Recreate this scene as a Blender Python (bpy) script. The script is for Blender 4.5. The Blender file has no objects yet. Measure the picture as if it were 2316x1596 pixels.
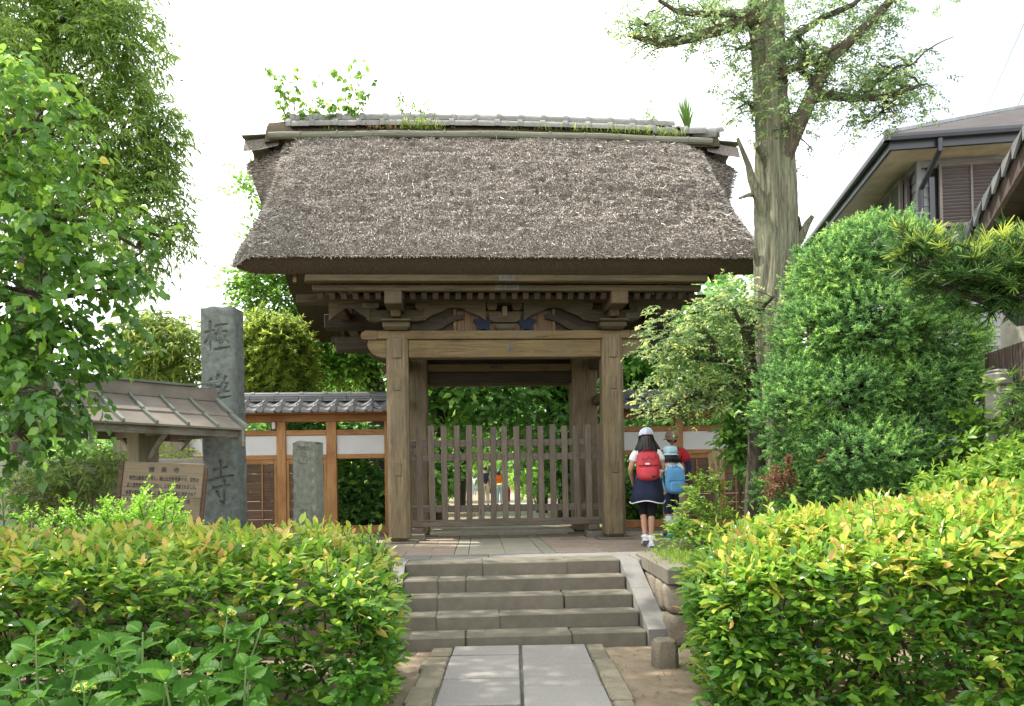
import bpy, bmesh, math, random
import numpy as np
from mathutils import Vector, Matrix, Euler

R = math.radians
rng = np.random.default_rng(7)
random.seed(7)
scene = bpy.context.scene
COL = scene.collection

# ------------------------------------------------------------------ camera
PITCH, ROLL = R(1.0), R(-0.95)
LENS, SHIFT_Y = 28.0, 0.116
CAM_Z = 1.6
cam_data = bpy.data.cameras.new('camera')
cam = bpy.data.objects.new('camera', cam_data)
COL.objects.link(cam)
cam_data.lens, cam_data.sensor_width, cam_data.shift_y = LENS, 36.0, SHIFT_Y
cam_data.clip_start, cam_data.clip_end = 0.1, 3000
CAM_M = Matrix.Translation((0, 0, CAM_Z)) @ Matrix.Rotation(R(90) + PITCH, 4, 'X') @ Matrix.Rotation(ROLL, 4, 'Z')
cam.matrix_world = CAM_M
scene.camera = cam

# ------------------------------------------------------------------ sky, sun, exposure
TO_SUN = Vector((-0.52, 0.20, 0.83)).normalized()
SUN_EL = math.asin(TO_SUN.z)
SUN_AZ = math.atan2(TO_SUN.x, TO_SUN.y)
world = bpy.data.worlds.new('World')
scene.world = world
world.use_nodes = True
wn, wl = world.node_tree.nodes, world.node_tree.links
wn.clear()
w_out = wn.new('ShaderNodeOutputWorld')
w_bg = wn.new('ShaderNodeBackground')
w_sky = wn.new('ShaderNodeTexSky')
w_sky.sky_type = 'NISHITA'
w_sky.sun_disc = False
w_sky.sun_elevation = SUN_EL
w_sky.sun_rotation = SUN_AZ
w_sky.dust_density = 4.0
w_co = wn.new('ShaderNodeTexCoord')
w_no = wn.new('ShaderNodeTexNoise')
w_no.inputs['Scale'].default_value = 1.3
w_no.inputs['Detail'].default_value = 5
w_rp = wn.new('ShaderNodeMapRange')
w_rp.inputs[1].default_value, w_rp.inputs[2].default_value = 0.30, 0.62
w_rp.inputs[3].default_value, w_rp.inputs[4].default_value = 0.88, 1.0
w_mx = wn.new('ShaderNodeMix')
w_mx.data_type = 'RGBA'
w_mx.inputs[7].default_value = (10.6, 10.8, 11.0, 1)          # thin bright cloud over the whole dome
wl.new(w_co.outputs['Generated'], w_no.inputs['Vector'])
wl.new(w_no.outputs['Fac'], w_rp.inputs[0])
# the cloud thins towards the side away from the sun
w_dt = wn.new('ShaderNodeVectorMath'); w_dt.operation = 'DOT_PRODUCT'
w_dt.inputs[1].default_value = (0.86, 0.30, 0.42)
wl.new(w_co.outputs['Generated'], w_dt.inputs[0])
w_r2 = wn.new('ShaderNodeMapRange')
w_r2.interpolation_type = 'SMOOTHSTEP'
w_r2.inputs[1].default_value, w_r2.inputs[2].default_value = 0.45, 0.95
w_r2.inputs[3].default_value, w_r2.inputs[4].default_value = 1.0, 0.10
wl.new(w_dt.outputs['Value'], w_r2.inputs[0])
w_ml = wn.new('ShaderNodeMath'); w_ml.operation = 'MULTIPLY'
wl.new(w_rp.outputs[0], w_ml.inputs[0]); wl.new(w_r2.outputs[0], w_ml.inputs[1])
wl.new(w_ml.outputs[0], w_mx.inputs[0])
wl.new(w_sky.outputs[0], w_mx.inputs[6])
wl.new(w_mx.outputs[2], w_bg.inputs['Color'])
w_bg.inputs['Strength'].default_value = 0.145
wl.new(w_bg.outputs[0], w_out.inputs['Surface'])

sun_data = bpy.data.lights.new('sun', 'SUN')
sun = bpy.data.objects.new('sun', sun_data)
COL.objects.link(sun)
sun_data.energy, sun_data.angle, sun_data.color = 4.4, R(0.6), (1.0, 0.945, 0.85)
sun.rotation_euler = (-TO_SUN).to_track_quat('-Z', 'Y').to_euler()
sun.location = TO_SUN * 60

scene.view_settings.view_transform = 'Standard'
scene.view_settings.look = 'None'
scene.view_settings.exposure = 0.98
scene.view_settings.gamma = 1.0
scene.view_settings.use_curve_mapping = False
try:
    scene.cycles.max_bounces = 6
    scene.cycles.diffuse_bounces = 4
    scene.cycles.transmission_bounces = 3
    scene.cycles.glossy_bounces = 2
    scene.cycles.transparent_max_bounces = 4
    scene.cycles.sample_clamp_indirect = 6
    scene.cycles.caustics_reflective = False
    scene.cycles.caustics_refractive = False
    scene.cycles.use_denoising = True
except Exception:
    pass

# survey: a bearing read off the 2316 x 1596 photograph, met at distance Y from the camera, as a place in the world
FPX = LENS / 36.0 * 2316
PX0, PY0 = 1158.0, 798.0 + SHIFT_Y * 2316
_C3 = CAM_M.to_3x3()
def at(px, py, Y):
    d = _C3 @ Vector(((px - PX0) / FPX, -(py - PY0) / FPX, -1.0))
    k = Y / d.y
    return Vector((d.x * k, Y, CAM_Z + d.z * k))
def at_ground(px, Y, z):
    """the world x of a bearing at distance Y and height z"""
    p = at(px, 1100, Y)
    q = at(px, 900, Y)
    t = (z - p.z) / (q.z - p.z)
    return p.lerp(q, t)

# ------------------------------------------------------------------ ground height
STEP_Y, TERR = 7.93, 0.700
def gz(x, y):
    if y < STEP_Y or (-1.60 < x < 1.66 and y < 9.40):
        return 0.0
    return TERR + (0.24 * min(1.0, max(0.0, (y - 38) / 28)) if y > 38 else 0.0)

# ------------------------------------------------------------------ objects
def tag(o, label=None, cat=None, group=None, kind=None):
    if label: o['label'] = label
    if cat: o['category'] = cat
    if group: o['group'] = group
    if kind: o['kind'] = kind
    return o
def thing(name, label, cat, loc=(0, 0, 0), rz=0.0, group=None):
    o = bpy.data.objects.new(name, None)
    COL.objects.link(o)
    o.empty_display_size = 0.2
    o.location = loc
    o.rotation_euler = (0, 0, rz)
    return tag(o, label, cat, group)
def link(name, me, parent=None, m=None):
    o = bpy.data.objects.new(name, me)
    COL.objects.link(o)
    if parent is not None:
        o.parent = parent
    if m is not None:
        o.matrix_local = m
    return o
def copy_tree(o, parent=None):
    c = o.copy()
    COL.objects.link(c)
    if parent is not None:
        c.parent = parent
    for ch in list(o.children):
        copy_tree(ch, c)
    return c

def X(loc=(0, 0, 0), rot=(0, 0, 0), s=(1, 1, 1)):
    return Matrix.LocRotScale(Vector(loc), Euler(rot), Vector(s))

class MB:
    """collects faces of one part"""
    def __init__(self):
        self.v, self.f = [], []
    def add(self, vs, fs, m=None):
        n = len(self.v)
        if m is not None:
            vs = [m @ Vector(p) for p in vs]
        self.v += [tuple(p) for p in vs]
        self.f += [tuple(i + n for i in q) for q in fs]
        return self
    def box(self, lo, hi, c=0.0, m=None):
        """box with chamfered edges"""
        lo, hi = Vector(lo), Vector(hi)
        d = hi - lo
        c = min(c, 0.45 * min(d))
        if c <= 0:
            vs = [(x, y, z) for x in (lo.x, hi.x) for y in (lo.y, hi.y) for z in (lo.z, hi.z)]
            return self.add(vs, [(0, 1, 3, 2), (4, 6, 7, 5), (0, 4, 5, 1), (2, 3, 7, 6), (0, 2, 6, 4), (1, 5, 7, 3)], m)
        vs, idx = [], {}
        for sx in (0, 1):
            for sy in (0, 1):
                for sz in (0, 1):
                    for ax in range(3):
                        p = [lo.x if sx == 0 else hi.x, lo.y if sy == 0 else hi.y, lo.z if sz == 0 else hi.z]
                        s = (sx, sy, sz)
                        for k in range(3):
                            if k != ax:
                                p[k] += c if s[k] == 0 else -c
                        idx[(sx, sy, sz, ax)] = len(vs)
                        vs.append(p)
        I = lambda a, b, cc, ax: idx[(a, b, cc, ax)]
        fs = []
        for ax in range(3):
            o1, o2 = [k for k in range(3) if k != ax]
            for s in (0, 1):
                q = []
                for (a, b) in ((0, 0), (1, 0), (1, 1), (0, 1)):
                    t = [0, 0, 0]; t[ax] = s; t[o1] = a; t[o2] = b
                    q.append(idx[(*t, ax)])
                fs.append(tuple(q))
            for a in (0, 1):
                for b in (0, 1):
                    q = []
                    for (e, k) in ((0, o1), (1, o1), (1, o2), (0, o2)):
                        t = [0, 0, 0]; t[ax] = e; t[o1] = a; t[o2] = b
                        q.append(idx[(*t, k)])
                    fs.append(tuple(q))
        for sx in (0, 1):
            for sy in (0, 1):
                for sz in (0, 1):
                    fs.append(tuple(idx[(sx, sy, sz, k)] for k in range(3)))
        return self.add(vs, fs, m)
    def prism(self, poly, y0, y1, m=None, axes='xzy'):
        """polygon in two axes pushed along the third"""
        ix = {'x': 0, 'y': 1, 'z': 2}
        a, b, c = (ix[k] for k in axes)
        vs = []
        for y in (y0, y1):
            for (p, q) in poly:
                t = [0, 0, 0]; t[a] = p; t[b] = q; t[c] = y
                vs.append(t)
        n = len(poly)
        fs = [tuple(range(n)), tuple(range(2 * n - 1, n - 1, -1))]
        fs += [(i, (i + 1) % n, n + (i + 1) % n, n + i) for i in range(n)]
        return self.add(vs, fs, m)
    def tube(self, pts, rad, n=8, m=None, cap=True, jitter=0.0, flat=1.0):
        pts = [Vector(p) for p in pts]
        if not hasattr(rad, '__len__'):
            rad = [rad] * len(pts)
        vs, fs = [], []
        up = Vector((0.13, 0.21, 0.97))
        for i, p in enumerate(pts):
            d = (pts[min(i + 1, len(pts) - 1)] - pts[max(i - 1, 0)])
            d = d.normalized() if d.length > 1e-9 else Vector((0, 0, 1))
            if abs(d.dot(up)) > 0.97:
                up = Vector((1, 0.1, 0))
            u = (up - d * up.dot(d)).normalized()
            w = d.cross(u)
            up = u
            for k in range(n):
                a = 2 * math.pi * k / n
                r = rad[i] * (1 + (random.random() - .5) * 2 * jitter)
                vs.append(p + u * math.cos(a) * r * flat + w * math.sin(a) * r)
        for i in range(len(pts) - 1):
            for k in range(n):
                fs.append((i * n + k, i * n + (k + 1) % n, (i + 1) * n + (k + 1) % n, (i + 1) * n + k))
        if cap:
            fs.append(tuple(range(n - 1, -1, -1)))
            fs.append(tuple((len(pts) - 1) * n + k for k in range(n)))
        return self.add(vs, fs, m)
    def lathe(self, prof, n=20, m=None):
        vs, fs = [], []
        for (r, z) in prof:
            for k in range(n):
                a = 2 * math.pi * k / n
                vs.append((r * math.cos(a), r * math.sin(a), z))
        for i in range(len(prof) - 1):
            for k in range(n):
                fs.append((i * n + k, i * n + (k + 1) % n, (i + 1) * n + (k + 1) % n, (i + 1) * n + k))
        fs.append(tuple(range(n - 1, -1, -1)))
        fs.append(tuple((len(prof) - 1) * n + k for k in range(n)))
        return self.add(vs, fs, m)
    def grid(self, P):
        """P[i][j] points"""
        ni, nj = len(P), len(P[0])
        vs = [p for row in P for p in row]
        fs = [(i * nj + j, i * nj + j + 1, (i + 1) * nj + j + 1, (i + 1) * nj + j) for i in range(ni - 1) for j in range(nj - 1)]
        return self.add(vs, fs)
    def mesh(self, name, mat, smooth=False, fix=True):
        me = bpy.data.meshes.new(name)
        me.from_pydata(self.v, [], self.f)
        me.update()
        if fix:
            bm = bmesh.new(); bm.from_mesh(me)
            bmesh.ops.recalc_face_normals(bm, faces=bm.faces)
            bm.to_mesh(me); bm.free()
        if mat is not None:
            me.materials.append(mat)
        if smooth:
            me.polygons.foreach_set('use_smooth', [True] * len(me.polygons))
            if smooth == 'auto':
                me.set_sharp_from_angle(angle=R(35))
        return me
    def obj(self, name, mat, parent=None, smooth=False, m=None):
        return link(name, self.mesh(name, mat, smooth), parent, m)

def np_mesh(name, V, F, mat, tint=None, smooth=False):
    """triangles or quads from arrays: V (n,3), F (m,k)"""
    me = bpy.data.meshes.new(name)
    n, (m, k) = len(V), F.shape
    me.vertices.add(n)
    me.vertices.foreach_set('co', np.ascontiguousarray(V, dtype=np.float32).ravel())
    me.loops.add(m * k)
    me.loops.foreach_set('vertex_index', np.ascontiguousarray(F, dtype=np.int32).ravel())
    me.polygons.add(m)
    me.polygons.foreach_set('loop_start', np.arange(0, m * k, k, dtype=np.int32))
    me.polygons.foreach_set('loop_total', np.full(m, k, dtype=np.int32))
    if smooth:
        me.polygons.foreach_set('use_smooth', np.ones(m, dtype=bool))
    me.update(calc_edges=True)
    if tint is not None:
        a = me.attributes.new('tint', 'FLOAT', 'POINT')
        a.data.foreach_set('value', np.ascontiguousarray(tint, dtype=np.float32))
    if mat is not None:
        me.materials.append(mat)
    return me

# ------------------------------------------------------------------ materials
class NT:
    def __init__(self, name):
        self.m = bpy.data.materials.new(name)
        self.m.use_nodes = True
        self.t = self.m.node_tree
        self.t.nodes.clear()
        self.out = self.n('ShaderNodeOutputMaterial')
    def n(self, kind, **kw):
        x = self.t.nodes.new(kind)
        for k, v in kw.items():
            setattr(x, k, v)
        return x
    def l(self, a, b):
        self.t.links.new(a, b)
    def coord(self, stretch=(1, 1, 1), which='Object', vary=True):
        c = self.n('ShaderNodeTexCoord')
        v = c.outputs[which]
        if vary:
            oi = self.n('ShaderNodeObjectInfo')
            mu = self.n('ShaderNodeMath', operation='MULTIPLY')
            mu.inputs[1].default_value = 37.0
            self.l(oi.outputs['Random'], mu.inputs[0])
            ad = self.n('ShaderNodeVectorMath', operation='ADD')
            self.l(v, ad.inputs[0]); self.l(mu.outputs[0], ad.inputs[1])
            v = ad.outputs[0]
        mp = self.n('ShaderNodeMapping')
        mp.inputs['Scale'].default_value = stretch
        self.l(v, mp.inputs['Vector'])
        return mp.outputs[0]
    def noise(self, vec, scale, detail=6, rough=0.6, dist=0.0):
        x = self.n('ShaderNodeTexNoise')
        x.inputs['Scale'].default_value = scale
        x.inputs['Detail'].default_value = detail
        x.inputs['Roughness'].default_value = rough
        x.inputs['Distortion'].default_value = dist
        self.l(vec, x.inputs['Vector'])
        return x.outputs['Fac']
    def ramp(self, fac, stops):
        x = self.n('ShaderNodeValToRGB')
        e = x.color_ramp.elements
        while len(e) < len(stops):
            e.new(0.5)
        for i, (p, c) in enumerate(stops):
            e[i].position = p
            e[i].color = (*c, 1)
        self.l(fac, x.inputs['Fac'])
        return x.outputs['Color']
    def mix(self, fac, a, b, mode='MIX'):
        x = self.n('ShaderNodeMix', data_type='RGBA', blend_type=mode)
        for i, v in ((0, fac), (6, a), (7, b)):
            if hasattr(v, 'is_output'):
                self.l(v, x.inputs[i])
            elif i == 0:
                x.inputs[0].default_value = v
            else:
                x.inputs[i].default_value = (*v, 1)
        return x.outputs[2]
    def rng(self, fac, a, b, c=0.0, d=1.0):
        x = self.n('ShaderNodeMapRange')
        for i, v in enumerate((a, b, c, d)):
            x.inputs[i + 1].default_value = v
        self.l(fac, x.inputs[0])
        return x.outputs[0]
    def vary(self, col, amount):
        """piece to piece difference"""
        oi = self.n('ShaderNodeObjectInfo')
        h = self.n('ShaderNodeHueSaturation')
        self.l(self.rng(oi.outputs['Random'], 0, 1, 1 - amount, 1 + amount), h.inputs['Value'])
        self.l(col, h.inputs['Color'])
        return h.outputs[0]
    def bump(self, h, strength, dist=0.01):
        b = self.n('ShaderNodeBump')
        b.inputs['Strength'].default_value = strength
        b.inputs['Distance'].default_value = dist
        self.l(h, b.inputs['Height'])
        return b.outputs[0]
    def pbr(self, col, rough=0.8, normal=None, spec=0.4, metal=0.0):
        p = self.n('ShaderNodeBsdfPrincipled')
        if hasattr(col, 'is_output'): self.l(col, p.inputs['Base Color'])
        else: p.inputs['Base Color'].default_value = (*col, 1)
        if hasattr(rough, 'is_output'): self.l(rough, p.inputs['Roughness'])
        else: p.inputs['Roughness'].default_value = rough
        p.inputs['Specular IOR Level'].default_value = spec
        p.inputs['Metallic'].default_value = metal
        if normal is not None: self.l(normal, p.inputs['Normal'])
        return p.outputs[0]
    def done(self, sh):
        self.l(sh, self.out.inputs['Surface'])
        return self.m

def m_stone(name, c1, c2, c3, scale=8.0, rough=0.85, bump=0.5, bdist=0.01, spots=0.45, vary=0.10, stretch=(1, 1, 1), fine=60):
    t = NT(name)
    v = t.coord(stretch)
    a = t.noise(v, scale, 8, 0.65)
    b = t.noise(v, scale * 0.23, 4, 0.6, 0.6)
    f = t.noise(v, fine, 3, 0.7)
    col = t.ramp(a, [(0.28, c1), (0.72, c2)])
    col = t.mix(t.rng(b, spots, spots + 0.22), col, c3)
    col = t.mix(t.rng(f, 0.3, 0.7, 0.0, 0.45), col, c1)
    col = t.vary(col, vary)
    hh = t.n('ShaderNodeMath', operation='ADD')
    t.l(a, hh.inputs[0]); t.l(f, hh.inputs[1])
    return t.done(t.pbr(col, rough, t.bump(hh.outputs[0], bump, bdist), 0.3))

def m_wood(name, c1, c2, axis='x', c3=None, scale=1.0, rough=0.75, bump=0.35, vary=0.10, streak=0.5, cracks=True):
    t = NT(name)
    s = {'x': (1.0, 14, 14), 'y': (14, 1.0, 14), 'z': (14, 14, 1.0)}[axis]
    v = t.coord(tuple(k * scale for k in s))
    a = t.noise(v, 2.2, 8, 0.62, 0.8)
    u = t.coord((1, 1, 1))
    b = t.noise(u, 1.7, 5, 0.6)
    col = t.ramp(a, [(0.30, c1), (0.70, c2)])
    if c3 is not None:
        col = t.mix(t.rng(b, streak, streak + 0.2), col, c3)
    # drying cracks along the grain and water-stained patches
    v2 = t.coord(tuple((k / 14 * 55 if k > 2 else 1.6) * scale for k in s))
    ck = t.noise(v2, 1.0, 3, 0.55, 0.4)
    dark = tuple(k * .38 for k in c1)
    ckf = t.rng(ck, 0.655, 0.70)
    if cracks:
        col = t.mix(ckf, col, dark)
        st = t.noise(t.coord(tuple((2.2 if k > 2 else .7) for k in s)), 1.3, 5, 0.65, 1.0)
        col = t.mix(t.rng(st, 0.50, 0.72, 0, .55), col, tuple(k * .62 for k in c1))
    col = t.vary(col, vary)
    return t.done(t.pbr(col, rough, t.bump(a, bump, 0.006), 0.3))

def m_flat(name, c, rough=0.7, spec=0.4, bump=0.15, scale=40, metal=0.0, vary=0.0, var2=0.12):
    t = NT(name)
    v = t.coord()
    a = t.noise(v, scale, 4, 0.6)
    b = t.noise(v, scale * 0.08, 4, 0.6)
    d = tuple(max(0, k * (1 - 2 * var2)) for k in c)
    e = tuple(min(1, k * (1 + var2)) for k in c)
    col = t.mix(t.rng(b, 0.3, 0.7), d, e)
    if vary: col = t.vary(col, vary)
    return t.done(t.pbr(col, rough, t.bump(a, bump, 0.004), spec, metal))

def m_leaf(name, stops, rough=0.45, trans=0.35, spec=0.4, tcol=1.25):
    """leaf: colour by the leaf's own tint, light passing through"""
    t = NT(name)
    at_ = t.n('ShaderNodeAttribute', attribute_name='tint')
    col = t.ramp(at_.outputs['Fac'], stops)
    p = t.pbr(col, rough, None, spec)
    tr = t.n('ShaderNodeBsdfTranslucent')
    g = t.n('ShaderNodeHueSaturation')
    g.inputs['Value'].default_value = tcol * 1.5
    g.inputs['Saturation'].default_value = 0.95
    g.inputs['Hue'].default_value = 0.485
    t.l(col, g.inputs['Color'])
    t.l(g.outputs[0], tr.inputs['Color'])
    mx = t.n('ShaderNodeMixShader')
    mx.inputs[0].default_value = trans
    t.l(p, mx.inputs[1]); t.l(tr.outputs[0], mx.inputs[2])
    return t.done(mx.outputs[0])

# ------------------------------------------------------------------ leaves in bulk
def leaf_template(kind):
    """x across, y along, z out of the leaf; unit length"""
    if kind == 'oval':       # folded, curved, pointed
        t = np.array([0, .30, .66, 1.0]); w = np.array([0, .20, .19, 0.0])
        V, F = [], []
        for i in range(4): V.append((0, t[i], -0.22 * t[i] ** 2))
        for s in (-1, 1):
            for i in (1, 2): V.append((s * w[i], t[i], -0.22 * t[i] ** 2 + 0.07))
        F = [(0, 1, 4), (4, 1, 2), (4, 2, 5), (5, 2, 3), (0, 6, 1), (6, 2, 1), (6, 7, 2), (7, 3, 2)]
        return np.array(V), np.array(F)
    if kind == 'broad':      # heart-like broad leaf with drip tip
        t = np.array([0, .12, .42, .75, 1.0]); w = np.array([0, .27, .36, .17, 0])
        V = [(0, t[i], -0.25 * t[i] ** 2) for i in range(5)]
        for s in (-1, 1):
            for i in (1, 2, 3): V.append((s * w[i], t[i] - (0.05 if i == 1 else 0), -0.25 * t[i] ** 2 + 0.09))
        F = [(0, 1, 5), (5, 1, 2), (5, 2, 6), (6, 2, 3), (6, 3, 7), (7, 3, 4), (0, 8, 1), (8, 2, 1), (8, 9, 2), (9, 3, 2), (9, 10, 3), (10, 4, 3)]
        return np.array(V), np.array(F)
    if kind == 'lance':      # long narrow
        V = [(0, 0, 0), (-.11, .4, .02), (0, .45, -.05), (.11, .4, .02), (0, 1, -.3)]
        return np.array(V), np.array([(0, 2, 1), (0, 3, 2), (1, 2, 4), (2, 3, 4)])
    if kind == 'diamond':
        V = [(0, 0, 0), (-.27, .45, .06), (.27, .45, .06), (0, 1, -.12)]
        return np.array(V), np.array([(0, 2, 1), (1, 2, 3)])
    if kind == 'needle':
        V = [(-.055, 0, 0), (.055, 0, 0), (.03, 1, -.06), (-.03, 1, -.06)]
        return np.array(V), np.array([(0, 1, 2), (0, 2, 3)])
    if kind == 'tuft':       # three little blades from one point
        V, F = [], []
        for k in range(3):
            a = k * 2.1
            c, s = math.cos(a), math.sin(a)
            n = len(V)
            for (x, y, z) in ((-.20, .05, 0), (.20, .05, 0), (0, .9, .5)):
                V.append((x * c + z * s, y, -x * s + z * c))
            F.append((n, n + 1, n + 2))
        return np.array(V), np.array(F)
TEMPL = {k: leaf_template(k) for k in ('oval', 'broad', 'lance', 'diamond', 'needle', 'tuft')}

def unit(a):
    return a / np.maximum(np.linalg.norm(a, axis=-1, keepdims=True), 1e-9)
def frames(d, n):
    y = unit(d)
    z = unit(n - y * (n * y).sum(-1, keepdims=True) + 1e-5)
    x = np.cross(y, z)
    return np.stack([x, y, z], axis=-1)
def leaf_mesh(name, kind, pos, d, nrm, size, tint, mat, smooth=False):
    V0, F0 = TEMPL[kind]
    M = frames(d, nrm)
    V = pos[:, None, :] + np.einsum('nij,kj->nki', M, V0) * size[:, None, None]
    n, k = len(pos), len(V0)
    F = (F0[None] + (np.arange(n) * k)[:, None, None]).reshape(-1, F0.shape[1])
    return np_mesh(name, V.reshape(-1, 3), F, mat, np.repeat(tint, k), smooth)

def twig_leaves(P0, D, L, k, droop=0.3, spread=0.9, flat=0.6, back=0.3, size=0.08, svar=0.3, hang=0.0):
    """k leaves along each twig. returns pos, dir, normal, size, t"""
    n = len(P0)
    t = np.tile((np.arange(k) + 0.6) / k, (n, 1)) + rng.uniform(-.4 / k, .4 / k, (n, k))
    t = np.clip(t, 0.02, 1)
    D = unit(D)
    pos = P0[:, None] + D[:, None] * (L[:, None] * t)[..., None]
    pos[..., 2] -= droop * L[:, None] * t ** 2
    tang = D[:, None] + np.zeros((n, k, 1)); tang = tang.copy()
    tang[..., 2] -= 2 * droop * t
    tang = unit(tang)
    up = np.array([0, 0, 1.0])
    side = np.cross(tang, up + rng.normal(0, .25, (n, k, 3)))
    side = unit(side)
    sg = np.where((np.arange(k) % 2 == 0), 1.0, -1.0)[None, :, None] * np.where(rng.random((n, 1, 1)) < .5, -1, 1)
    ld = tang * (back + rng.uniform(0, .5, (n, k, 1))) + side * sg * spread + rng.normal(0, .25, (n, k, 3))
    ld[:, -1] = tang[:, -1] + rng.normal(0, .2, (n, 3))
    ld[..., 2] -= hang
    nr = up * flat + rng.normal(0, .45, (n, k, 3)) + tang * 0.25
    sz = size * (1 + rng.uniform(-svar, svar, (n, k)))
    return pos.reshape(-1, 3), unit(ld.reshape(-1, 3)), nr.reshape(-1, 3), sz.reshape(-1), t.reshape(-1)

def ell(px, py, Y, rx, ry, rd):
    """a clump: centre by bearing, radii in photograph pixels across and up, metres in depth"""
    return (np.array(at(px, py, Y)), np.array((rx * Y / FPX, rd, ry * Y / FPX)))
def in_clumps(E, n, shell=0.45, weights=None, front=0.0, lump=0.0):
    """n points in a union of ellipsoids, more of them near the skin; returns points, outward directions"""
    w = np.array([float(np.prod(r) ** (2 / 3)) for c, r in E]) if weights is None else np.array(weights, float)
    which = rng.choice(len(E), n, p=w / w.sum())
    C = np.array([c for c, r in E])[which]; Rr = np.array([r for c, r in E])[which]
    u = unit(rng.normal(0, 1, (n, 3)))
    if front:
        flip = (u[:, 1] > 0.3) & (rng.random(n) < front)
        u[flip, 1] *= -1
    rad = (1 - shell * rng.random(n) ** 1.4)
    if lump:
        k1, k2 = rng.uniform(3, 6, (2, 3)); ph = rng.uniform(0, 6, 4)
        q = u * 2.2 + C * 1.7
        g = np.sin(q[:, 0] * k1[0] + ph[0]) * np.sin(q[:, 1] * k1[1] + ph[1]) * np.sin(q[:, 2] * k1[2] + ph[2]) + .5 * np.sin(q[:, 0] * k2[0] * 2 + ph[3]) * np.sin(q[:, 2] * k2[2] * 2)
        rad = rad * (1 + lump * g)
    return C + u * Rr * rad[:, None], unit(u / Rr)
# ================================================================== materials of the place
M_soil = m_stone('sandy_soil', (0.1943, 0.1486, 0.09677), (0.3108, 0.2489, 0.1734), (0.1243, 0.09636, 0.06451), 5, 0.95, 0.5, 0.012, 0.58, 0.0, fine=120)
M_granite = m_stone('pale_granite', (0.167, 0.1576, 0.1433), (0.3506, 0.3308, 0.2974), (0.3006, 0.2756, 0.2365), 95, 0.8, 0.25, 0.003, 0.55, 0.12, fine=210)
M_edge = m_stone('tan_edge_stone', (0.1716, 0.1482, 0.1014), (0.2964, 0.2652, 0.1872), (0.1014, 0.1014, 0.0702), 9, 0.9, 0.6, 0.012, 0.52, 0.16)
M_step = m_stone('grey_step_stone', (0.1141, 0.103, 0.07749), (0.1825, 0.1637, 0.1262), (0.08556, 0.07656, 0.05314), 7, 0.88, 0.35, 0.006, 0.56, 0.07, fine=90)
M_curb = m_stone('grey_curb_stone', (0.1469, 0.1434, 0.1296), (0.2203, 0.2121, 0.193), (0.1224, 0.1195, 0.1037), 9, 0.88, 0.3, 0.005, 0.56, 0.07, fine=90)
M_pave = m_stone('pinkish_paving', (0.2569, 0.1998, 0.1523), (0.3997, 0.3235, 0.2569), (0.1903, 0.157, 0.119), 6, 0.9, 0.3, 0.005, 0.55, 0.09)
M_slab = m_stone('pale_slab', (0.2484, 0.23, 0.1748), (0.3864, 0.3588, 0.2852), (0.2024, 0.184, 0.1426), 7, 0.9, 0.3, 0.005, 0.56, 0.07)
M_wallstone = m_stone('rough_wall_stone', (0.1574, 0.1299, 0.09446), (0.3306, 0.2834, 0.2125), (0.1023, 0.0984, 0.06691), 4.5, 0.92, 0.8, 0.02, 0.5, 0.14)
M_gate_x = m_wood('weathered_beam_wood', (0.08049, 0.05556, 0.02487), (0.2032, 0.1461, 0.06486), 'x', (0.1303, 0.1033, 0.05406), vary=0.10)
M_gate_y = m_wood('weathered_crosswise_wood', (0.05692, 0.0409, 0.02167), (0.1339, 0.1003, 0.05057), 'y', (0.06696, 0.05607, 0.03354), vary=0.12)
M_gate_z = m_wood('weathered_post_wood', (0.1021, 0.07453, 0.041), (0.237, 0.1844, 0.1071), 'z', (0.1307, 0.1114, 0.07343), vary=0.08)
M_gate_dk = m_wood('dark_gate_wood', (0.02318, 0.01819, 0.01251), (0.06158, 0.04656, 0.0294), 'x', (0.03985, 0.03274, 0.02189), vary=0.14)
M_fence = m_wood('grey_brown_picket_wood', (0.09386, 0.07286, 0.05332), (0.1837, 0.1507, 0.1128), 'z', (0.1102, 0.09522, 0.07618), vary=0.13)
M_fence_x = m_wood('grey_brown_rail_wood', (0.09386, 0.07452, 0.05713), (0.1754, 0.1449, 0.1128), 'x', (0.102, 0.0886, 0.07237), vary=0.08)
M_amber_x = m_wood('amber_rail_wood', (0.244, 0.1108, 0.03767), (0.3803, 0.2026, 0.08073), 'x', (0.2009, 0.08791, 0.03409), vary=0.06, bump=0.15)
M_amber_z = m_wood('amber_post_wood', (0.244, 0.1185, 0.04216), (0.3732, 0.2102, 0.0897), 'z', (0.2081, 0.09555, 0.03767), vary=0.06, bump=0.15)
M_board = m_wood('dark_cedar_board', (0.070, 0.040, 0.026), (0.15, 0.09, 0.058), 'x', (0.055, 0.034, 0.024), vary=0.14)
M_plaster = m_flat('white_plaster', (0.5328, 0.54, 0.5256), 0.9, 0.2, 0.1, 80, 0, 0, .03)
M_tile = m_flat('grey_roof_tile', (0.1487, 0.153, 0.1573), 0.42, 0.5, 0.1, 60, vary=0.12)
M_ridge = m_stone('weathered_ridge_tile', (0.1377, 0.1377, 0.1296), (0.2673, 0.2632, 0.243), (0.1782, 0.1661, 0.1215), 12, 0.8, 0.35, 0.005, 0.56, 0.14)
M_bamboo = m_wood('old_bamboo', (0.108, 0.1116, 0.0864), (0.1872, 0.1908, 0.144), 'x', (0.1368, 0.1332, 0.0936), vary=0.1)
M_stele = m_stone('lichened_green_grey_stone', (0.08075, 0.095, 0.0874), (0.2137, 0.2375, 0.2137), (0.3135, 0.342, 0.2992), 13, 0.92, 0.7, 0.012, 0.60, 0.0, fine=70)
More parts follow.
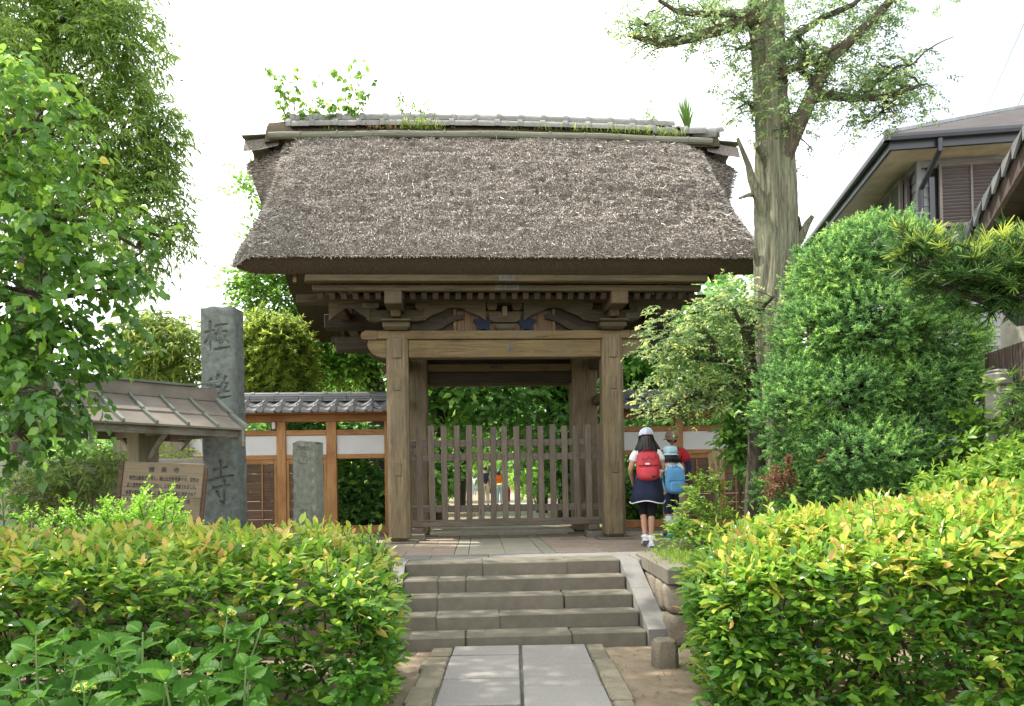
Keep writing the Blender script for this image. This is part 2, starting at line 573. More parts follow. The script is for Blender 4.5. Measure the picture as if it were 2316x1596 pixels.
M_stele2 = m_stone('pale_green_grey_stone', (0.136, 0.1487, 0.119), (0.2805, 0.2932, 0.238), (0.357, 0.357, 0.306), 14, 0.92, 0.7, 0.012, 0.60, 0.0, fine=80)
M_plinth = m_stone('mossy_plinth_stone', (0.11, 0.11, 0.085), (0.25, 0.24, 0.185), (0.10, 0.115, 0.06), 6, 0.92, 0.8, 0.02, 0.5, 0.1)
M_concrete = m_stone('old_concrete', (0.225, 0.2137, 0.18), (0.345, 0.33, 0.2812), (0.18, 0.1688, 0.135), 5, 0.9, 0.3, 0.006, 0.58, 0.05)
M_copper = m_flat('brown_copper_sheet', (0.1638, 0.1392, 0.1107), 0.62, 0.4, 0.08, 30, 0.0, 0.06, 0.18)
M_verdi = m_flat('greenish_copper_batten', (0.1575, 0.1762, 0.1462), 0.65, 0.4, 0.1, 30, 0.0, 0.1, 0.2)
M_shelter = m_wood('grey_shelter_wood', (0.12, 0.1125, 0.09375), (0.27, 0.2513, 0.21), 'x', (0.09, 0.06375, 0.045), vary=0.1)
M_shelter_z = m_wood('olive_shelter_post', (0.13, 0.115, 0.07), (0.23, 0.21, 0.135), 'z', None, vary=0.1)
M_notice = m_wood('tan_notice_board', (0.1836, 0.1368, 0.0936), (0.2664, 0.2052, 0.1476), 'x', (0.1656, 0.126, 0.0936), vary=0.03, bump=0.2)
M_ink = m_flat('faded_black_ink', (0.045, 0.045, 0.055), 0.8, 0.2, 0.0)
M_paper = m_flat('old_paper_slip', (0.126, 0.1197, 0.0966), 0.9, 0.1, 0.0)
M_blue = m_flat('faded_indigo_paint', (0.0165, 0.024, 0.045), 0.8, 0.2, 0.3)
M_siding = m_flat('grey_siding', (0.288, 0.308, 0.308), 0.75, 0.3, 0.06, 50, vary=0.03)
M_soffit = m_flat('cream_soffit', (0.598, 0.5635, 0.437), 0.8, 0.2, 0.05)
M_gutter = m_flat('dark_grey_gutter', (0.030, 0.034, 0.040), 0.35, 0.5, 0.0)
M_shutter = m_flat('brown_shutter_metal', (0.1013, 0.085, 0.0836), 0.5, 0.4, 0.0, vary=0.05)
M_shutter_fr = m_flat('bronze_shutter_frame', (0.184, 0.1575, 0.13), 0.5, 0.4, 0.0)
M_slate = m_flat('grey_brown_roof_slate', (0.21, 0.195, 0.19), 0.7, 0.3, 0.2, 20, vary=0.14)
M_white = m_flat('cream_render', (0.612, 0.578, 0.493), 0.9, 0.2, 0.15, 60)
M_slat = m_wood('dark_brown_slat', (0.055, 0.040, 0.033), (0.12, 0.09, 0.075), 'z', None, vary=0.15)
M_glass = m_flat('dark_window_glass', (0.02, 0.023, 0.025), 0.06, 0.6, 0.0)
M_limb = m_wood('brown_grey_limb_bark', (.035, .028, .020), (.15, .125, .088), 'z', (.085, .085, .055), scale=.9, rough=.95, bump=1.0, vary=.05)
M_bark = m_wood('ridged_pale_bark', (0.04275, 0.03876, 0.02522), (0.2375, 0.2397, 0.16), 'z', (0.1187, 0.1377, 0.08245), scale=1.15, rough=.95, bump=1.0, vary=.05)
M_eave_x = m_wood('olive_eave_wood', (0.04756, 0.03612, 0.01716), (0.123, 0.09408, 0.04524), 'x', (0.0738, 0.0588, 0.0351), vary=0.08)  # olive wood, darkened further to carry the eave's shadow in its colour
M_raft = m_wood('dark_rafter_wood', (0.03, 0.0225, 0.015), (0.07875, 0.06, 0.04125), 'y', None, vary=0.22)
M_brkt = m_wood('shaded_bracket_wood', (0.0414, 0.03298, 0.01892), (0.115, 0.08924, 0.04902), 'x', (0.0644, 0.0582, 0.03612), vary=0.16)  # gate wood darkened, shade under the eave put into the colour
M_twig = m_stone('grey_brown_twig', (0.055, 0.042, 0.03), (0.13, 0.10, 0.075), (0.09, 0.09, 0.06), 12, 0.95, 0.6, 0.01)

# thatch: bundled reed ends, grey-brown, blotched
def thatch_mat(name, c1, c2, c3):
    t = NT(name)
    v = t.coord((1, 1, 1), vary=False)
    a = t.noise(v, 34, 6, 0.75)
    b = t.noise(v, 3.0, 6, 0.65)
    c = t.noise(v, 110, 3, 0.7)
    col = t.ramp(a, [(0.34, c1), (0.66, c2)])
    col = t.mix(t.rng(b, 0.5, 0.68, 0, 0.7), col, c3)
    col = t.mix(t.rng(c, 0.42, 0.7, 0, 0.6), col, c1)
    ad = t.n('ShaderNodeMath', operation='ADD')
    t.l(a, ad.inputs[0]); t.l(c, ad.inputs[1])
    return t.done(t.pbr(col, 0.95, t.bump(ad.outputs[0], 1.0, 0.03), 0.15))
M_thatch = thatch_mat('grey_reed_thatch', (0.1115, 0.09621, 0.08133), (0.4326, 0.3864, 0.3344), (0.2884, 0.2548, 0.2165))
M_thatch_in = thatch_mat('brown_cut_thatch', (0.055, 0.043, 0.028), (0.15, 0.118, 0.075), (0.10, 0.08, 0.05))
M_straw = m_leaf('loose_reed', [(0.0, (0.09072, 0.08088, 0.06898)), (0.35, (0.3024, 0.2712, 0.2383)), (0.7, (0.5322, 0.4915, 0.4417)), (1.0, (0.7741, 0.734, 0.6534))], 0.9, 0.05, 0.15)

# ================================================================== ground
def terrain():
    xs = sorted(set([-400, -250, -150, -90, -60, -40, -25, -15, -10, -7, -5, -4, -3, -2.2, -1.605, -1.595, -0.9, -.4, .1, .6, 1.0, 1.655, 1.665, 2.2, 3, 4, 5, 7, 10, 15, 25, 40, 60, 90, 150, 250, 400]))
    ys = sorted(set([-30, -10, -4, 0, 2, 3, 4, 4.6, 5.2, 5.8, 6.4, 7, 7.5, 7.925, 7.935, 8.4, 9.395, 9.405, 10, 11, 12, 13.5, 15, 17, 20, 24, 28, 33, 38, 45, 52, 60, 66, 80, 110, 160, 250, 400, 700]))
    mb = MB()
    def h(x, y):
        bump = 0.012 * math.sin(x * 5.1 + y * 3.3) * math.sin(y * 4.2 - x * 2.0)
        z = gz(x, y)
        far = max(0.0, math.hypot(x * 0.8, y) - 95)
        return z + (bump if z == 0.0 and y > 1 else 0) + min(far * 0.06, 22)
    mb.grid([[(x, y, h(x, y)) for x in xs] for y in ys])
    o = mb.obj('ground', M_soil, None, smooth=False)
    return tag(o, 'sandy ground round the gate steps and under the hedges', None, None, 'structure')
terrain()

# ================================================================== granite path up to the steps
def rough_block(lo, hi, jit, m=None, c=0.015):
    """a stone with slightly uneven corners"""
    mb = MB().box(lo, hi, c)
    cen = (Vector(lo) + Vector(hi)) / 2
    seed = random.random() * 100
    out = []
    for p in mb.v:
        p = Vector(p)
        k = Vector((math.sin(p.x * 9 + p.z * 7 + seed), math.sin(p.y * 8 + p.x * 5 + seed * 2), math.sin(p.z * 9 + p.y * 6 + seed * 3)))
        out.append(tuple(p + k * jit))
    mb.v = out
    return mb

path = tag(link('path', None), 'granite slab path leading to the foot of the steps', None, None, 'structure')
def lay(name, x0, x1, cuts, z0, z1, mat, gap, jit, parent, c=0.008, dz=0.004):
    for a, b in zip(cuts[:-1], cuts[1:]):
        mb = rough_block((x0 + gap / 2, a + gap * .75, z0), (x1 - gap / 2, b - gap * .75, z1 + random.uniform(-dz, dz)), jit, c=c)
        cx = Vector(((x0 + x1) / 2, (a + b) / 2, 0))
        mb.v = [tuple(Vector(p) - cx) for p in mb.v]
        mb.obj(name, mat, parent, False, Matrix.Translation(cx))
lay('slab', -0.60, 0.05, [2.6, 3.4, 4.2, 4.95, 5.68, 6.50, 7.36, 7.78], -0.05, 0.055, M_granite, 0.028, 0.004, path, dz=0.011)
lay('slab', 0.05, 0.69, [2.2, 3.0, 3.8, 4.55, 5.35, 6.15, 6.95, 7.78], -0.05, 0.055, M_granite, 0.028, 0.004, path, dz=0.011)
def ragged(a, b, step):
    c = [a]
    while c[-1] < b - step * 1.3:
        c.append(c[-1] + step * random.uniform(0.75, 1.3))
    return c + [b]
for (x0, x1) in ((-0.80, -0.60), (0.69, 0.86)):
    cuts = ragged(2.4, 7.76, 0.52)
    for a, b in zip(cuts[:-1], cuts[1:]):
        w0, w1 = x0 - random.uniform(0, .035) * (x0 < 0), x1 + random.uniform(0, .03) * (x0 > 0)
        lay('edge_stone', w0, w1, [a, b], -0.06, 0.05 - random.uniform(0, .012), M_edge, 0.014, 0.010, path, 0.016)
# thin mortar bed below the joints
MB().box((-0.78, 2.3, -0.06), (0.84, 7.77, 0.012)).obj('mortar_bed', M_plinth, path)

# ================================================================== steps
S = thing('stone_steps', 'five grey stone steps with sloping side kerbs below the gate', 'steps', (0.0, 9.16, 0), R(3.0))
H, T = 0.145, 0.34
for k in range(5):
    z1 = 0.725 - H * (k + 1) if k < 4 else 0.0
    zt = 0.725 - H * k - (H if False else 0)
for k in range(1, 5):
    ztop = 0.725 - H * k
    y0 = -T * k
    joints = sorted(random.sample([-.85, -.55, -.2, .15, .5, .85], 2))
    xs = [-1.235] + joints + [1.235]
    for a, b in zip(xs[:-1], xs[1:]):
        mb = rough_block((a + .0015, y0, ztop - H - (0.08 if k == 4 else 0.02)), (b - .0015, y0 + T + .03, ztop), 0.006, c=0.014)
        cx = Vector(((a + b) / 2, y0, 0)); mb.v = [tuple(Vector(p) - cx) for p in mb.v]
        mb.obj('step', M_step, S, False, Matrix.Translation(cx))
# top riser / landing edge
for a, b in ((-1.235, -.35), (-.35, .62), (.62, 1.235)):
    mb = rough_block((a + .0015, 0, 0.50), (b - .0015, 0.60, 0.725), 0.003, c=0.012)
    cx = Vector(((a + b) / 2, 0, 0)); mb.v = [tuple(Vector(p) - cx) for p in mb.v]
    mb.obj('step', M_step, S, False, Matrix.Translation(cx))
for s, (a, b) in ((-1, (-1.445, -1.238)), (1, (1.238, 1.445))):
    poly = [(-1.40, -0.05), (-1.40, 0.17), (-0.60, 0.475), (-0.60, -.05)]
    MB().prism(poly, a, b, axes='yzx').obj('side_kerb', M_curb, S)
    poly = [(-0.596, -0.05), (-0.596, 0.4765), (0.02, 0.722), (0.60, 0.722), (0.60, -.05)]
    MB().prism(poly, a, b, axes='yzx').obj('side_kerb', M_curb, S)

# ================================================================== platform paving
G_ORG, G_YAW = Vector((-0.2, 14.4, 0.725)), R(4.0)
P = tag(link('pavement', None), 'paved platform of tan tiles and pale slabs before the gate', None, None, 'structure')
P.location = (0.0, 9.16, 0.725)
P.rotation_euler = (0, 0, R(2.4))
def pave(name, x0, x1, y0, y1, mat, gap=0.006, jit=0.0015, top=0.0):
    mb = rough_block((x0 + gap / 2, y0 + gap / 2, -0.08), (x1 - gap / 2, y1 - gap / 2, top + random.uniform(-.002, .002)), jit, c=0.005)
    cx = Vector(((x0 + x1) / 2, (y0 + y1) / 2, 0)); mb.v = [tuple(Vector(p) - cx) for p in mb.v]
    mb.obj(name, mat, P, False, Matrix.Translation(cx))
for (y0, y1) in ((0.602, 1.14),):
    xs = [-4.3, -3.4, -2.6, -1.8, -1.0, -.28, .5, 1.28, 2.0]
    for a, b in zip(xs[:-1], xs[1:]):
        pave('kerb_slab', a, b, y0, y1, M_curb)
for (a, b) in ((-4.3, -3.2), (-3.2, -2.3), (-2.3, -1.46), (1.46, 2.0)):
    pave('kerb_slab', a, b, 0.0, 0.6, M_curb)
mx = [-.72, -.53, -.05, .43, .61]
for a, b in zip(mx[:-1], mx[1:]):
    for (y0, y1) in ((1.14, 2.9), (2.9, 4.6), (4.6, 6.2)):
        pave('slab', a, b, y0, y1, M_slab)
def tiles(x0, x1, nx, y0, y1, ny):
    dx, dy = (x1 - x0) / nx, (y1 - y0) / ny
    for j in range(ny):
        off = dx / 2 if j % 2 else 0
        c = [x0] + [x0 + off + dx * i for i in range(1 if not off else 0, nx + 1) if x0 + 0.05 < x0 + off + dx * i < x1 - 0.05] + [x1]
        for a, b in zip(c[:-1], c[1:]):
            pave('paving_tile', a, b, y0 + j * dy, y0 + (j + 1) * dy, M_pave)
tiles(-4.6, -0.722, 6, 1.14, 6.2, 7)
tiles(0.612, 4.4, 6, 1.14, 6.2, 7)
inner = MB().box((-5, 6.2, -.06), (5, 7.2, -0.004)).obj('threshold_bed', M_soil, P)

# ================================================================== wall of the terrace beside the steps
def boulder(lo, hi, seed, amp=0.03):
    """a cushion-faced wall stone"""
    lo, hi = Vector(lo), Vector(hi)
    n = 5
    mb = MB()
    c, h = (lo + hi) / 2, (hi - lo) / 2
    rr = random.Random(seed)
    ph = [rr.uniform(0, 6) for _ in range(6)]
    pts = {}
    vs, fs = [], []
    def vid(p):
        k = tuple(round(q, 5) for q in p)
        if k not in pts:
            q = Vector(p)
            e = 9.0
            L = (abs(q.x) ** e + abs(q.y) ** e + abs(q.z) ** e) ** (1 / e)
            q = q / L
            w = Vector((q.x * h.x, q.y * h.y, q.z * h.z))
            g = math.sin(w.x * 11 + ph[0]) * math.sin(w.z * 13 + ph[1]) + .6 * math.sin(w.y * 17 + w.x * 7 + ph[2])
            w = w * (1 + amp * g)
            pts[k] = len(vs); vs.append(c + w)
        return pts[k]
    for ax in range(3):
        o1, o2 = [k for k in range(3) if k != ax]
        for s in (-1, 1):
            for i in range(n):
                for j in range(n):
                    q = []
                    for (a, b) in ((i, j), (i + 1, j), (i + 1, j + 1), (i, j + 1)):
                        t = [0, 0, 0]; t[ax] = s; t[o1] = -1 + 2 * a / n; t[o2] = -1 + 2 * b / n
                        q.append(vid(t))
                    fs.append(tuple(q))
    return mb.add(vs, fs)

def terrace_wall(name, label, x0, x1, side, caps, courses):
    W = thing(name, label, 'stone wall', (x0 if side > 0 else x1, 7.72, 0))
    ox = x0 if side > 0 else x1
    for (a, b) in caps:
        mb = rough_block((a + .003, -0.02, 0.62), (b - .003, 0.30, 0.775), 0.004, c=0.012)
        mb.obj('cap_stone', M_step, W, False, Matrix.Translation((-ox, 0, 0)))
    for i, (a, b, z0, z1) in enumerate(courses):
        boulder((a, 0.02, z0), (b, 0.34, z1), i * 7 + 3).obj('stone', M_wallstone, W, True, Matrix.Translation((-ox, 0, 0)))
    # flank beside the steps
    fx = (x0 + 0.0) if side > 0 else x1
    for i, (a, b, z0, z1) in enumerate([(0.36, 0.95, 0.0, 0.30), (0.36, 0.80, 0.30, 0.62), (0.95, 1.5, 0.0, 0.32), (0.80, 1.5, 0.32, 0.62)]):
        lo = (0.0, a, z0) if side > 0 else (-0.3, a, z0)
        hi = (0.3, b, z1) if side > 0 else (0.0, b, z1)
        boulder(lo, hi, i * 5 + 11, 0.02).obj('stone', M_wallstone, W, True)
    for (a, b) in ((0.302, 1.0), (1.0, 1.9)):
        lo = (-0.01, a, 0.62) if side > 0 else (-0.28, a, 0.62)
        hi = (0.28, b, 0.773) if side > 0 else (0.01, b, 0.773)
        rough_block(lo, hi, 0.003, c=0.012).obj('cap_stone', M_step, W)
    return W
terrace_wall('retaining_wall', 'low tan stone wall with grey cap stones between the steps and the glossy hedge', 1.49, 5.2, 1,
    [(1.48, 2.45), (2.45, 3.4), (3.4, 4.3), (4.3, 5.2)],
    [(1.49, 2.15, 0.0, 0.32), (1.49, 2.3, 0.32, 0.62), (2.15, 2.9, 0.0, 0.33), (2.3, 3.1, 0.33, 0.62), (2.9, 3.7, 0.0, 0.3), (3.1, 4.0, 0.3, 0.62), (3.7, 4.5, 0, .31), (4.0, 5.2, .31, .62), (4.5, 5.2, 0, .31)])
terrace_wall('retaining_wall', 'low tan stone wall hidden behind the hedge with orange tips beside the steps', -5.0, -1.42, -1,
    [(-2.4, -1.41), (-3.4, -2.4), (-4.3, -3.4)],
    [(-2.1, -1.42, 0.0, 0.32), (-2.3, -1.42, 0.32, 0.62), (-2.9, -2.1, 0.0, 0.33), (-3.1, -2.3, 0.33, 0.62), (-4.3, -2.9, 0, .32), (-4.3, -3.1, .32, .62)])

# small stone post by the foot of the wall
sp = at_ground(1504, 6.98, 0.0)
mbp = MB()
prof = [(0.108, -0.1), (0.106, 0.10), (0.102, 0.19), (0.090, 0.228), (0.055, 0.248)]
lv = []
for (r, z) in prof:
    ring = []
    for k in range(16):
        a = 2 * math.pi * (k + .5) / 16
        e = 6.0
        q = (abs(math.cos(a)) ** e + abs(math.sin(a)) ** e) ** (-1 / e)
        ring.append((r * q * math.cos(a) + 0.004 * math.sin(5 * a + z * 30), r * q * math.sin(a) * 0.95, z + 0.004 * math.sin(3 * a)))
    lv.append(ring)
for ring in lv: mbp.v += ring
for i in range(len(lv) - 1):
    for k in range(16):
        mbp.f.append((i * 16 + k, i * 16 + (k + 1) % 16, (i + 1) * 16 + (k + 1) % 16, (i + 1) * 16 + k))
mbp.f.append(tuple(range(64, 80)))
o = mbp.obj('stone_post', M_wallstone, None, 'auto', Matrix.Translation((sp.x, 6.98, 0)) @ Matrix.Rotation(R(4), 4, 'Z'))
tag(o, 'short stubby stone post on the sand at the foot of the steps', 'stone post')
# ================================================================== the thatched gate
G = thing('temple_gate', 'weathered wooden temple gate under a thick grey thatched roof', 'temple gate', G_ORG, G_YAW)
def part(name, mb, mat, parent=G, smooth=False, m=None):
    return mb.obj(name, mat, parent, smooth, m)

# posts: front pair slim and chamfered, main pair broad, rear pair slim
def post(x, y, w, z1, ch, name='post'):
    part('base_stone', rough_block((x - w * .82, y - w * .82, -0.05), (x + w * .82, y + w * .82, 0.035), 0.006, c=0.012), M_step)
    return part(name, MB().box((-w / 2, -w / 2, 0), (w / 2, w / 2, z1), ch), M_gate_z, m=Matrix.Translation((x, y, 0.035)))
FX, FY = 1.70, -1.75
fposts = [post(s * FX, FY, 0.34, 3.27, 0.055) for s in (-1, 1)]
mposts = [post(s * 1.52, 0.0, 0.46, 3.9, 0.03) for s in (-1, 1)]
rposts = [post(s * FX, 1.75, 0.32, 3.27, 0.05) for s in (-1, 1)]
# wedge pegs and old mortise patches on the front posts
for p in fposts:
    for z in (1.12, 2.45):
        MB().box((-0.055, -0.185, z - .10), (0.055, -0.155, z + .10), 0.008).obj('peg', M_gate_z, p)

def beam(name, x0, x1, y, d, z0, z1, mat=M_gate_x, c=0.012, parent=G):
    return part(name, MB().box(((x0 - x1) / 2, -d / 2, (z0 - z1) / 2), ((x1 - x0) / 2, d / 2, (z1 - z0) / 2), c), mat, parent,
                m=Matrix.Translation(((x0 + x1) / 2, y, (z0 + z1) / 2)))
def cross(name, y0, y1, x, d, z0, z1, mat=M_gate_y, c=0.012):
    return part(name, MB().box((-d / 2, (y0 - y1) / 2, (z0 - z1) / 2), (d / 2, (y1 - y0) / 2, (z1 - z0) / 2), c), mat,
                m=Matrix.Translation((x, (y0 + y1) / 2, (z0 + z1) / 2)))

for sy, pw in ((-1, .17), (1, .16)):
    y = sy * 1.75
    beam('tie_beam', -FX - .30, FX + .30, y, 0.30, 3.19, 3.325)                 # flat upper beam over both posts
    beam('tie_beam', -FX + pw + .004, FX - pw - .004, y, 0.22, 2.905, 3.186)             # deep beam between the posts
    for s in (-1, 1):                                                            # carved beam ends outside the posts
        poly = [(0, 3.186), (0.27, 3.186), (0.29, 3.12), (0.27, 3.05), (0.22, 2.985), (0.15, 2.94), (0.07, 2.915), (0, 2.905)]
        part('beam_nose', MB().prism([(s * (FX + pw + .004 + a), b) for a, b in poly], y - .10, y + .10), M_gate_x)
        poly = [(0, 3.325), (0.18, 3.33), (0.24, 3.30), (0.26, 3.25), (0.24, 3.20), (0.16, 3.19), (0, 3.19)]
        part('beam_nose', MB().prism([(s * (FX + .303 + a), b) for a, b in poly], y - .14, y + .14), M_gate_x)

# main frame with lintel
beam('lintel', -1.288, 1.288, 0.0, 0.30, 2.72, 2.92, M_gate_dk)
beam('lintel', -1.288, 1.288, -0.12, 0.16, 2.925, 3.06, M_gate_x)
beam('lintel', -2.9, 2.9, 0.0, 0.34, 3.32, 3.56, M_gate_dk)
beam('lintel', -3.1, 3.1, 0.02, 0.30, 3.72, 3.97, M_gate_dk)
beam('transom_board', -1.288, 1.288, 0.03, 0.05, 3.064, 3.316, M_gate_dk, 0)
for s in (-1, 1):                                                                # small plates on the long beam's ends
    poly = [(0, 3.40), (0.5, 3.40), (0.56, 3.34), (0.54, 3.24), (0.40, 3.15), (0.15, 3.10), (0, 3.10)]
    part('beam_nose', MB().prism([(s * (1.754 + a), b) for a, b in poly], -.13, .13), M_gate_dk)
    cross('side_beam', -1.58, -0.235, s * FX, 0.20, 2.93, 3.13)
    cross('side_beam', 0.235, 1.585, s * FX, 0.20, 2.93, 3.13)
    cross('side_beam', -1.58, 1.585, s * (FX + .02), 0.16, 2.30, 2.44)
    cross('side_beam', -2.55, 2.55, s * (FX + .0), 0.26, 3.60, 3.83)
    cross('side_beam', -2.30, 2.30, s * 2.72, 0.18, 3.84, 3.99)

# bracket sets: cap block on each post, boat-shaped arm, three small blocks
def block(x, y, z0, z1, w, d=None, mat=M_brkt, name='bracket_block'):
    d = d or w
    mb = MB()
    t = w * .36
    vs = []
    zz = [z0, z0 + (z1 - z0) * .42, z1]
    for (ww, dd, z) in ((w * .74, d * .74, zz[0]), (w, d, zz[1]), (w, d, zz[2])):
        vs += [(-ww / 2, -dd / 2, z), (ww / 2, -dd / 2, z), (ww / 2, dd / 2, z), (-ww / 2, dd / 2, z)]
    fs = [(3, 2, 1, 0), (8, 9, 10, 11)]
    for i in range(2):
        for k in range(4):
            fs.append((i * 4 + k, i * 4 + (k + 1) % 4, i * 4 + 4 + (k + 1) % 4, i * 4 + 4 + k))
    mb.add(vs, fs)
    return part(name, mb, mat, m=Matrix.Translation((x, y, 0)))
def arm(x, y, half, z0, z1, d, mat=M_brkt):
    n = 7
    poly = [(-half, z1), (half, z1), (half, z1 - (z1 - z0) * .45)]
    for i in range(n):
        a = i / (n - 1) * math.pi / 2
        poly.append((half - half * .42 * math.sin(a) ** 1.0 * (i / (n - 1)), z1 - (z1 - z0) * (.45 + .55 * math.sin(a))))
    poly += [(-p, q) for p, q in reversed(poly[3:])] + [(-half, z1 - (z1 - z0) * .45)]
    return part('bracket_arm', MB().prism(poly, -d / 2, d / 2), mat, m=Matrix.Translation((x, y, 0)))
yb = FY
for sy in (-1, 1):
    y = 1.75 * sy
    for x in (-FX, FX):
        block(x, y - .06 * -sy, 3.329, 3.43, 0.42, 0.42)
        block(x, y + .10 * sy, 3.435, 3.475, 0.46, 0.46, name='cap_plate')
        arm(x, y, 0.50, 3.48, 3.66, 0.17)
        for dx in (-.40, 0, .40):
            block(x + dx, y, 3.664, 3.77, 0.22, 0.22)
        # arm running out to the front
        a = part('bracket_arm', MB().box((-.075, -.30, 3.50), (.075, .30, 3.655), 0.02), M_gate_y, m=Matrix.Translation((x, y + .10 * sy, 0)))
        part('bracket_block', MB().box((-.07, -.012, -.16), (.07, .012, .16), 0.006), M_gate_z, m=Matrix.Translation((x, y + sy * .185, 3.05)))
    block(0, y, 3.329, 3.43, 0.30, 0.26)
    arm(0, y, 0.25, 3.47, 3.62, 0.15)
    for dx in (-.20, .20):
        block(dx, y, 3.664, 3.77, 0.16, 0.18)
    part('bracket_block', MB().box((-.04, -.11, 3.56), (.04, .11, 3.72), .008), M_gate_z, m=Matrix.Translation((0, y, 0)))
    # purlin carried by the brackets
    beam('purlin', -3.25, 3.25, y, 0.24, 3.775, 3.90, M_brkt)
# cusped boards closing the bays between the brackets, and dark boards behind
def cusp(x0, x1, y, z0, z1):
    n = 17
    low = []
    for i in range(n):
        t = i / (n - 1)
        s = abs(2 * t - 1)
        h = (1 - s ** 1.5) ** .9
        h += 0.10 * math.sin(s * math.pi * 3) * (1 - s)
        low.append((x0 + (x1 - x0) * t, z0 + (z1 - z0) * (0.12 + .78 * max(0, min(1, h)))))
    return MB().prism([(x0, z1 + .12)] + low + [(x1, z1 + .12)][:1], y - .03, y + .03)
for (a, b) in ((-2.75, -2.12), (-1.28, -.30), (.30, 1.28), (2.12, 2.75)):
    part('cusped_board', cusp(a, b, FY - .075, 3.45, 3.72), M_brkt)
for (a, b) in ((-1.53, -0.82), (0.82, 1.53)):
    # curling frog-leg strut
    s = 1 if a > 0 else -1
    pts = [(0.30, 3.33), (0.44, 3.37), (0.55, 3.44), (0.66, 3.50), (0.80, 3.53), (0.80, 3.60), (0.62, 3.58), (0.48, 3.52), (0.36, 3.44), (0.20, 3.39), (0.02, 3.37), (0.02, 3.33)]
    part('frog_leg_strut', MB().prism([(s * (1.45 - p), q) for p, q in pts], FY - .05, FY + .03), M_gate_dk)
beam('back_board', -1.66, -.66, FY + .06, 0.03, 3.33, 3.77, M_gate_dk, 0)
beam('back_board', .66, 1.66, FY + .06, 0.03, 3.33, 3.77, M_gate_dk, 0)
M_panel = m_wood('russet_panel_wood', (0.09, 0.055, 0.030), (0.185, 0.12, 0.068), 'z', (0.12, 0.075, 0.043), vary=0.08)
for i, x in enumerate(np.linspace(-.65, .65, 7)):
    beam('panel_board', x - .108, x + .108, FY + .035, 0.025, 3.33, 3.665, M_panel, 0.003)
for s in (-1, 1):
    beam('panel_frame', s * .79 - .028, s * .79 + .028, FY + .02, 0.05, 3.33, 3.70, M_gate_x)
# indigo leaf crests either side of the middle bracket
for s in (-1, 1):
    n = 40
    poly = []
    for i in range(n):
        a = 2 * math.pi * i / n
        r = 0.125 * (1 + .22 * math.cos(5 * a) + .10 * math.cos(10 * a))
        poly.append((s * .345 + r * math.sin(a), 3.46 + r * .95 * math.cos(a)))
    o = part('leaf_crest', MB().prism(poly, FY - .065, FY + .015), M_blue)

# eave: fascia boards, rafters, soffit
beam('eave_board', -2.95, 3.0, -2.66, 0.16, 3.885, 3.985, M_eave_x)
beam('eave_board', -2.88, 2.95, -2.50, 0.12, 3.79, 3.882, M_eave_x)
beam('eave_board', -2.95, 3.0, 2.66, 0.16, 3.885, 3.985, M_eave_x)
rx, rz = np.linspace(-2.78, 2.84, 34), None
ang = math.atan2(6.35 - 3.78, 2.35)
rl = math.hypot(6.35 - 3.78, 2.35)
rme = MB().box((-.042, 0, -.055), (.042, rl, .055), .006).mesh('rafter', M_raft)
for sy in (-1, 1):
    for x in rx:
        m = Matrix.Translation((x, -2.42 * (1 if sy < 0 else -1), 3.735)) @ (Matrix.Rotation(math.pi, 4, 'Z') if sy > 0 else Matrix()) @ Matrix.Rotation(ang, 4, 'X')
        link('rafter', rme, G, m)
for sy in (-1, 1):
    poly = [(sy * 2.58, 3.99), (sy * 2.60, 4.02), (0.0, 6.86), (0.0, 6.82)]
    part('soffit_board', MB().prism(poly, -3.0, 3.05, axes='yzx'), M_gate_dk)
# verge boards of the rear and front slopes seen from below
for s in (-1, 1):
    for (xx, d) in ((3.12, .05), (2.93, .10)):
        for sy in (-1, 1):
            poly = [(sy * 2.60, 3.90), (sy * 2.60, 4.02), (0.0, 6.60), (0.0, 6.36)]
            part('verge_board', MB().prism(poly, s * xx - d / 2, s * xx + d / 2, axes='yzx'), M_gate_x)
    for z, y in ((4.7, -1.7), (4.7, 1.7), (5.7, 0)):
        part('purlin', MB().box((-.75, -.1, -.11), (.75, .1, .11), .01), M_gate_x, m=Matrix.Translation((s * 2.55, y, z)))
# gable wall above the side beams
for s in (-1, 1):
    part('gable_board', MB().prism([(-2.2, 3.85), (2.2, 3.85), (0, 6.2)], s * 2.28 - .03, s * 2.28 + .03, axes='yzx'), M_gate_dk)

# ---------------- thatch
EY, EZ, RZ = 3.05, 4.25, 7.20
NZ = [np.random.default_rng(q).random((64, 160)) for q in (1, 2, 3)]
def vnoise(k, a, b):
    """smooth value noise"""
    A = NZ[k]
    i, j = int(math.floor(a)), int(math.floor(b))
    fa, fb = a - i, b - j
    fa, fb = fa * fa * (3 - 2 * fa), fb * fb * (3 - 2 * fb)
    i %= 63; j %= 159
    return (A[i, j] * (1 - fa) + A[i + 1, j] * fa) * (1 - fb) + (A[i, j + 1] * (1 - fa) + A[i + 1, j + 1] * fa) * fb
def lump(u, v, side):
    """uneven worn surface with scattered hollows; u in metres across, v down the slope"""
    keep = 1 - .8 * max(0.0, v) ** 10
    o = 7 if side > 0 else 0
    big_ = vnoise(0, v * 6 + 20 + o, u * 1.3 + 60) - .5
    mid = vnoise(1, v * 26 + 3 + o, u * 3.6 + 70) - .5
    fine = vnoise(2, v * 55 + o, u * 11 + 75) - .5
    hole = max(0.0, vnoise(1, v * 30 + 9, u * 7.5 + 62) - .80) / .2
    return keep * (.075 * big_ + .055 * mid + .035 * fine - .10 * hole)
